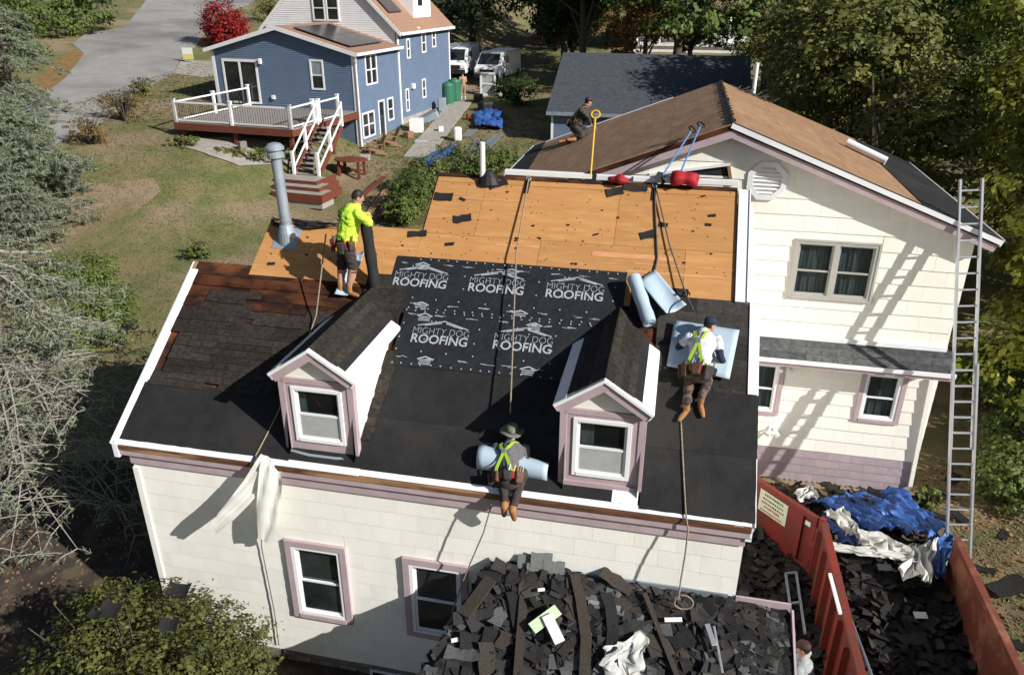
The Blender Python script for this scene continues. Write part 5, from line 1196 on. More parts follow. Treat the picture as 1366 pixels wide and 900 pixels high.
# landing steps
ld = thing('landing_steps', 'concrete landing steps edged with red timber below the deck stairs', 'steps', bw(SX0+.4, sy0-4, gzl-.2), rz=BR_)
for k in range(3):
    x0_, x1_ = SX0-.4+k*.3, SX1+.5+k*.45; y1_ = sy0-2.75-k*.55; z_ = gzl-.02-.14*k
    lbx('slab', (x0_, x1_, y1_-.75, y1_+.2, z_-.6, z_), M['concrete'], ld); lbx('timber_edge', (x0_, x1_+.06, y1_-.82, y1_-.755, z_-.32, z_+.01), M['deckred'], ld); lbx('timber_edge', (x1_+.002, x1_+.06, y1_-.75, y1_+.9, z_-.32, z_+.012), M['deckred'], ld)
# ------------------------------------------------------------------ yard things near the blue house
tp = gr(470, 235); tb = thing('picnic_table', 'round red-stained wooden table beside the deck stairs', 'table', tp, rz=.3)
TZ = tp[2]
b = MB(); b.prism([(tp[0]+.85*math.cos(a), tp[1]+.6*math.sin(a), TZ+.78) for a in np.linspace(0, 2*math.pi, 12, endpoint=False)], (0, 0, .05)); b.build('table_top', M['deckred'], tb)
for sx, sy in ((-.5, -.35), (.5, -.35), (-.5, .35), (.5, .35)): MB().box(tp[0]+sx-.06, tp[0]+sx+.06, tp[1]+sy-.06, tp[1]+sy+.06, TZ-.05, TZ+.78).build('leg', M['deckred'], tb)
b = MB(); b.bar((tp[0]-.5, tp[1], TZ+.3), (tp[0]+.5, tp[1], TZ+.3), .06, .1); b.build('stretcher', M['deckred'], tb)
def adirondack(u, v, rz, label):
    p = gr(u, v); t = thing('garden_chair', label, 'chair', p, rz=rz, group='garden chairs by the blue house')
    ca, sa = math.cos(rz), math.sin(rz); f = lambda x, y, z: p+npv((x*ca-y*sa, x*sa+y*ca, z))
    for i in range(5): x = -.24+i*.12; MB().bar(f(x, .25, .28), f(x*1.1, .62, 1.0), .10, .02, f(0, -1, .5)-p).build('back_slat', M['cedar'], t)
    for i in range(4): y = -.28+i*.14; MB().bar(f(-.28, y, .42-.035*i), f(.28, y, .42-.035*i), .12, .02).build('seat_slat', M['cedar'], t)
    for s in (-1, 1):
        MB().bar(f(s*.36, -.38, .60), f(s*.36, .40, .58), .12, .025).build('arm', M['cedar'], t); MB().bar(f(s*.32, -.32, 0), f(s*.32, -.32, .59), .08, .03, (1, 0, 0)).build('leg', M['cedar'], t); MB().bar(f(s*.30, -.3, .40), f(s*.30, .6, .04), .03, .1).build('leg', M['cedar'], t)
adirondack(500, 207, math.radians(-55), 'brown slatted garden chair nearer the deck corner of the blue house'); adirondack(519, 196, math.radians(-55), 'brown slatted garden chair nearer the basement door of the blue house')
for k, (u0, v0, u1, v1) in enumerate(((492, 285, 522, 244), (505, 290, 532, 250), (482, 262, 512, 236))):
    p, q = gr(u0, v0, .1+.06*k), gr(u1, v1, .1+.06*k); tag(MB().bar(p, q, .26, .06).build('timber_plank', M['deckred'] if k else M['brownply'], None), ('weathered timber plank lying nearest the picnic table', 'red timber plank in the middle of the plank pile', 'red timber plank by the green hedge')[k if k < 2 else 0 if k == 0 else 2], 'plank')
for k, (u, v, r, h) in enumerate(((598, 138, .42, 1.35), (607, 134, .42, 1.4))):
    p = gr(u, v); t = thing('green_barrel', 'large green plastic rain barrel against the blue house wall', 'barrel', p, 'green barrels'); lathe(MB(), p-npv((0, 0, .05)), (0, 0, 1), [(0, r*.9), (.1, r), (h-.15, r), (h-.03, r*.85), (h, r*.5)]).build('barrel_body', M['green'], t, smooth=False)
    lathe(MB(), p+npv((0, 0, h-.06)), (0, 0, 1), [(0, r*.35), (.07, r*.33)]).build('barrel_lid', M['green'], t)
# stepping path slabs
P0, P1 = gr(560, 205), gr(612, 140)
for k in range(9):
    t = k/8; c = P0*(1-t)+P1*t; d = (P1-P0); d = d[:2]/np.linalg.norm(d[:2]); s = npv((-d[1], d[0], 0)); d3 = npv((d[0], d[1], .09))
    w_ = .72; o = MB().obox(c+npv((0, 0, .015)), d3*.66, s*w_, (0, 0, .04)).build('path_slab', M['concrete'], None, bev=.015); o['kind'] = 'structure'
MBX = MB
def junk(name, label, cat, u, v, sx, sy, sz, m, rz=0, bev=.02, tilt=0):
    p = gr(u, v); c, s = math.cos(rz), math.sin(rz); b = MB(); b.obox(p+npv((0, 0, sz/2)), (sx/2*c, sx/2*s, tilt*sx/2), (-s*sy/2, c*sy/2, 0), (-tilt*sz/2, 0, sz/2)); return tag(b.build(name, m, None, bev=bev), label, cat)
junk('white_appliance', 'white appliance box beside the blue house wall', 'appliance', 556, 176, .75, .7, .75, M['white'], .2); junk('white_bundle', 'tilted white panel leaning against the blue house foundation', 'panel', 573, 160, 1.0, 1.3, .35, M['galv'], .3, tilt=.5)
junk('grey_mat', 'small blue grey mat on the stepping path', 'mat', 563, 188, .7, .8, .05, M['membrane'], .1, .005); junk('white_bucket', 'upright white drum on the dark grass beyond the path', 'drum', 611, 188, .42, .42, .75, M['white'], .2, .1)
crumple('blue_tarp', 'blue and white tarp heap on the grass behind the plywood roof', 'tarp', lambda s_, t_: (gr(552+55*s_, 221-24*s_+14*t_-6, .22), (0, 0, 1)), 22, M['tarp'], seed=21, amp=.16, k=1.8)
crumple('blue_tarp', 'blue tarp bundle beside dark bushes near the vans', 'tarp', lambda s_, t_: (gr(632+38*s_, 146+22*t_, .3), (0, 0, 1)), 18, M['tarp'], seed=22, amp=.2, k=1.6)
# white sash window frames stacked by the vans
p = gr(650, 128); t = thing('spare_window', 'spare white window unit leaning by the parked vans', 'window', p)
for i in range(1):
    x0_, z0 = p[0]-.5, p[2]; b = MB(); b.box(x0_, x0_+.12, p[1], p[1]+.1, z0, z0+1.5); b.box(x0_+.95, x0_+1.07, p[1], p[1]+.1, z0, z0+1.5); b.box(x0_+.12, x0_+.95, p[1], p[1]+.1, z0+1.38, z0+1.5); b.box(x0_+.12, x0_+.95, p[1], p[1]+.1, z0, z0+.12); b.box(x0_+.12, x0_+.95, p[1], p[1]+.1, z0+.72, z0+.80); b.build('frame', M['white'], t)
    for z0_ in (.14, .82): MB().box(x0_+.12, x0_+.95, p[1]+.04, p[1]+.05, z0+z0_-.02, z0+z0_+.56).build('pane', M['screen'], t)
for k, (u0, v0, u1, v1) in enumerate(((628, 205, 640, 185), (640, 205, 664, 180), (622, 182, 632, 172))):
    p, q = gr(u0, v0, .05), gr(u1, v1, .05); t = thing('lattice_panel', ('grey lattice panel lying on shaded grass, left one', 'grey lattice panel lying on shaded grass, right one', 'small grey lattice panel beside the white drum')[k].replace(', left one', ' near the white drum').replace(', right one', ' near the dark roofed house'), 'panel', p)
    d = (q-p); L_ = np.linalg.norm(d); d /= L_; s = npv((-d[1], d[0], 0))
    for i in range(5): MB().bar(p+s*(i-2)*.12, q+s*(i-2)*.12, .03, .03).build('slat', M['galv'], t)
    for i in range(4): c = p+(q-p)*(i+.2)/3.6; MB().bar(c-s*.27, c+s*.27, .03, .035).build('cross_slat', M['galv'], t)
# ------------------------------------------------------------------ vans
def van(label, u, v, rz, rack=True):
    p = gr(u, v); t = thing('parked_van', label, 'van', p, 'vans parked behind the blue house', rz=rz); ca, sa = math.cos(rz), math.sin(rz)
    f = lambda x, y, z: p+npv((x*ca-y*sa, x*sa+y*ca, z))
    class VB(MB):
        def add(s, vs, fs): return MB.add(s, [f(*q) for q in vs], fs)
    prof = [(-2.6, .35), (-2.62, 1.0), (-2.3, 1.12), (-1.55, 1.9), (-1.3, 2.0), (2.5, 2.02), (2.6, 1.8), (2.62, .35)]      # side profile, nose toward -y
    b = VB(); n = len(prof); A_ = [(-.97 if z < 1.2 else -.88, y, z) for y, z in prof]; B_ = [(-x, y, z) for x, y, z in A_]
    b.add(A_+B_, [tuple(range(n)), tuple(range(2*n-1, n-1, -1))]+[(i, n+i, n+(i+1) % n, (i+1) % n) for i in range(n)]); b.build('body', M['carpaint'], t, bev=.08)
    b = VB(); b.add([(-.78, -2.245, 1.22), (.78, -2.245, 1.22), (.72, -1.60, 1.885), (-.72, -1.60, 1.885)], [(0, 1, 2, 3)]); o = b.build('windscreen', M['glass'], t); o.matrix_basis = Matrix.Translation(Vector((-sa*-.0, 0, .025))) @ o.matrix_basis
    for s in (-1, 1):
        VB().box(s*.93-.06, s*.93+.06, -1.45, -.5, 1.25, 1.75).build('side_window', M['glass'], t); VB().box(s*.72-.16, s*.72+.16, -2.66, -2.58, .72, .92).build('headlight', M['white_al'], t); VB().box(s*1.05-.08, s*1.05+.08, -1.75, -1.65, 1.2, 1.45).build('mirror', M['carpaint'], t)
        for y in (-1.75, 1.75): lathe(MB(), f(s*.84, y, .34), f(s, 0, 0)-p, [(0, .33), (.16, .33), (.17, .2)], 16).build('wheel', M['black'], t)
    VB().box(-.9, .9, -2.70, -2.6, .38, .62).build('bumper', M['black'], t); VB().box(-.5, .5, -2.655, -2.60, .66, .92).build('grille', M['black'], t)
    if rack:
        for y in (-1.0, .5, 2.0): VB().box(-.9, .9, y-.03, y+.03, 2.1, 2.16).build('rack_bar', M['alu'], t)
        for x in (-.4, 0): VB().box(x, x+.06, -1.9, 2.4, 2.17, 2.25).build('roof_ladder_rail', M['alu'], t)
van('white van with roof rack parked against the end of the blue house', 615, 100, .05); van('white van parked in shade beside the dark green bush', 665, 106, -.1, False)
# ================================================================== dark-roofed neighbour
gy = 33.0; c0 = gr(735, 190); gx0 = c0[0]; gb = c0[2]; ez = ony(736, 146, c0[1])[2]; rz_ = ony(752, 70, c0[1]+5.2)[2]; gx1 = ony(995, 77, c0[1]+5.2)[0]; gy0 = c0[1]; print('garage', gx0, gx1, gb, ez, rz_)
ng = thing('grey_house', 'low blue-grey house with dark grey roof under tree shade behind the wing', 'house', (gx0+5, gy0+5, gb))
b = MB(); b.box(gx0, gx1, gy0, gy0+10.4, gb-.6, ez-.02); b.prism([(gx0, gy0, ez-.02), (gx0, gy0+10.4, ez-.02), (gx0, gy0+5.2, rz_-.1)], (gx1-gx0, 0, 0)); b.build('wall', M['blue'], ng)
for s in (0, 1):
    y0_, y1_ = (gy0-.3, gy0+5.2) if s == 0 else (gy0+10.7, gy0+5.2); b = MB(); b.prism([(gx0-.25, y0_, ez-.1), (gx0-.25, y1_, rz_), (gx0-.25, y1_, rz_-.12), (gx0-.25, y0_, ez-.22)], (gx1-gx0+.5, 0, 0)); b.build('roof', M['darkroof'], ng)
bx('eave_board', (gx0-.25, gx1+.25, gy0-.34, gy0-.30, ez-.26, ez-.08), M['galv'], ng); bx('corner_board', (gx0-.02, gx0+.1, gy0-.03, gy0, gb-.4, ez-.25), M['white'], ng)
p = ony(893, 93, gy0+4.2); lathe(MB(), (p[0], p[1], p[2]-.35), (0, 0, 1), [(0, .3), (.25, .3), (.27, .48), (.34, .48), (.42, .2)]).build('roof_vent', M['alu'], ng)
# far house with porch
fy = 62.0; fz = gz(12, fy); fx0, fx1 = ony(848, 20, fy)[0], ony(1010, 20, fy)[0]; pzt = ony(900, 12, fy)[2]
fh = thing('far_house', 'distant house with brown roof and white porch columns above the grey roof', 'house', ((fx0+fx1)/2, fy, fz))
bx('wall', (fx0+.3, fx1-.3, fy+1.8, fy+8, fz-.5, pzt), M['white'], fh); b = MB(); b.prism([(fx0-.3, fy-.4, pzt), (fx0-.3, fy+4.5, pzt+2.2), (fx0-.3, fy+9, pzt)], (fx1-fx0+.6, 0, 0)); b.build('roof', mat('far_brown_roof', (.22, .14, .115), (.18, .115, .095), 6, .9), fh)
bx('porch_beam', (fx0, fx1, fy-.1, fy+.1, pzt-.35, pzt-.02), M['white'], fh); bx('porch_floor', (fx0, fx1, fy-.2, fy+1.8, pzt-2.9, pzt-2.7), M['white'], fh); bx('porch_base', (fx0, fx1, fy, fy+1.8, fz-.5, pzt-2.9), M['white'], fh)
for k in range(6): x = fx0+.2+k*(fx1-fx0-.4)/5; MB().tube([(x, fy, pzt-2.7), (x, fy, pzt-.3)], .14, 8).build('porch_column', M['white'], fh)
for k in range(3): x = fx0+1.2+k*3; MB().box(x, x+1.3, fy+1.75, fy+1.8, pzt-2.0, pzt-.6).build('window', M['glass'], fh)
# roadside sign, mailbox post, pole
p = gr(252, 84); t = thing('yard_sign', 'small white and yellow yard sign beside the road', 'sign', p)
MB().box(p[0]-.38, p[0]+.38, p[1], p[1]+.02, p[2]+.55, p[2]+.95).build('white_half', M['paper'], t); MB().box(p[0]-.38, p[0]+.38, p[1], p[1]+.02, p[2]+.22, p[2]+.549).build('yellow_half', mat('pale_yellow_panel', (.62, .58, .18), None), t)
for s in (-.25, .25): MB().tube([(p[0]+s, p[1]+.01, p[2]-.05), (p[0]+s, p[1]+.01, p[2]+.3)], .015, 5).build('sign_leg', M['galv'], t)
p = gr(136, 32); t = thing('utility_pole', 'brown wooden utility pole beside the road under orange leaves', 'pole', p); MB().tube([p-npv((0, 0, .3)), p+npv((-.25, 0, 8.5))], [.17, .13], 10).build('shaft', M['bark'], t); MB().box(p[0]-1.1, p[0]+.7, p[1]-.06, p[1]+.06, p[2]+7.6, p[2]+7.75).build('cross_arm', M['bark'], t)

R_ = random.Random(77)
CL = [('cardboard_box', 'brown cardboard box beside the white appliance', 'box', 545, 184, .5, .4, .35, M['cedar']), ('paint_bucket', 'small white bucket beside the stepping path', 'bucket', 588, 176, .28, .28, .32, M['white']), ('grey_bin', 'grey bin standing by the green barrels', 'bin', 590, 148, .5, .45, .8, M['galv']), ('timber_offcut', 'short timber offcut on the dark grass near the lattice panels', 'offcut', 652, 170, 1.2, .15, .08, M['tanply']), ('dark_crate', 'dark crate beside the spare window', 'crate', 638, 136, .6, .5, .5, M['black']), ('white_sack', 'white sack leaning by the spare window', 'sack', 664, 128, .7, .5, .7, M['wtarp']), ('red_fuel_can', 'red fuel can beside the blue tarp bundle', 'can', 625, 160, .25, .2, .35, M['red']), ('black_sacks', 'black rubbish sack behind the blue tarp bundle', 'sack', 648, 148, .9, .7, .6, M['black']), ('stone_block', 'pale stone block at the corner of the blue house', 'stone', 487, 214, .5, .35, .3, M['concrete']), ('grey_rock', 'grey upright rock in the bed under the deck', 'rock', 325, 203, .35, .25, .5, M['stone'])]
for nm, lb, ct, u, v, sx, sy, sz, m in CL: junk(nm, lb, ct, u, v, sx, sy, sz, m, R_.uniform(0, 1.5), .04 if 'sack' not in nm else .15)
# ================================================================== vegetation
def leafmat(name, c, c2, transl=.3, rough=.6): 
    return mat(name, c, c2, attr='tone', transl=transl, rough=rough, spec=.25)
M['leaf_yg'] = leafmat('yellow_green_leaf', (.43, .43, .07), (.075, .11, .022)); M['leaf_g'] = leafmat('green_leaf', (.155, .205, .05), (.06, .10, .024)); M['leaf_d'] = leafmat('dark_green_leaf', (.07, .105, .03), (.03, .05, .016))
M['leaf_red'] = leafmat('crimson_leaf', (.40, .012, .025), (.16, .03, .02)); M['leaf_or'] = leafmat('rust_orange_leaf', (.40, .15, .05), (.15, .14, .035)); M['leaf_ol'] = leafmat('olive_leaf', (.27, .26, .07), (.055, .078, .02)); M['leaf_rust'] = leafmat('russet_leaf', (.27, .14, .05), (.13, .14, .04)); M['leaf_lg'] = leafmat('bright_green_leaf', (.20, .24, .06), (.09, .13, .032))
M['needle'] = leafmat('grey_green_needle', (.22, .25, .165), (.09, .12, .07), .15, .8); M['leaf_fs'] = leafmat('olive_shrub_leaf', (.17, .17, .048), (.045, .06, .018)); M['orange'] = leafmat('orange_leaf', (.65, .20, .02), (.4, .12, .02))
M['grass'] = leafmat('grass_blade', (.215, .175, .09), (.14, .135, .05), .2, .8)
def leaf_mesh(name, C_, size, m, parent, seed, aspect=.6, up=.9, jit=.55, M_=None, tone=None, out=None):
    r = np.random.RandomState(seed); n = len(C_)
    nn = r.normal(size=(n, 3)); nn[:, 2] = np.abs(nn[:, 2])+up
    if out is not None: nn = nn*.55+out*1.15
    nn /= np.linalg.norm(nn, axis=1)[:, None]
    h = r.normal(size=(n, 3)); x = h-nn*(h*nn).sum(1)[:, None]; x /= np.linalg.norm(x, axis=1)[:, None]; y = np.cross(nn, x)
    s = size*(1+jit*(r.rand(n)*2-1)); L_ = x*s[:, None]*.5; Wd = y*(s*aspect*.5)[:, None]; fold = nn*(s*.12)[:, None]
    V = np.empty((n, 4, 3)); V[:, 0] = C_-L_; V[:, 1] = C_+Wd+fold; V[:, 2] = C_+L_; V[:, 3] = C_-Wd+fold
    V = V.reshape(-1, 3); c = (V.min(0)+V.max(0))/2; V = V-c
    me = bpy.data.meshes.new(name); me.vertices.add(4*n); me.vertices.foreach_set('co', V.ravel()); me.loops.add(4*n); me.loops.foreach_set('vertex_index', np.arange(4*n)); me.polygons.add(n); me.polygons.foreach_set('loop_start', np.arange(n)*4); me.polygons.foreach_set('loop_total', np.full(n, 4))
    me.update(calc_edges=True); at = me.attributes.new('tone', 'FLOAT', 'FACE'); at.data.foreach_set('value', (tone if tone is not None else r.rand(n)).astype(np.float32)); me.materials.append(m)
    return link(name, me, parent, Matrix.Translation(Vector(c)))
def crown_pts(blobs, n, seed, clump=.20, shell=.35, per=55):
    r = np.random.RandomState(seed); B_ = np.array(blobs, float); area = (B_[:, 3]*B_[:, 4]+B_[:, 3]*B_[:, 5]+B_[:, 4]*B_[:, 5]); k = max(1, n//per); out = []; tone = []; on = []
    idx = r.choice(len(B_), k, p=area/area.sum()); d = r.normal(size=(k, 3)); d /= np.linalg.norm(d, axis=1)[:, None]; rad = 1-shell*r.rand(k)**1.3
    cc = B_[idx, :3]+d*B_[idx, 3:]*rad[:, None]; sg = clump*B_[idx, 3:].mean(1)*(.6+.8*r.rand(k)); ct = r.rand(k)
    for i in range(k):
        q = r.normal(size=(per, 3))*sg[i]*np.array([1, 1, .6]); out.append(cc[i]+q); tone.append(np.clip(ct[i]*.7+.3*r.rand(per), 0, 1)); q2 = (out[-1]-cc[i])/max(.05, sg[i])*.6+d[i]; on.append(q2/np.maximum(.1, np.linalg.norm(q2, axis=1))[:, None])
    return np.concatenate(out), np.concatenate(tone), np.concatenate(on)
def limb_tree(parent, base, top, r0, blobs, seed, m=None):
    R_ = random.Random(seed); b = MB(); base, top = npv(base), npv(top); n = 7; P = []
    for i in range(n+1): t = i/n; P.append(base*(1-t)+top*t+npv((R_.uniform(-.1, .1), R_.uniform(-.1, .1), 0))*(1 if 0 < i else 0)*np.linalg.norm(top-base)*.06)
    b.tube([P[0]-npv((0, 0, .3))]+P[1:], [r0*(1-.8*i/n) for i in range(n+1)], 8); tr_ = b.build('trunk', m or M['bark'], parent, smooth=True)
    for k, bl in enumerate(blobs):
        s = P[min(n-1, 2+k % (n-3))]; e = npv(bl[:3]); mid = (s+e)/2+npv((R_.uniform(-.3, .3), R_.uniform(-.3, .3), -.15*np.linalg.norm(e-s)*.5)); lb = MB(); lb.tube([s, (s+mid)/2, mid, (mid+e)/2+npv((0, 0, .1)), e], [r0*.42, r0*.34, r0*.26, r0*.16, r0*.06], 6)
        for q in range(4):
            a = mid*(1-q/4)+e*q/4; d = npv((R_.gauss(0, 1), R_.gauss(0, 1), R_.gauss(.2, .6))); d = d/np.linalg.norm(d)*bl[3]*.9; lb.tube([a, a+d*.5+npv((0, 0, .1)), a+d], [r0*.14, r0*.09, r0*.03], 5)
        lb.build('limb', m or M['bark'], parent, smooth=True)
def tree(name, label, base, h, rad, m, seed, nleaf=14000, size=.2, group=None, nb=7, low=.3, cat='tree', trunk=.22, shell=.4, per=60, clump=.155, hz=None):
    base = npv(base); R_ = random.Random(seed); t = thing(name, label, cat, base, group); bl = []
    for k in range(nb):
        a = 2*math.pi*k/nb*1.0+R_.uniform(-.4, .4); q = (k+.5)/nb; zz = h*(low+(1-low)*(.18+.62*R_.random())); rr = rad*.62*R_.uniform(.55, 1.0); s = rad*R_.uniform(.42, .62)
        bl.append((base[0]+rr*math.cos(a), base[1]+rr*math.sin(a), base[2]+zz, s, s, s*R_.uniform(.6, .85)))
    bl.append((base[0], base[1], base[2]+h*.82, rad*.55, rad*.55, h*.2)); limb_tree(t, base, base+npv((R_.uniform(-.3, .3), 0, h*.8)), trunk, bl, seed)
    C_, tn, on = crown_pts(bl, nleaf, seed, clump, shell, per); leaf_mesh('crown', C_, size, m, t, seed, tone=tn, out=on); return t
def shrub(name, label, base, rx, ry, h, m, seed, n=5000, size=.09, group=None, lumps=6, clump=.16, stems=9):
    base = npv(base); R_ = random.Random(seed); t = thing(name, label, 'shrub', base, group); bl = [(base[0], base[1], base[2]+h*.45, rx*.8, ry*.8, h*.52)]
    for k in range(lumps): a = R_.uniform(0, 6.3); bl.append((base[0]+rx*.55*math.cos(a), base[1]+ry*.55*math.sin(a), base[2]+h*R_.uniform(.35, .65), rx*.45, ry*.45, h*.33))
    b = MB()
    for k in range(stems): a = R_.uniform(0, 6.3); e = base+npv((rx*.7*math.cos(a)*R_.random(), ry*.7*math.sin(a)*R_.random(), h*R_.uniform(.6, .95))); b.tube([base-npv((0, 0, .1)), (base+e)/2+npv((0, 0, h*.1)), e], [.03, .02, .006], 5)
    b.build('stems', M['bark'], t); C_, tn, on = crown_pts(bl, n, seed, clump, .45, 30); C_[:, 2] = np.maximum(C_[:, 2], [gz(x, y)+.02 for x, y in C_[:, :2]]); leaf_mesh('foliage', C_, size, m, t, seed, tone=tn, out=on); return t
G = lambda x, y: (x, y, gz(x, y))
# trees behind the wing, at the right
tree('maple_tree', 'tall yellow-green leafy tree rising behind the right end of the wing roof', G(21.5, 15), 11.0, 5.2, M['leaf_yg'], 1, 30000, .22, nb=11, low=.12, trunk=.3)
tree('maple_tree', 'broad yellow-green tree behind the ladder and the wing eave', G(19.0, 10.5), 7.0, 3.6, M['leaf_yg'], 2, 16000, .19, nb=9, low=.05)
tree('leafy_tree', 'dark green tree directly behind the wing ridge with bare lower branches', G(14.0, 20), 9.2, 3.9, M['leaf_ol'], 3, 20000, .2, nb=9, low=.10)
tree('leafy_tree', 'green tree with olive leaves between the wing ridge and the far house', G(15.5, 33), 8.0, 3.6, M['leaf_ol'], 4, 14000, .2, nb=8, low=.18)
tree('maple_tree', 'far yellow-green tree filling the gap beyond the wing', G(22, 27), 11.5, 5.4, M['leaf_yg'], 5, 24000, .24, nb=10, low=.12, trunk=.3)
tree('leafy_tree', 'deep green tree in shadow behind the bare branches', G(18, 34), 11.5, 5.0, M['leaf_g'], 6, 18000, .25, nb=9, low=.1, trunk=.3)
tree('leafy_tree', 'dark tree on the slope beyond the ladder foot', G(24, 19), 6.5, 4.5, M['leaf_d'], 7, 15000, .22, nb=8, low=.05)
tree('leafy_tree', 'shaded green tree low beside the side yard', G(20.5, 7.0), 4.2, 2.6, M['leaf_g'], 8, 10000, .16, nb=8, low=.05, trunk=.14)
tree('leafy_tree', 'tall broad tree behind the grey house shading the parked vans', G(7.5, 45.5), 13.5, 6.0, M['leaf_g'], 15, 16000, .3, nb=10, low=.30, trunk=.35)  # added tree, placed so its high crown casts shade on the vans
tree('leafy_tree', 'tall shade tree between the grey house and the wood', G(1.0, 49), 12.5, 5.0, M['leaf_d'], 16, 14000, .3, nb=9, low=.35, trunk=.3)  # second added tree, crown mostly above the frame, there to darken the van yard
# trees at the top centre
tree('maple_tree', 'autumn tree with rust and green leaves behind the grey house', (lambda p: (p[0], p[1], p[2]))(gr(735, 100)+npv((1.0, 4, .3))), 7.6, 3.8, M['leaf_rust'], 11, 15000, .2, nb=9, low=.25)
tree('maple_tree', 'orange-leaved tree beside the far porch', G(5.5, 47), 7.0, 2.9, M['leaf_or'], 12, 9000, .2, nb=7, low=.3)
tree('leafy_tree', 'green tree left of the far porch house', G(8.5, 51), 7.4, 2.8, M['leaf_g'], 13, 9000, .2, nb=7, low=.2)
tree('leafy_tree', 'yellow-green tree in front of the far porch', G(13.5, 48), 6.5, 3.2, M['leaf_ol'], 14, 10000, .2, nb=7, low=.15)
for k, (x, y, h, r_, mm) in enumerate(((-9.5, 58, 11, 5, 'leaf_d'), (-3, 62, 12, 5.5, 'leaf_d'), (3, 64, 12, 5.5, 'leaf_d'), (-6, 70, 13, 6, 'leaf_d'), (-1, 53, 9, 3.6, 'leaf_d'), (9, 72, 11, 6, 'leaf_d'), (-14, 66, 11, 5, 'leaf_d'), (22, 45, 11, 5.5, 'leaf_d'), (28, 36, 12, 6, 'leaf_d'))):
    tree('woodland_tree', 'dark shaded tree in the wood behind the vans and houses', G(x, y), h, r_, M[mm], 30+k, 9000, .32, 'dark wood trees', nb=8, low=.12, trunk=.3)
shrub('dark_bush', 'rounded dark green bush on the lawn by the vans', gr(690, 140), 1.6, 1.5, 2.0, M['leaf_d'], 41, 5000, .12)
# top left
tree('orange_tree', 'small tree with bright orange leaves by the utility pole', gr(112, 18), 5.0, 1.5, M['orange'], 42, 1500, .25, nb=4, low=.5, trunk=.12)
tree('leafy_tree', 'dense green tree by the road beyond the grey conifer', gr(55, 95)+npv((-3.5, 0, 0)), 7.5, 4.8, M['leaf_g'], 43, 18000, .2, nb=10, low=.03)
tree('leafy_tree', 'second green tree beside the road behind the pole', gr(60, 45), 8.0, 5.0, M['leaf_g'], 52, 14000, .26, nb=9, low=.03)
conifer_later = True
shrub('burning_bush', 'round crimson shrub with rust skirt beside the road', gr(300, 62), 2.0, 1.9, 3.4, M['leaf_red'], 44, 8000, .16, lumps=4)
shrub('green_bush', 'small round green bush behind the crimson shrub', gr(357, 30), 1.6, 1.5, 2.2, M['leaf_ol'], 45, 3000, .14)
shrub('twiggy_bush', 'sparse russet twiggy bush on the verge, nearer the grey conifer', gr(122, 192), 1.1, .8, 1.3, M['leaf_rust'], 46, 1800, .08, stems=40); shrub('twiggy_bush', 'sparse twiggy bush on the verge with olive leaves', gr(168, 162), 1.5, .9, 1.7, M['leaf_rust'], 47, 2200, .08, stems=50)
shrub('twiggy_bush', 'small brown bush at the end of the verge hedge', gr(192, 128), .9, .7, 1.2, M['leaf_ol'], 48, 1200, .08, stems=26)
shrub('garden_plant', 'clump of green perennials at the left end of the bed under the deck', gr(245, 196), .75, .5, .5, M['leaf_lg'], 49, 900, .10); shrub('garden_plant', 'row of yellow-green perennials along the bed by the stairs', gr(335, 212), 1.9, .45, .5, M['leaf_ol'], 50, 1500, .10); shrub('garden_plant', 'tuft of green leaves beside the foot of the deck stairs', gr(385, 215), .6, .5, .55, M['leaf_lg'], 51, 700, .10)
# bushes behind the plywood
for k, (u, v, rx, h, mm) in enumerate(((548, 285, 1.2, 1.9, 'leaf_g'), (575, 262, 1.3, 2.0, 'leaf_lg'), (618, 240, 1.5, 1.9, 'leaf_g'), (535, 300, .9, 1.3, 'leaf_lg'), (660, 232, 1.2, 1.4, 'leaf_g'))):
    shrub('hedge_bush', ('green bush between the planks and the plywood roof', 'bright green bush behind the corner of the plywood', 'dark leaved bush behind the white vent pipe', 'low bright bush right of the man in lime', 'low bush below the wing eave')[k], gr(u, v), rx, rx*.9, h, M[mm], 60+k, 4200, .10)
shrub('lawn_shrub', 'small leafy green shrub alone on the lawn left of the flue pipe', gr(268, 345), .55, .5, .8, M['leaf_lg'], 70, 1500, .07)
shrub('ivy_bank', 'bright green bushes under the bare grey conifer', gr(128, 462), 1.25, 2.0, 2.0, M['leaf_lg'], 71, 9000, .08); shrub('ivy_bank', 'green bushes on the lawn edge behind the bare branches', gr(110, 390), 1.4, 1.5, 1.6, M['leaf_lg'], 72, 7000, .08)
shrub('side_shrub', 'light green shrub beyond the dumpster at the edge of the side yard', gr(1345, 668), .9, .9, 1.5, M['leaf_lg'], 73, 4000, .10); shrub('side_shrub', 'tuft of strappy leaves at the corner of the wing', G(14.1, 6.3), .32, .3, .45, M['leaf_lg'], 74, 500, .10); shrub('side_shrub', 'broad shrub in the shade behind the ladder', gr(1345, 545), 1.5, 1.4, 1.8, M['leaf_g'], 75, 6000, .10)
shrub('side_shrub', 'dense green shrub right of the ladder foot', gr(1352, 620), .9, .9, 1.5, M['leaf_g'], 76, 3200, .09)
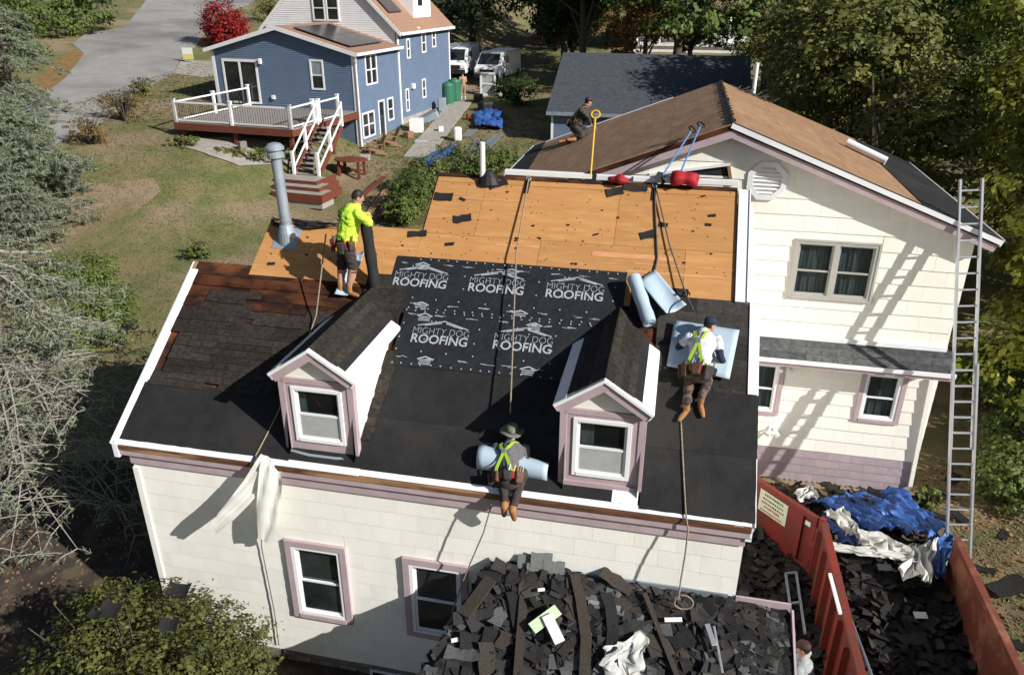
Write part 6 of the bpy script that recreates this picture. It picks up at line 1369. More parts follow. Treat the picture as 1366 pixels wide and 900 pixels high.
# large shrub in the foreground with shingles fallen on it
fs_c = npv(G(.75, -1.75)); big = shrub('foreground_shrub', 'large olive-green shrub in front of the house with black shingles fallen on it', fs_c, 2.3, 1.6, 2.65, M['leaf_fs'], 80, 64000, .068, lumps=12, clump=.10, stems=24)
R_ = random.Random(81)
for k, (u, v, s_) in enumerate(((240, 790, .34), (150, 815, .30), (228, 835, .26), (195, 775, .18), (285, 775, .16), (130, 820, .2))):
    r = ray(u, v); best = None
    for t in np.arange(6, 14, .02):
        p = CAM+t*r; d = (p-(fs_c+npv((0, 0, 1.2))))/npv((2.15, 1.5, 1.6))
        if d@d < .82: best = p; break
    if best is None: best = onz(u, v, .5)
    q = R_.uniform(-.6, .6); scrap('black shingle piece caught on the large foreground shrub', 'shingles on the foreground shrub', best+npv((0, -.02, .04)), (math.cos(q), math.sin(q), .1), (-math.sin(q), math.cos(q)*.85, .5), (0, -.5, .86), s_*1.15, s_*.75, M['felt'], 500+k, bend=.2)
# ------------------------------------------------------------------ grey conifers with bare branches
def conifer(label, base, h, rad, seed, lowz=.06, nb=70, droop=.35, needles=1.0, bare=.5, side=None, size=.12, r0=.2):
    base = npv(base); R_ = random.Random(seed); r = np.random.RandomState(seed); t = thing('bare_conifer', label, 'conifer', base); b = MB(); b.tube([base-npv((0, 0, .3)), base+npv((.1, 0, h*.5)), base+npv((0, 0, h))], [r0, r0*.7, r0*.1], 8); b.build('trunk', M['bark'], t)
    C_ = []; tn = []; bb = MB()
    for k in range(nb):
        q = R_.random(); z = h*(lowz+(.98-lowz)*q); L_ = rad*(1-.75*q)*R_.uniform(.7, 1.1)+.3; a = R_.uniform(0, 2*math.pi) if side is None else R_.gauss(side[0], side[1]); d = npv((math.cos(a), math.sin(a), 0)); s = npv((-d[1], d[0], 0)); n = 8; P = []
        bend = R_.uniform(-.35, .35); up0 = R_.uniform(-.1, .25)
        for i in range(n+1): f_ = i/n; P.append(base+npv((0, 0, z+up0*f_*L_-droop*L_*f_*f_+.06*math.sin(6*f_+k)))+d*L_*f_+s*bend*L_*f_*f_)
        isb = R_.random() < bare; bb.tube(P, [.028*(1-.85*i/n)*(1+.4*(L_/rad)) for i in range(n+1)], 5)
        for i in range(2, n+1):
            for sd in (-1, 1):
                if R_.random() < .88:
                    l2 = L_*R_.uniform(.14, .34)*(1.1-.5*i/n); e = P[i]+(d*.55+s*sd*R_.uniform(.4, 1.1))*l2+npv((0, 0, R_.uniform(-.35, .12)*l2)); m_ = (P[i]+e)/2+npv((0, 0, .06*l2)); bb.tube([P[i], m_, e], [.012, .009, .003], 4)
                    for q2 in range(4):
                        c = P[i]*(1-(q2+1)/4)+e*(q2+1)/4; e2 = c+npv((R_.gauss(0, .35), R_.gauss(0, .35), R_.gauss(-.12, .25)))*l2*.55; bb.tube([c, e2], [.0045, .0015], 3)
                        nn = int((3 if isb else 15)*needles)
                        for g_ in range(nn): f_ = R_.random(); C_.append(c*(1-f_)+e2*f_+r.normal(size=3)*.05); tn.append(R_.random())
    o = bb.build('bare_branches', M['deadwood'], t, fix=False); o['kind'] = 'stuff'
    leaf_mesh('needles', np.array(C_), size, M['needle'], t, seed, aspect=.22, up=.0, tone=np.array(tn)); return t
conifer('near grey conifer with pale bare branches beside the left gable', G(-5.6, 3.0), 6.0, 4.4, 90, lowz=.26, nb=80, bare=.7, side=(-.05, .8), needles=.7)
conifer('large grey-green conifer on the lawn left of the flue pipe', gr(10, 290), 5.2, 4.4, 91, nb=120, bare=.12, side=(-.1, 1.2), needles=1.4, size=.14)
conifer('bluish grey conifer beside the road', gr(22, 150), 5.5, 4.0, 92, nb=64, bare=.2, needles=1.2, size=.16)
# bare dead branches behind the wing ridge
t = thing('dead_tree', 'bare pale dead branches sticking out behind the wing ridge', 'tree', G(14.2, 15.2)); b = MB(); R_ = random.Random(95); base = npv(G(14.2, 15.2)); b.tube([base, base+npv((-.3, .1, 4)), base+npv((-.9, .2, 7.2))], [.12, .08, .03], 6)
for k in range(11):
    s = base+npv((-.3-.02*k, .1, 3.6+.26*k)); e = s+npv((R_.gauss(-.8, .9), R_.gauss(0, .6), R_.uniform(.2, 1.2))); b.tube([s, (s+e)/2+npv((0, 0, .15)), e], [.035, .022, .006], 4)
    for q in range(3): c = s*(.4-.1*q)+e*(.6+.1*q); b.tube([c, c+npv((R_.gauss(0, .3), R_.gauss(0, .3), R_.gauss(.1, .25)))], [.012, .003], 3)
b.build('dead_limbs', M['bark'], t)
# grass blades and fallen leaves
def scatter(name, region, n, size, m, label, seed, zoff=.012, aspect=.22, up=1.6):
    r = np.random.RandomState(seed); x = r.uniform(region[0], region[1], n*2); y = r.uniform(region[2], region[3], n*2); x, y = x[:n], y[:n]
    dens = np.array([mnoise.noise(Vector((a*.45, b_*.45, seed))) for a, b_ in zip(x, y)]); k = dens > -9; x, y, dens = x[k], y[k], dens[k]
    C_ = np.stack([x, y, np.array([gz(a, b_) for a, b_ in zip(x, y)])+zoff], 1); tone = np.clip(.5+dens*1.2+r.normal(size=len(x))*.12, 0, 1)
    o = leaf_mesh(name, C_, size, m, None, seed, aspect=aspect, up=up, tone=tone); return tag(o, label=label, cat='grass' if 'grass' in name else 'leaves', kind='stuff')
scatter('lawn_grass', (-20, 0, 5, 26), 90000, .085, M['grass'], 'dry brown and green grass of the lawn', 1)
scatter('far_grass', (-24, 2, 26, 40), 20000, .2, M['grass'], 'dry grass around the blue house', 2)
scatter('yard_grass', (13.9, 20, 1, 8), 14000, .10, M['grass'], 'rough grass of the side yard', 3)
M['litter'] = leafmat('fallen_leaf', (.30, .17, .08), (.10, .06, .035), .1, .8)
scatter('fallen_leaves', (-6, 1, -4, 4), 2600, .07, M['litter'], 'fallen leaves on the dark soil', 4, .02, .7, 1.5); scatter('fallen_leaves', (13.9, 20, 0, 8), 1500, .09, M['litter'], 'fallen leaves on the side yard grass', 5, .03, .7, 1.5)
# ================================================================== people
def person(label, base, prims, mats, extras=None, voxel=.011, seed=0):
    """prims: ('c', p0, p1, r0, r1, mat) tapered limbs and ('e', centre, (rx, ry, rz), axes, mat) ellipsoids, fused into one surface"""
    b = MB()
    for p in prims:
        if p[0] == 'c':
            a, e, r0, r1 = npv(p[1]), npv(p[2]), p[3], p[4]; d = e-a; L_ = max(1e-4, np.linalg.norm(d)); d /= L_
            h = npv((0, 0, 1)) if abs(d[2]) < .9 else npv((1, 0, 0)); x = h-d*(h@d); x /= np.linalg.norm(x); y = np.cross(d, x); n = 14; rings = []
            for q in (-80, -50, -20, 0): rings.append((a+d*r0*math.sin(math.radians(q)), r0*math.cos(math.radians(q))))
            for q in (0, 20, 50, 80): rings.append((e+d*r1*math.sin(math.radians(q)), r1*math.cos(math.radians(q))))
            vs = [c+r*(x*math.cos(2*math.pi*k/n)+y*math.sin(2*math.pi*k/n)) for c, r in rings for k in range(n)]; m = len(rings)
            b.add(vs, [(i*n+k, i*n+(k+1) % n, (i+1)*n+(k+1) % n, (i+1)*n+k) for i in range(m-1) for k in range(n)]+[tuple(range(n))[::-1], tuple((m-1)*n+k for k in range(n))])
        else:
            c, r, ax = npv(p[1]), p[2], p[3]; n, m = 18, 10; vs = []
            for i in range(1, m):
                t = math.pi*i/m
                for k in range(n): f_ = 2*math.pi*k/n; vs.append(c+ax[0]*r[0]*math.sin(t)*math.cos(f_)+ax[1]*r[1]*math.sin(t)*math.sin(f_)+ax[2]*r[2]*math.cos(t))
            b.add(vs, [(i*n+k, i*n+(k+1) % n, (i+1)*n+(k+1) % n, (i+1)*n+k) for i in range(m-2) for k in range(n)]+[tuple(range(n))[::-1], tuple((m-2)*n+k for k in range(n))])
    me, c = b.mesh('body', mats[0]); bm = bmesh.new(); bm.from_mesh(me); bmesh.ops.recalc_face_normals(bm, faces=bm.faces); bm.to_mesh(me); bm.free()
    o = bpy.data.objects.new('tmp', me); COL.objects.link(o); md = o.modifiers.new('r', 'REMESH'); md.mode = 'VOXEL'; md.voxel_size = voxel; ms = o.modifiers.new('s', 'SMOOTH'); ms.factor = .5; ms.iterations = 5
    dg = bpy.context.evaluated_depsgraph_get(); me2 = bpy.data.meshes.new_from_object(o.evaluated_get(dg)); bpy.data.objects.remove(o)
    me2.name = 'body'; me2.materials.clear()
    for m in mats: me2.materials.append(m)
    F = np.empty(len(me2.polygons)*3); me2.polygons.foreach_get('center', F); F = F.reshape(-1, 3)+c; best = np.full(len(F), 9e9); mi = np.zeros(len(F), int)
    for p in prims:
        if p[0] == 'c':
            a, e = npv(p[1]), npv(p[2]); d = e-a; t = np.clip(((F-a)@d)/max(1e-9, d@d), 0, 1); D = np.linalg.norm(F-(a+t[:, None]*d), axis=1)-(p[3]*(1-t)+p[4]*t)
        else:
            q = F-npv(p[1]); u = np.stack([q@p[3][i]/p[2][i] for i in range(3)], 1); D = (np.linalg.norm(u, axis=1)-1)*min(p[2])
        k = D < best; best[k] = D[k]; mi[k] = p[-1]
    sk = np.zeros(len(me2.vertices)); LV = np.empty(len(me2.loops), int); me2.loops.foreach_get('vertex_index', LV); ls = np.empty(len(me2.polygons), int); me2.polygons.foreach_get('loop_start', ls); lt_ = np.empty(len(me2.polygons), int); me2.polygons.foreach_get('loop_total', lt_)
    for q in range(4): kk = lt_ > q; np.add.at(sk, LV[ls[kk]+q], (mi[kk] == 1)*1.+(mi[kk] == 2)*1.)
    nv = len(me2.vertices); co = np.empty(nv*3); me2.vertices.foreach_get('co', co); co = co.reshape(-1, 3); no = np.array([x.vector[:] for x in me2.vertex_normals]); dd = np.zeros(nv)
    for i_ in np.nonzero(sk > 3)[0]:           # cloth folds
        w_ = co[i_]; dd[i_] = abs(mnoise.noise(Vector((w_[0]*7, w_[1]*7, w_[2]*15+seed))))*.030-.008+abs(mnoise.noise(Vector(w_*26)))*.010
    me2.vertices.foreach_set('co', (co+no*dd[:, None]).ravel())
    me2.polygons.foreach_set('material_index', mi.astype(np.int32)); me2.polygons.foreach_set('use_smooth', [True]*len(me2.polygons)); me2.update()
    t = thing('person', label, 'person', base); link('body', me2, t, Matrix.Translation(Vector(c))); return t
def unit(v): v = npv(v); return v/np.linalg.norm(v)
def frame(zax, fwd):
    z = unit(zax); y = npv(fwd); y = unit(y-z*(y@z)); x = np.cross(y, z); return (x, y, z)
def hand(wrist, d, palm, s, m, curl=.5):
    """palm and five bent fingers; d points along the hand, palm is the way the palm faces, s = +1/-1 for the thumb side"""
    d = unit(d); n = npv(palm); n = unit(n-d*(n@d)); x = np.cross(d, n)*s; w = npv(wrist); P = [('c', w, w+d*.03, .026, .032, m), ('e', w+d*.06, (.042, .05, .022), (x, d, n), m)]
    for k, l_ in enumerate((.062, .072, .068, .054)):
        r = w+d*.095+x*(.030-.020*k); a = r+unit(d+n*curl*.4)*l_*.5; e = a+unit(d*(1-curl)+n*curl)*l_*.5; f = e+unit(d*(1-1.7*curl)+n*curl)*l_*.35; P += [('c', r, a, .011, .010, m), ('c', a, e, .010, .009, m), ('c', e, f, .009, .008, m)]
    r = w+d*.035+x*.038; a = r+unit(d*.7+x*.8+n*.2)*.04; P += [('c', r, a, .013, .012, m), ('c', a, a+unit(d+n*.5+x*.1)*.032, .011, .009, m)]
    return P
def head(c, up, fwd, m_skin, m_hair, m_neck=None, hair=True):
    x, y, z = frame(up, fwd); c = npv(c); P = [('e', c, (.075, .095, .115), (x, y, z), m_skin), ('e', c-z*.045+y*.02, (.058, .07, .075), (x, y, z), m_skin), ('c', c+y*.088-z*.005, c+y*.108-z*.025, .012, .015, m_skin), ('e', c+y*.085-z*.062, (.024, .012, .010), (x, y, z), m_skin), ('e', c+y*.075-z*.092, (.03, .025, .02), (x, y, z), m_skin)]
    for s in (-1, 1): P += [('e', c+x*s*.078-z*.01-y*.005, (.012, .022, .034), (x, y, z), m_skin), ('e', c+x*s*.034+y*.078+z*.012, (.020, .02, .012), (x, y, z), m_skin)]
    if hair: P += [('e', c+z*.02-y*.012, (.080, .096, .108), (x, y, z), m_hair)]
    return P
def limb(a, e, j, r, m, m2=None):
    return [('c', a, j, r[0], r[1], m), ('c', j, e, r[1], r[2], m2 if m2 is not None else m)]
def boot(ankle, fwd, m, up=(0, 0, 1), L_=.27):
    f = npv(fwd); f = unit(f); a = npv(ankle); u = unit(up)
    return [('c', a+u*.12, a, .054, .045, m), ('c', a-u*.04-f*.045, a-u*.05+f*.09, .038, .042, m), ('c', a-u*.05+f*.09, a-u*.06+f*.17, .042, .030, m)]
def straps(t, paths, w_=.045, m='strap', nm='harness_strap'):
    for pts, up in paths:
        pts = [npv(p) for p in pts]; Gd = []
        for i, p in enumerate(pts):
            d = unit(pts[min(i+1, len(pts)-1)]-pts[max(0, i-1)]); s = unit(np.cross(d, npv(up))); Gd.append([p-s*w_/2, p+s*w_/2])
        MB().sheet(Gd, .006, unit(up)).build(nm, M[m], t)
def cap(t, c, up, fwd, m, brim=True):
    x, y, z = frame(up, fwd); c = npv(c); b = MB(); vs = []; n = 20; rows = [(0, 1.0), (.035, .99), (.065, .88), (.085, .62), (.093, .25)]
    for h, r in rows:
        for k in range(n): a = 2*math.pi*k/n; vs.append(c+z*(.035+h)+x*.088*r*math.cos(a)+y*.105*r*math.sin(a))
    b.add(vs, [(i*n+k, i*n+(k+1) % n, (i+1)*n+(k+1) % n, (i+1)*n+k) for i in range(4) for k in range(n)]+[tuple(4*n+k for k in range(n)), tuple(range(n))[::-1]]); o = b.build('cap', m, t, smooth=True)
    Gd = [[c+z*(.045-.012*abs(j)*abs(j)*.2-.02*i/4)+x*.036*j*(1-.12*i/4*(abs(j) > 1.5))+y*(.085+.085*i/4-(.012*j*j)) for j in (-2, -1, 0, 1, 2)] for i in range(5)]
    MB().sheet(Gd, .006, z).build('cap_peak', m, o)
def boonie(t, c, up, fwd, m):
    x, y, z = frame(up, fwd); c = npv(c); n = 28; vs = []; rows = [(.03, .086, .104), (.09, .082, .098), (.125, .07, .085), (.13, .02, .03)]
    for h, rx, ry in rows:
        for k in range(n): a = 2*math.pi*k/n; vs.append(c+z*h+x*rx*math.cos(a)+y*ry*math.sin(a))
    b = MB(); b.add(vs, [(i*n+k, i*n+(k+1) % n, (i+1)*n+(k+1) % n, (i+1)*n+k) for i in range(3) for k in range(n)]+[tuple(3*n+k for k in range(n))]); o = b.build('hat_crown', m, t, smooth=True)
    Gd = [[c+z*(.035-.02*q+.022*q*math.sin(2*math.pi*k/n*3+.7)+.02*q*abs(math.cos(2*math.pi*k/n)))+x*(.085+.10*q)*math.cos(2*math.pi*k/n)+y*(.103+.085*q)*math.sin(2*math.pi*k/n) for k in range(n+1)] for q in (0, .33, .66, 1)]
    MB().sheet(Gd, .005, z).build('hat_brim', m, o, smooth=True)
def belt(t, c, up, fwd, rx, ry, m, pouches, tilt=0):
    x, y, z = frame(up, fwd); c = npv(c); n = 24; Gd = [[c+z*h+x*rx*math.cos(2*math.pi*k/n)+y*ry*math.sin(2*math.pi*k/n) for k in range(n+1)] for h in (-.03, .03)]
    o = MB().sheet(Gd, .008, z).build('tool_belt', M[m], t, fix=True)
    R_ = random.Random(int(abs(c[0])*100))
    for a, w_, h_, d_, pm in pouches+[(q_[0]+.32, .07, .13, .06, R_.choice(['black', 'boot', 'leather', 'redcloth'])) for q_ in pouches[:4]]:
        w_, h_ = w_*R_.uniform(.6, .9), h_*R_.uniform(.65, .95)
        dr = x*math.cos(a)+y*math.sin(a); tg = -x*math.sin(a)+y*math.cos(a); p = c+x*(rx+d_*.5)*math.cos(a)+y*(ry+d_*.5)*math.sin(a)-z*(h_*.5-.02)
        b = MB(); b.add([p+tg*s*w_/2*(1 if k else .8)+dr*q*d_/2*(1.2 if k else .7)+z*(h_/2 if k else -h_/2) for k in (0, 1) for q in (-1, 1) for s in (-1, 1)], [(0, 2, 3, 1), (4, 5, 7, 6), (0, 1, 5, 4), (2, 6, 7, 3), (0, 4, 6, 2), (1, 3, 7, 5)]); b.build('pouch', M[pm], t, bev=.022)
        if R_.random() < .6: MB().tube([p+z*h_*.2, p+z*(h_*.5+.09)+tg*.03], .014, 6).build('tool_handle', M[R_.choice(['black', 'yellow', 'galv', 'boot'])], t)
# --- A: man in the lime hoodie, bent over the black roll behind the left dormer
ya = 2.45; Q = lambda u, v, dy=0: ony(u, v, ya+dy)
fwd = unit((.75, .62, -.1)); bk = -fwd
hipc = Q(461, 327); chest = Q(468, 289, .05); neck = Q(474, 276, .10); hd = Q(477, 263, .14)
Ls, Rs_ = Q(457, 283, .22), Q(477, 285, -.06)
hx = frame((0, 0, 1), fwd)[0]
LhF, RhF = hipc+hx*(-.10), hipc+hx*.10
fl = RP(*rp(457, 391), .09); fr2 = RP(*rp(469, 393), .12)
kl, kr = Q(456, 358, .08), Q(471, 357, -.02)
gripp = ony(488, 288, 2.6)
P = [('c', hipc+npv((0, 0, .02)), chest, .165, .185, 1), ('c', chest, neck-npv((0, 0, .03)), .185, .10, 1), ('e', chest+bk*.02, (.21, .15, .23), frame(neck-hipc, fwd), 1), ('e', neck+bk*.05-npv((0, 0, .02)), (.11, .09, .07), frame((0, 0, 1), fwd), 1), ('c', neck, hd, .055, .055, 0)]
P += limb(Ls, Q(490, 287, .30), Q(478, 290, .30), (.082, .068, .05), 1)+limb(Rs_, Q(491, 291, .08), Q(492, 297, -.08), (.085, .07, .05), 1)
P += hand(Q(488, 287, .25), (.3, -.5, -.2), (0, 0, -1), 1, 0)+hand(Q(489, 290, .12), (.0, .7, .1), (0, 0, -1), -1, 0)
P += [('e', hipc, (.18, .15, .14), frame((0, 0, 1), fwd), 2)]+limb(LhF, fl+npv((0, 0, .08)), kl, (.115, .082, .05), 2, 0)+limb(RhF, fr2+npv((0, 0, .08)), kr, (.118, .084, .05), 2, 0)
P += boot(fl, (.8, .3, 0), 3)+boot(fr2, (.9, -.25, 0), 3)+head(hd, (.35, .2, 1), (.75, .5, -.75), 0, 4)
pA = person('man in lime hoodie and dark shorts leaning on a black roll behind the left dormer', RP(*rp(466, 394), 0), P, [M['skin'], M['hivis'], M['dpants'], M['boot'], M['hair']])
belt(pA, hipc+npv((0, 0, .10)), (0, 0, 1), fwd, .19, .165, 'leather', [(3.6, .20, .26, .09, 'leather'), (4.6, .16, .22, .08, 'leather'), (5.6, .18, .24, .08, 'dpants'), (2.8, .16, .20, .08, 'leather'), (.2, .14, .2, .07, 'leather')])
M['greenprint'] = mat('dark_green_print', (.05, .20, .06), None)
bx0 = chest+bk*.19; fx = frame(neck-hipc, fwd)
b = MB()
for i, (w_, h_) in enumerate(((.16, .03), (.20, .05), (.14, .025))): c = bx0+fx[2]*(.08-.07*i)-fx[1]*.0; b.obox(c, fx[0]*w_/2, fx[1]*.003, fx[2]*h_/2)
b.build('back_print', M['greenprint'], pA)
for kn in (kl, kr): MB().tube([kn+.075*(npv((math.cos(a), math.sin(a), 0)))-npv((0, 0, .06)) for a in np.linspace(0, 6.28, 12)], .010, 5).build('knee_strap', M['black'], pA)
# --- B: man in boonie hat kneeling at the eave, back to the camera
Q = lambda u, v, y: ony(u, v, y)
hipB = Q(678, 640, -.02); neckB = Q(681, 592, .40); chB = Q(680, 606, .30); hdB = Q(683, 577, .50); fwB = unit((.1, 1, .1)); upB = unit(neckB-hipB)
k1, k2 = RP(6.02, .42, .09), RP(6.40, .44, .09); a1, a2 = Q(673, 672, -.30), Q(684, 677, -.32)
Ls, Rs_ = Q(662, 597, .40), Q(700, 598, .42)
P = [('e', hipB, (.19, .16, .16), frame(upB, fwB), 2), ('c', hipB, chB, .155, .18, 1), ('e', chB, (.215, .14, .22), frame(upB, fwB), 1), ('c', chB, neckB, .15, .085, 1), ('c', neckB, hdB, .055, .055, 0)]
P += limb(Ls, Q(655, 632, .42), Q(656, 614, .34), (.075, .062, .045), 1, 0)+limb(Rs_, Q(699, 628, .62), Q(703, 612, .40), (.075, .062, .045), 1, 0)
P += hand(Q(654, 634, .44), (.1, .6, -.5), (0, 0, -1), -1, 0)+hand(Q(699, 630, .64), (-.2, .7, -.4), (0, 0, -1), 1, 0)
P += limb(hipB+npv((-.1, .02, -.04)), a1, k1, (.12, .085, .055), 2)+limb(hipB+npv((.1, .02, -.04)), a2, k2, (.12, .085, .055), 2)
dnv = unit((0, -.35, -.95))
P += [('c', a1, a1+npv((0, -.02, -.04)), .058, .055, 3), ('c', a1+npv((0, -.03, -.02)), a1+npv((-.01, .02, -.20)), .054, .040, 3), ('c', a2, a2+npv((0, -.02, -.04)), .058, .055, 3), ('c', a2+npv((0, -.03, -.02)), a2+npv((.02, .02, -.20)), .054, .040, 3)]
P += head(hdB, (.0, .05, 1), (.25, 1, -.35), 0, 4)
pB = person('man in grey shirt, lime harness and boonie hat kneeling at the eave edge', RP(6.2, .05, 0), P, [M['skin'], M['tee'], M['dpants'], M['boot'], M['hair']])
boonie(pB, hdB, (.0, .1, 1), (.2, 1, -.2), M['camo'])
def harness(t, hips, ch, neck, fw, up, wd=.13, dep=.16):
    x, y, z = frame(up, fw); hips, ch, neck = map(npv, (hips, ch, neck)); dep = dep+.022; mid = ch-y*dep
    top = neck-y*(.06); 
    for s in (-1, 1):
        straps(t, [([top+x*s*wd+y*.05+z*.02, top+x*s*wd*.85-y*.055-z*.02, mid+x*s*.06-y*.005+z*.05, mid-y*.012, hips-y*(dep+.005)-x*s*wd*.9+z*.14, hips-y*(dep-.01)-x*s*wd*1.1+z*.02], -y)])
    MB().obox(mid-y*.02, x*.035, z*.035, y*.006).build('harness_ring', M['galv'], t)
harness(pB, hipB, chB, neckB, fwB, upB, .12, .148)
belt(pB, hipB+upB*.05, upB, fwB, .20, .175, 'leather', [(3.7, .2, .22, .1, 'leather'), (4.35, .18, .2, .09, 'leather'), (5.1, .2, .2, .09, 'dpants'), (5.8, .18, .22, .09, 'leather'), (3.1, .16, .2, .08, 'black')])
# --- C: man in white tee bent over the membrane on the right
hipC = ony(931, 497, 1.62); neckC = ony(938, 443, 2.02); chC = ony(937, 458, 1.92); hdC = ony(947, 433, 2.10); fwC = unit((.35, 1, .0)); upC = unit(neckC-hipC)
f1, f2 = RP(*rp(915, 549), .10), RP(*rp(934, 541), .10); k1, k2 = ony(919, 513, 1.62), ony(944, 511, 1.68)
Ls, Rs_ = ony(918, 450, 1.98), ony(957, 454, 1.95)
P = [('e', hipC, (.19, .165, .16), frame(upC, fwC), 2), ('c', hipC, chC, .155, .18, 1), ('e', chC, (.21, .145, .21), frame(upC, fwC), 1), ('c', chC, neckC, .15, .085, 1), ('c', neckC, hdC, .055, .055, 0)]
eL, eR = ony(905, 464, 2.0), ony(961, 476, 1.78); wL, wR = ony(899, 474, 2.15), ony(968, 489, 1.95)
P += [('c', Ls, (Ls+eL)/2, .08, .07, 1), ('c', (Ls+eL)/2, eL, .066, .056, 4), ('c', eL, wL, .055, .042, 0), ('c', Rs_, (Rs_+eR)/2, .08, .07, 1), ('c', (Rs_+eR)/2, eR, .066, .058, 4), ('c', eR, eR*.45+wR*.55, .058, .05, 4), ('c', eR*.45+wR*.55, wR, .045, .036, 0)]
P += hand(wL, (-.3, .6, -.5), (0, 0, -1), 1, 0)+hand(wR, (-.1, .5, -.7), (-1, 0, 0), -1, 0, .8)
P += limb(hipC+npv((-.1, 0, -.04)), f1+npv((0, 0, .12)), k1, (.125, .078, .06), 2)+limb(hipC+npv((.1, 0, -.04)), f2+npv((0, 0, .12)), k2, (.125, .078, .06), 2)
P += boot(f1, (-.5, -.75, -.35), 3)+boot(f2, (.25, -.8, -.4), 3)
P += head(hdC, (.15, .1, 1), (.8, .6, -.5), 0, 5)
pC = person('man in white shirt and navy cap, lime harness, crouching over blue membrane', RP(*rp(925, 550), 0), P, [M['skin'], M['wtee'], mat('patched_work_trousers', (.055, .042, .038), (.17, .105, .075), 9, .9, .3, 18, contrast=(.45, .62)), M['boot'], M['navy'], M['hair']])
cap(pC, hdC, (.1, .1, 1), (.8, .6, -.25), M['navy']); harness(pC, hipC, chC, neckC, fwC, upC, .11, .15)
straps(pC, [([hipC+frame(upC, fwC)[0]*s*.17-frame(upC, fwC)[1]*.12+upC*.10 for s in (-1, -.5, .5, 1)], -frame(upC, fwC)[1])], .06)
belt(pC, hipC+upC*.06, upC, fwC, .20, .18, 'leather', [(3.5, .2, .24, .1, 'leather'), (4.2, .18, .22, .1, 'leather'), (4.9, .2, .22, .1, 'leather'), (5.6, .2, .26, .1, 'dpants'), (6.1, .16, .2, .08, 'black'), (3.0, .16, .2, .08, 'leather')])
b = MB(); b.tube([wR+npv((-.05, .03, -.05)), wR+npv((.12, .06, .06))], .013, 6); tag(b.build('utility_knife', M['galv'], None), 'small cutting tool in the hand of the man in the white shirt', 'tool')
# --- D: man kneeling on the far slope of the wing
def onL(u, v, h=0): return hit(u, v, npv((XP, 0, ZP))+NNL*h, NNL)
kD1, kD2 = onL(762, 184, .08), onL(772, 181, .08); yD = (kD1[1]+kD2[1])/2; hipD = ony(768, 168, yD); neckD = ony(781, 143, yD+.1); chD = ony(777, 152, yD+.06); hdD = ony(785, 136, yD+.15); fwD = unit((.8, .5, 0)); upD = unit(neckD-hipD)
fD1, fD2 = onL(755, 189, .08), onL(766, 186, .08)
P = [('e', hipD, (.19, .17, .17), frame(upD, fwD), 2), ('c', hipD, chD, .16, .185, 1), ('e', chD, (.2, .15, .2), frame(upD, fwD), 1), ('c', chD, neckD, .15, .085, 1), ('c', neckD, hdD, .055, .055, 0)]
P += limb(ony(775, 146, yD-.18), ony(787, 163, yD-.05), ony(784, 156, yD-.12), (.08, .065, .05), 1)+limb(ony(784, 146, yD+.3), ony(792, 166, yD+.3), ony(791, 157, yD+.3), (.08, .065, .05), 1)
P += hand(ony(787, 164, yD-.04), (.5, .3, -.6), (0, 0, -1), 1, 0)+hand(ony(792, 167, yD+.3), (.5, .1, -.6), (0, 0, -1), -1, 0)
P += limb(hipD+npv((0, -.12, -.05)), fD1, onL(776, 180, .12), (.125, .09, .055), 2)+limb(hipD+npv((0, .12, -.05)), fD2, onL(783, 176, .12), (.125, .09, .055), 2)
P += [('c', fD1, fD1+npv((-.02, -.02, -.02)), .06, .055, 3), ('c', fD1, fD1+npv((-.16, -.08, .0)), .055, .04, 3), ('c', fD2, fD2+npv((-.16, -.08, .0)), .06, .04, 3)]+head(hdD, (.2, .1, 1), (.8, .5, -.6), 0, 4)
pD = person('man in dark grey top and tan harness kneeling on the brown wing roof', onL(765, 188), P, [M['skin'], M['olive'], M['olive'], M['boot'], M['hair']], voxel=.014)
cap(pD, hdD, (.15, .1, 1), (.8, .5, -.3), mat('maroon_cloth', (.07, .02, .02), None)); harness(pD, hipD, chD, neckD, fwD, upD, .12, .15)
for c in pD.children:
    if c.name.startswith('harness_strap'): c.data.materials[0] = M['boot']
belt(pD, hipD+upD*.05, upD, fwD, .20, .18, 'black', [(3.4, .2, .24, .1, 'black'), (4.4, .2, .22, .1, 'leather'), (5.4, .18, .2, .1, 'black')])
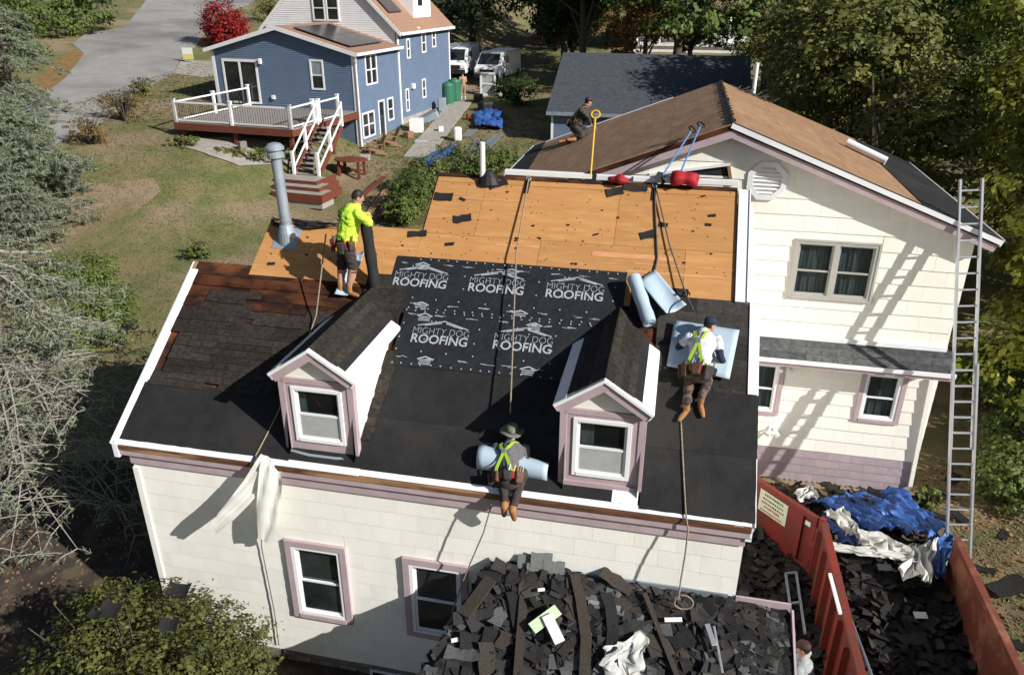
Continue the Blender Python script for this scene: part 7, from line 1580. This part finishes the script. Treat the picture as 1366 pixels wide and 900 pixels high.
# --- E: man with cap at the dumpster
gE = gz(10.75, .3); hdE = onz(1072, 864, gE+1.66); bE = npv((hdE[0]+.02, hdE[1]-.02, gE)); fwE = unit((-.9, .35, 0)); xE = frame((0, 0, 1), fwE)[0]
at = lambda x, y, z: bE+xE*x+fwE*y+npv((0, 0, z))
P = [('e', at(0, 0, .95), (.18, .15, .15), frame((0, 0, 1), fwE), 2), ('c', at(0, 0, 1.0), at(0, 0, 1.30), .16, .19, 1), ('e', at(0, 0, 1.28), (.22, .15, .2), frame((0, 0, 1), fwE), 1), ('c', at(0, 0, 1.38), at(0, .01, 1.5), .12, .07, 1), ('c', at(0, .01, 1.48), hdE, .055, .055, 0)]
for s in (-1, 1):
    P += limb(at(.21*s, 0, 1.40), at(.17*s, .42, 1.22), at(.25*s, .12, 1.12), (.08, .066, .05), 1)+hand(at(.17*s, .43, 1.22), (-.1*s*0+fwE[0], fwE[1], .1), (0, 0, -1), s, 0, .7)
    P += limb(at(.1*s, 0, .9), at(.12*s, -.02, .12), at(.12*s, .03, .5), (.12, .085, .06), 2)+boot(at(.12*s, -.02, .09), fwE, 3)
P += head(hdE, (0, 0, 1), fwE+npv((0, 0, -.3)), 0, 4)
pE = person('man in grey shirt and dark cap standing between the heap and the dumpster', bE, P, [M['skin'], M['greysh'], M['olive'], M['boot'], M['hair']]); cap(pE, hdE, (0, 0, 1), fwE, mat('dark_red_cap_cloth', (.045, .018, .016), None))
# --- F: person standing by the green barrels
bF = gr(618, 133); fwF = unit((-.6, .7, 0)); xF = frame((0, 0, 1), fwF)[0]; at = lambda x, y, z: bF+xF*x+fwF*y+npv((0, 0, z))
P = [('e', at(0, 0, .92), (.18, .14, .15), frame((0, 0, 1), fwF), 1), ('c', at(0, 0, .95), at(0, 0, 1.3), .15, .19, 0), ('c', at(0, 0, 1.35), at(0, 0, 1.5), .12, .06, 0), ('c', at(0, 0, 1.48), at(0, .02, 1.62), .055, .055, 0)]
for s in (-1, 1): P += limb(at(.2*s, 0, 1.40), at(.2*s, .25, 1.0), at(.26*s, .02, 1.12), (.07, .055, .042), 0)+hand(at(.2*s, .26, 1.0), fwF, (0, 0, -1), s, 0)+limb(at(.1*s, 0, .88), at(.13*s, 0, .1), at(.12*s, .03, .48), (.11, .075, .05), 1, 0)+boot(at(.13*s, 0, .08), fwF, 2)
P += head(at(0, .03, 1.64), (0, 0, 1), fwF, 0, 3)
person('person in tan clothing standing beside the green barrels', bF, P, [mat('tan_cloth', (.40, .235, .16), None), mat('tan_shorts', (.27, .19, .13), None), M['paper'], M['hair']], voxel=.02)
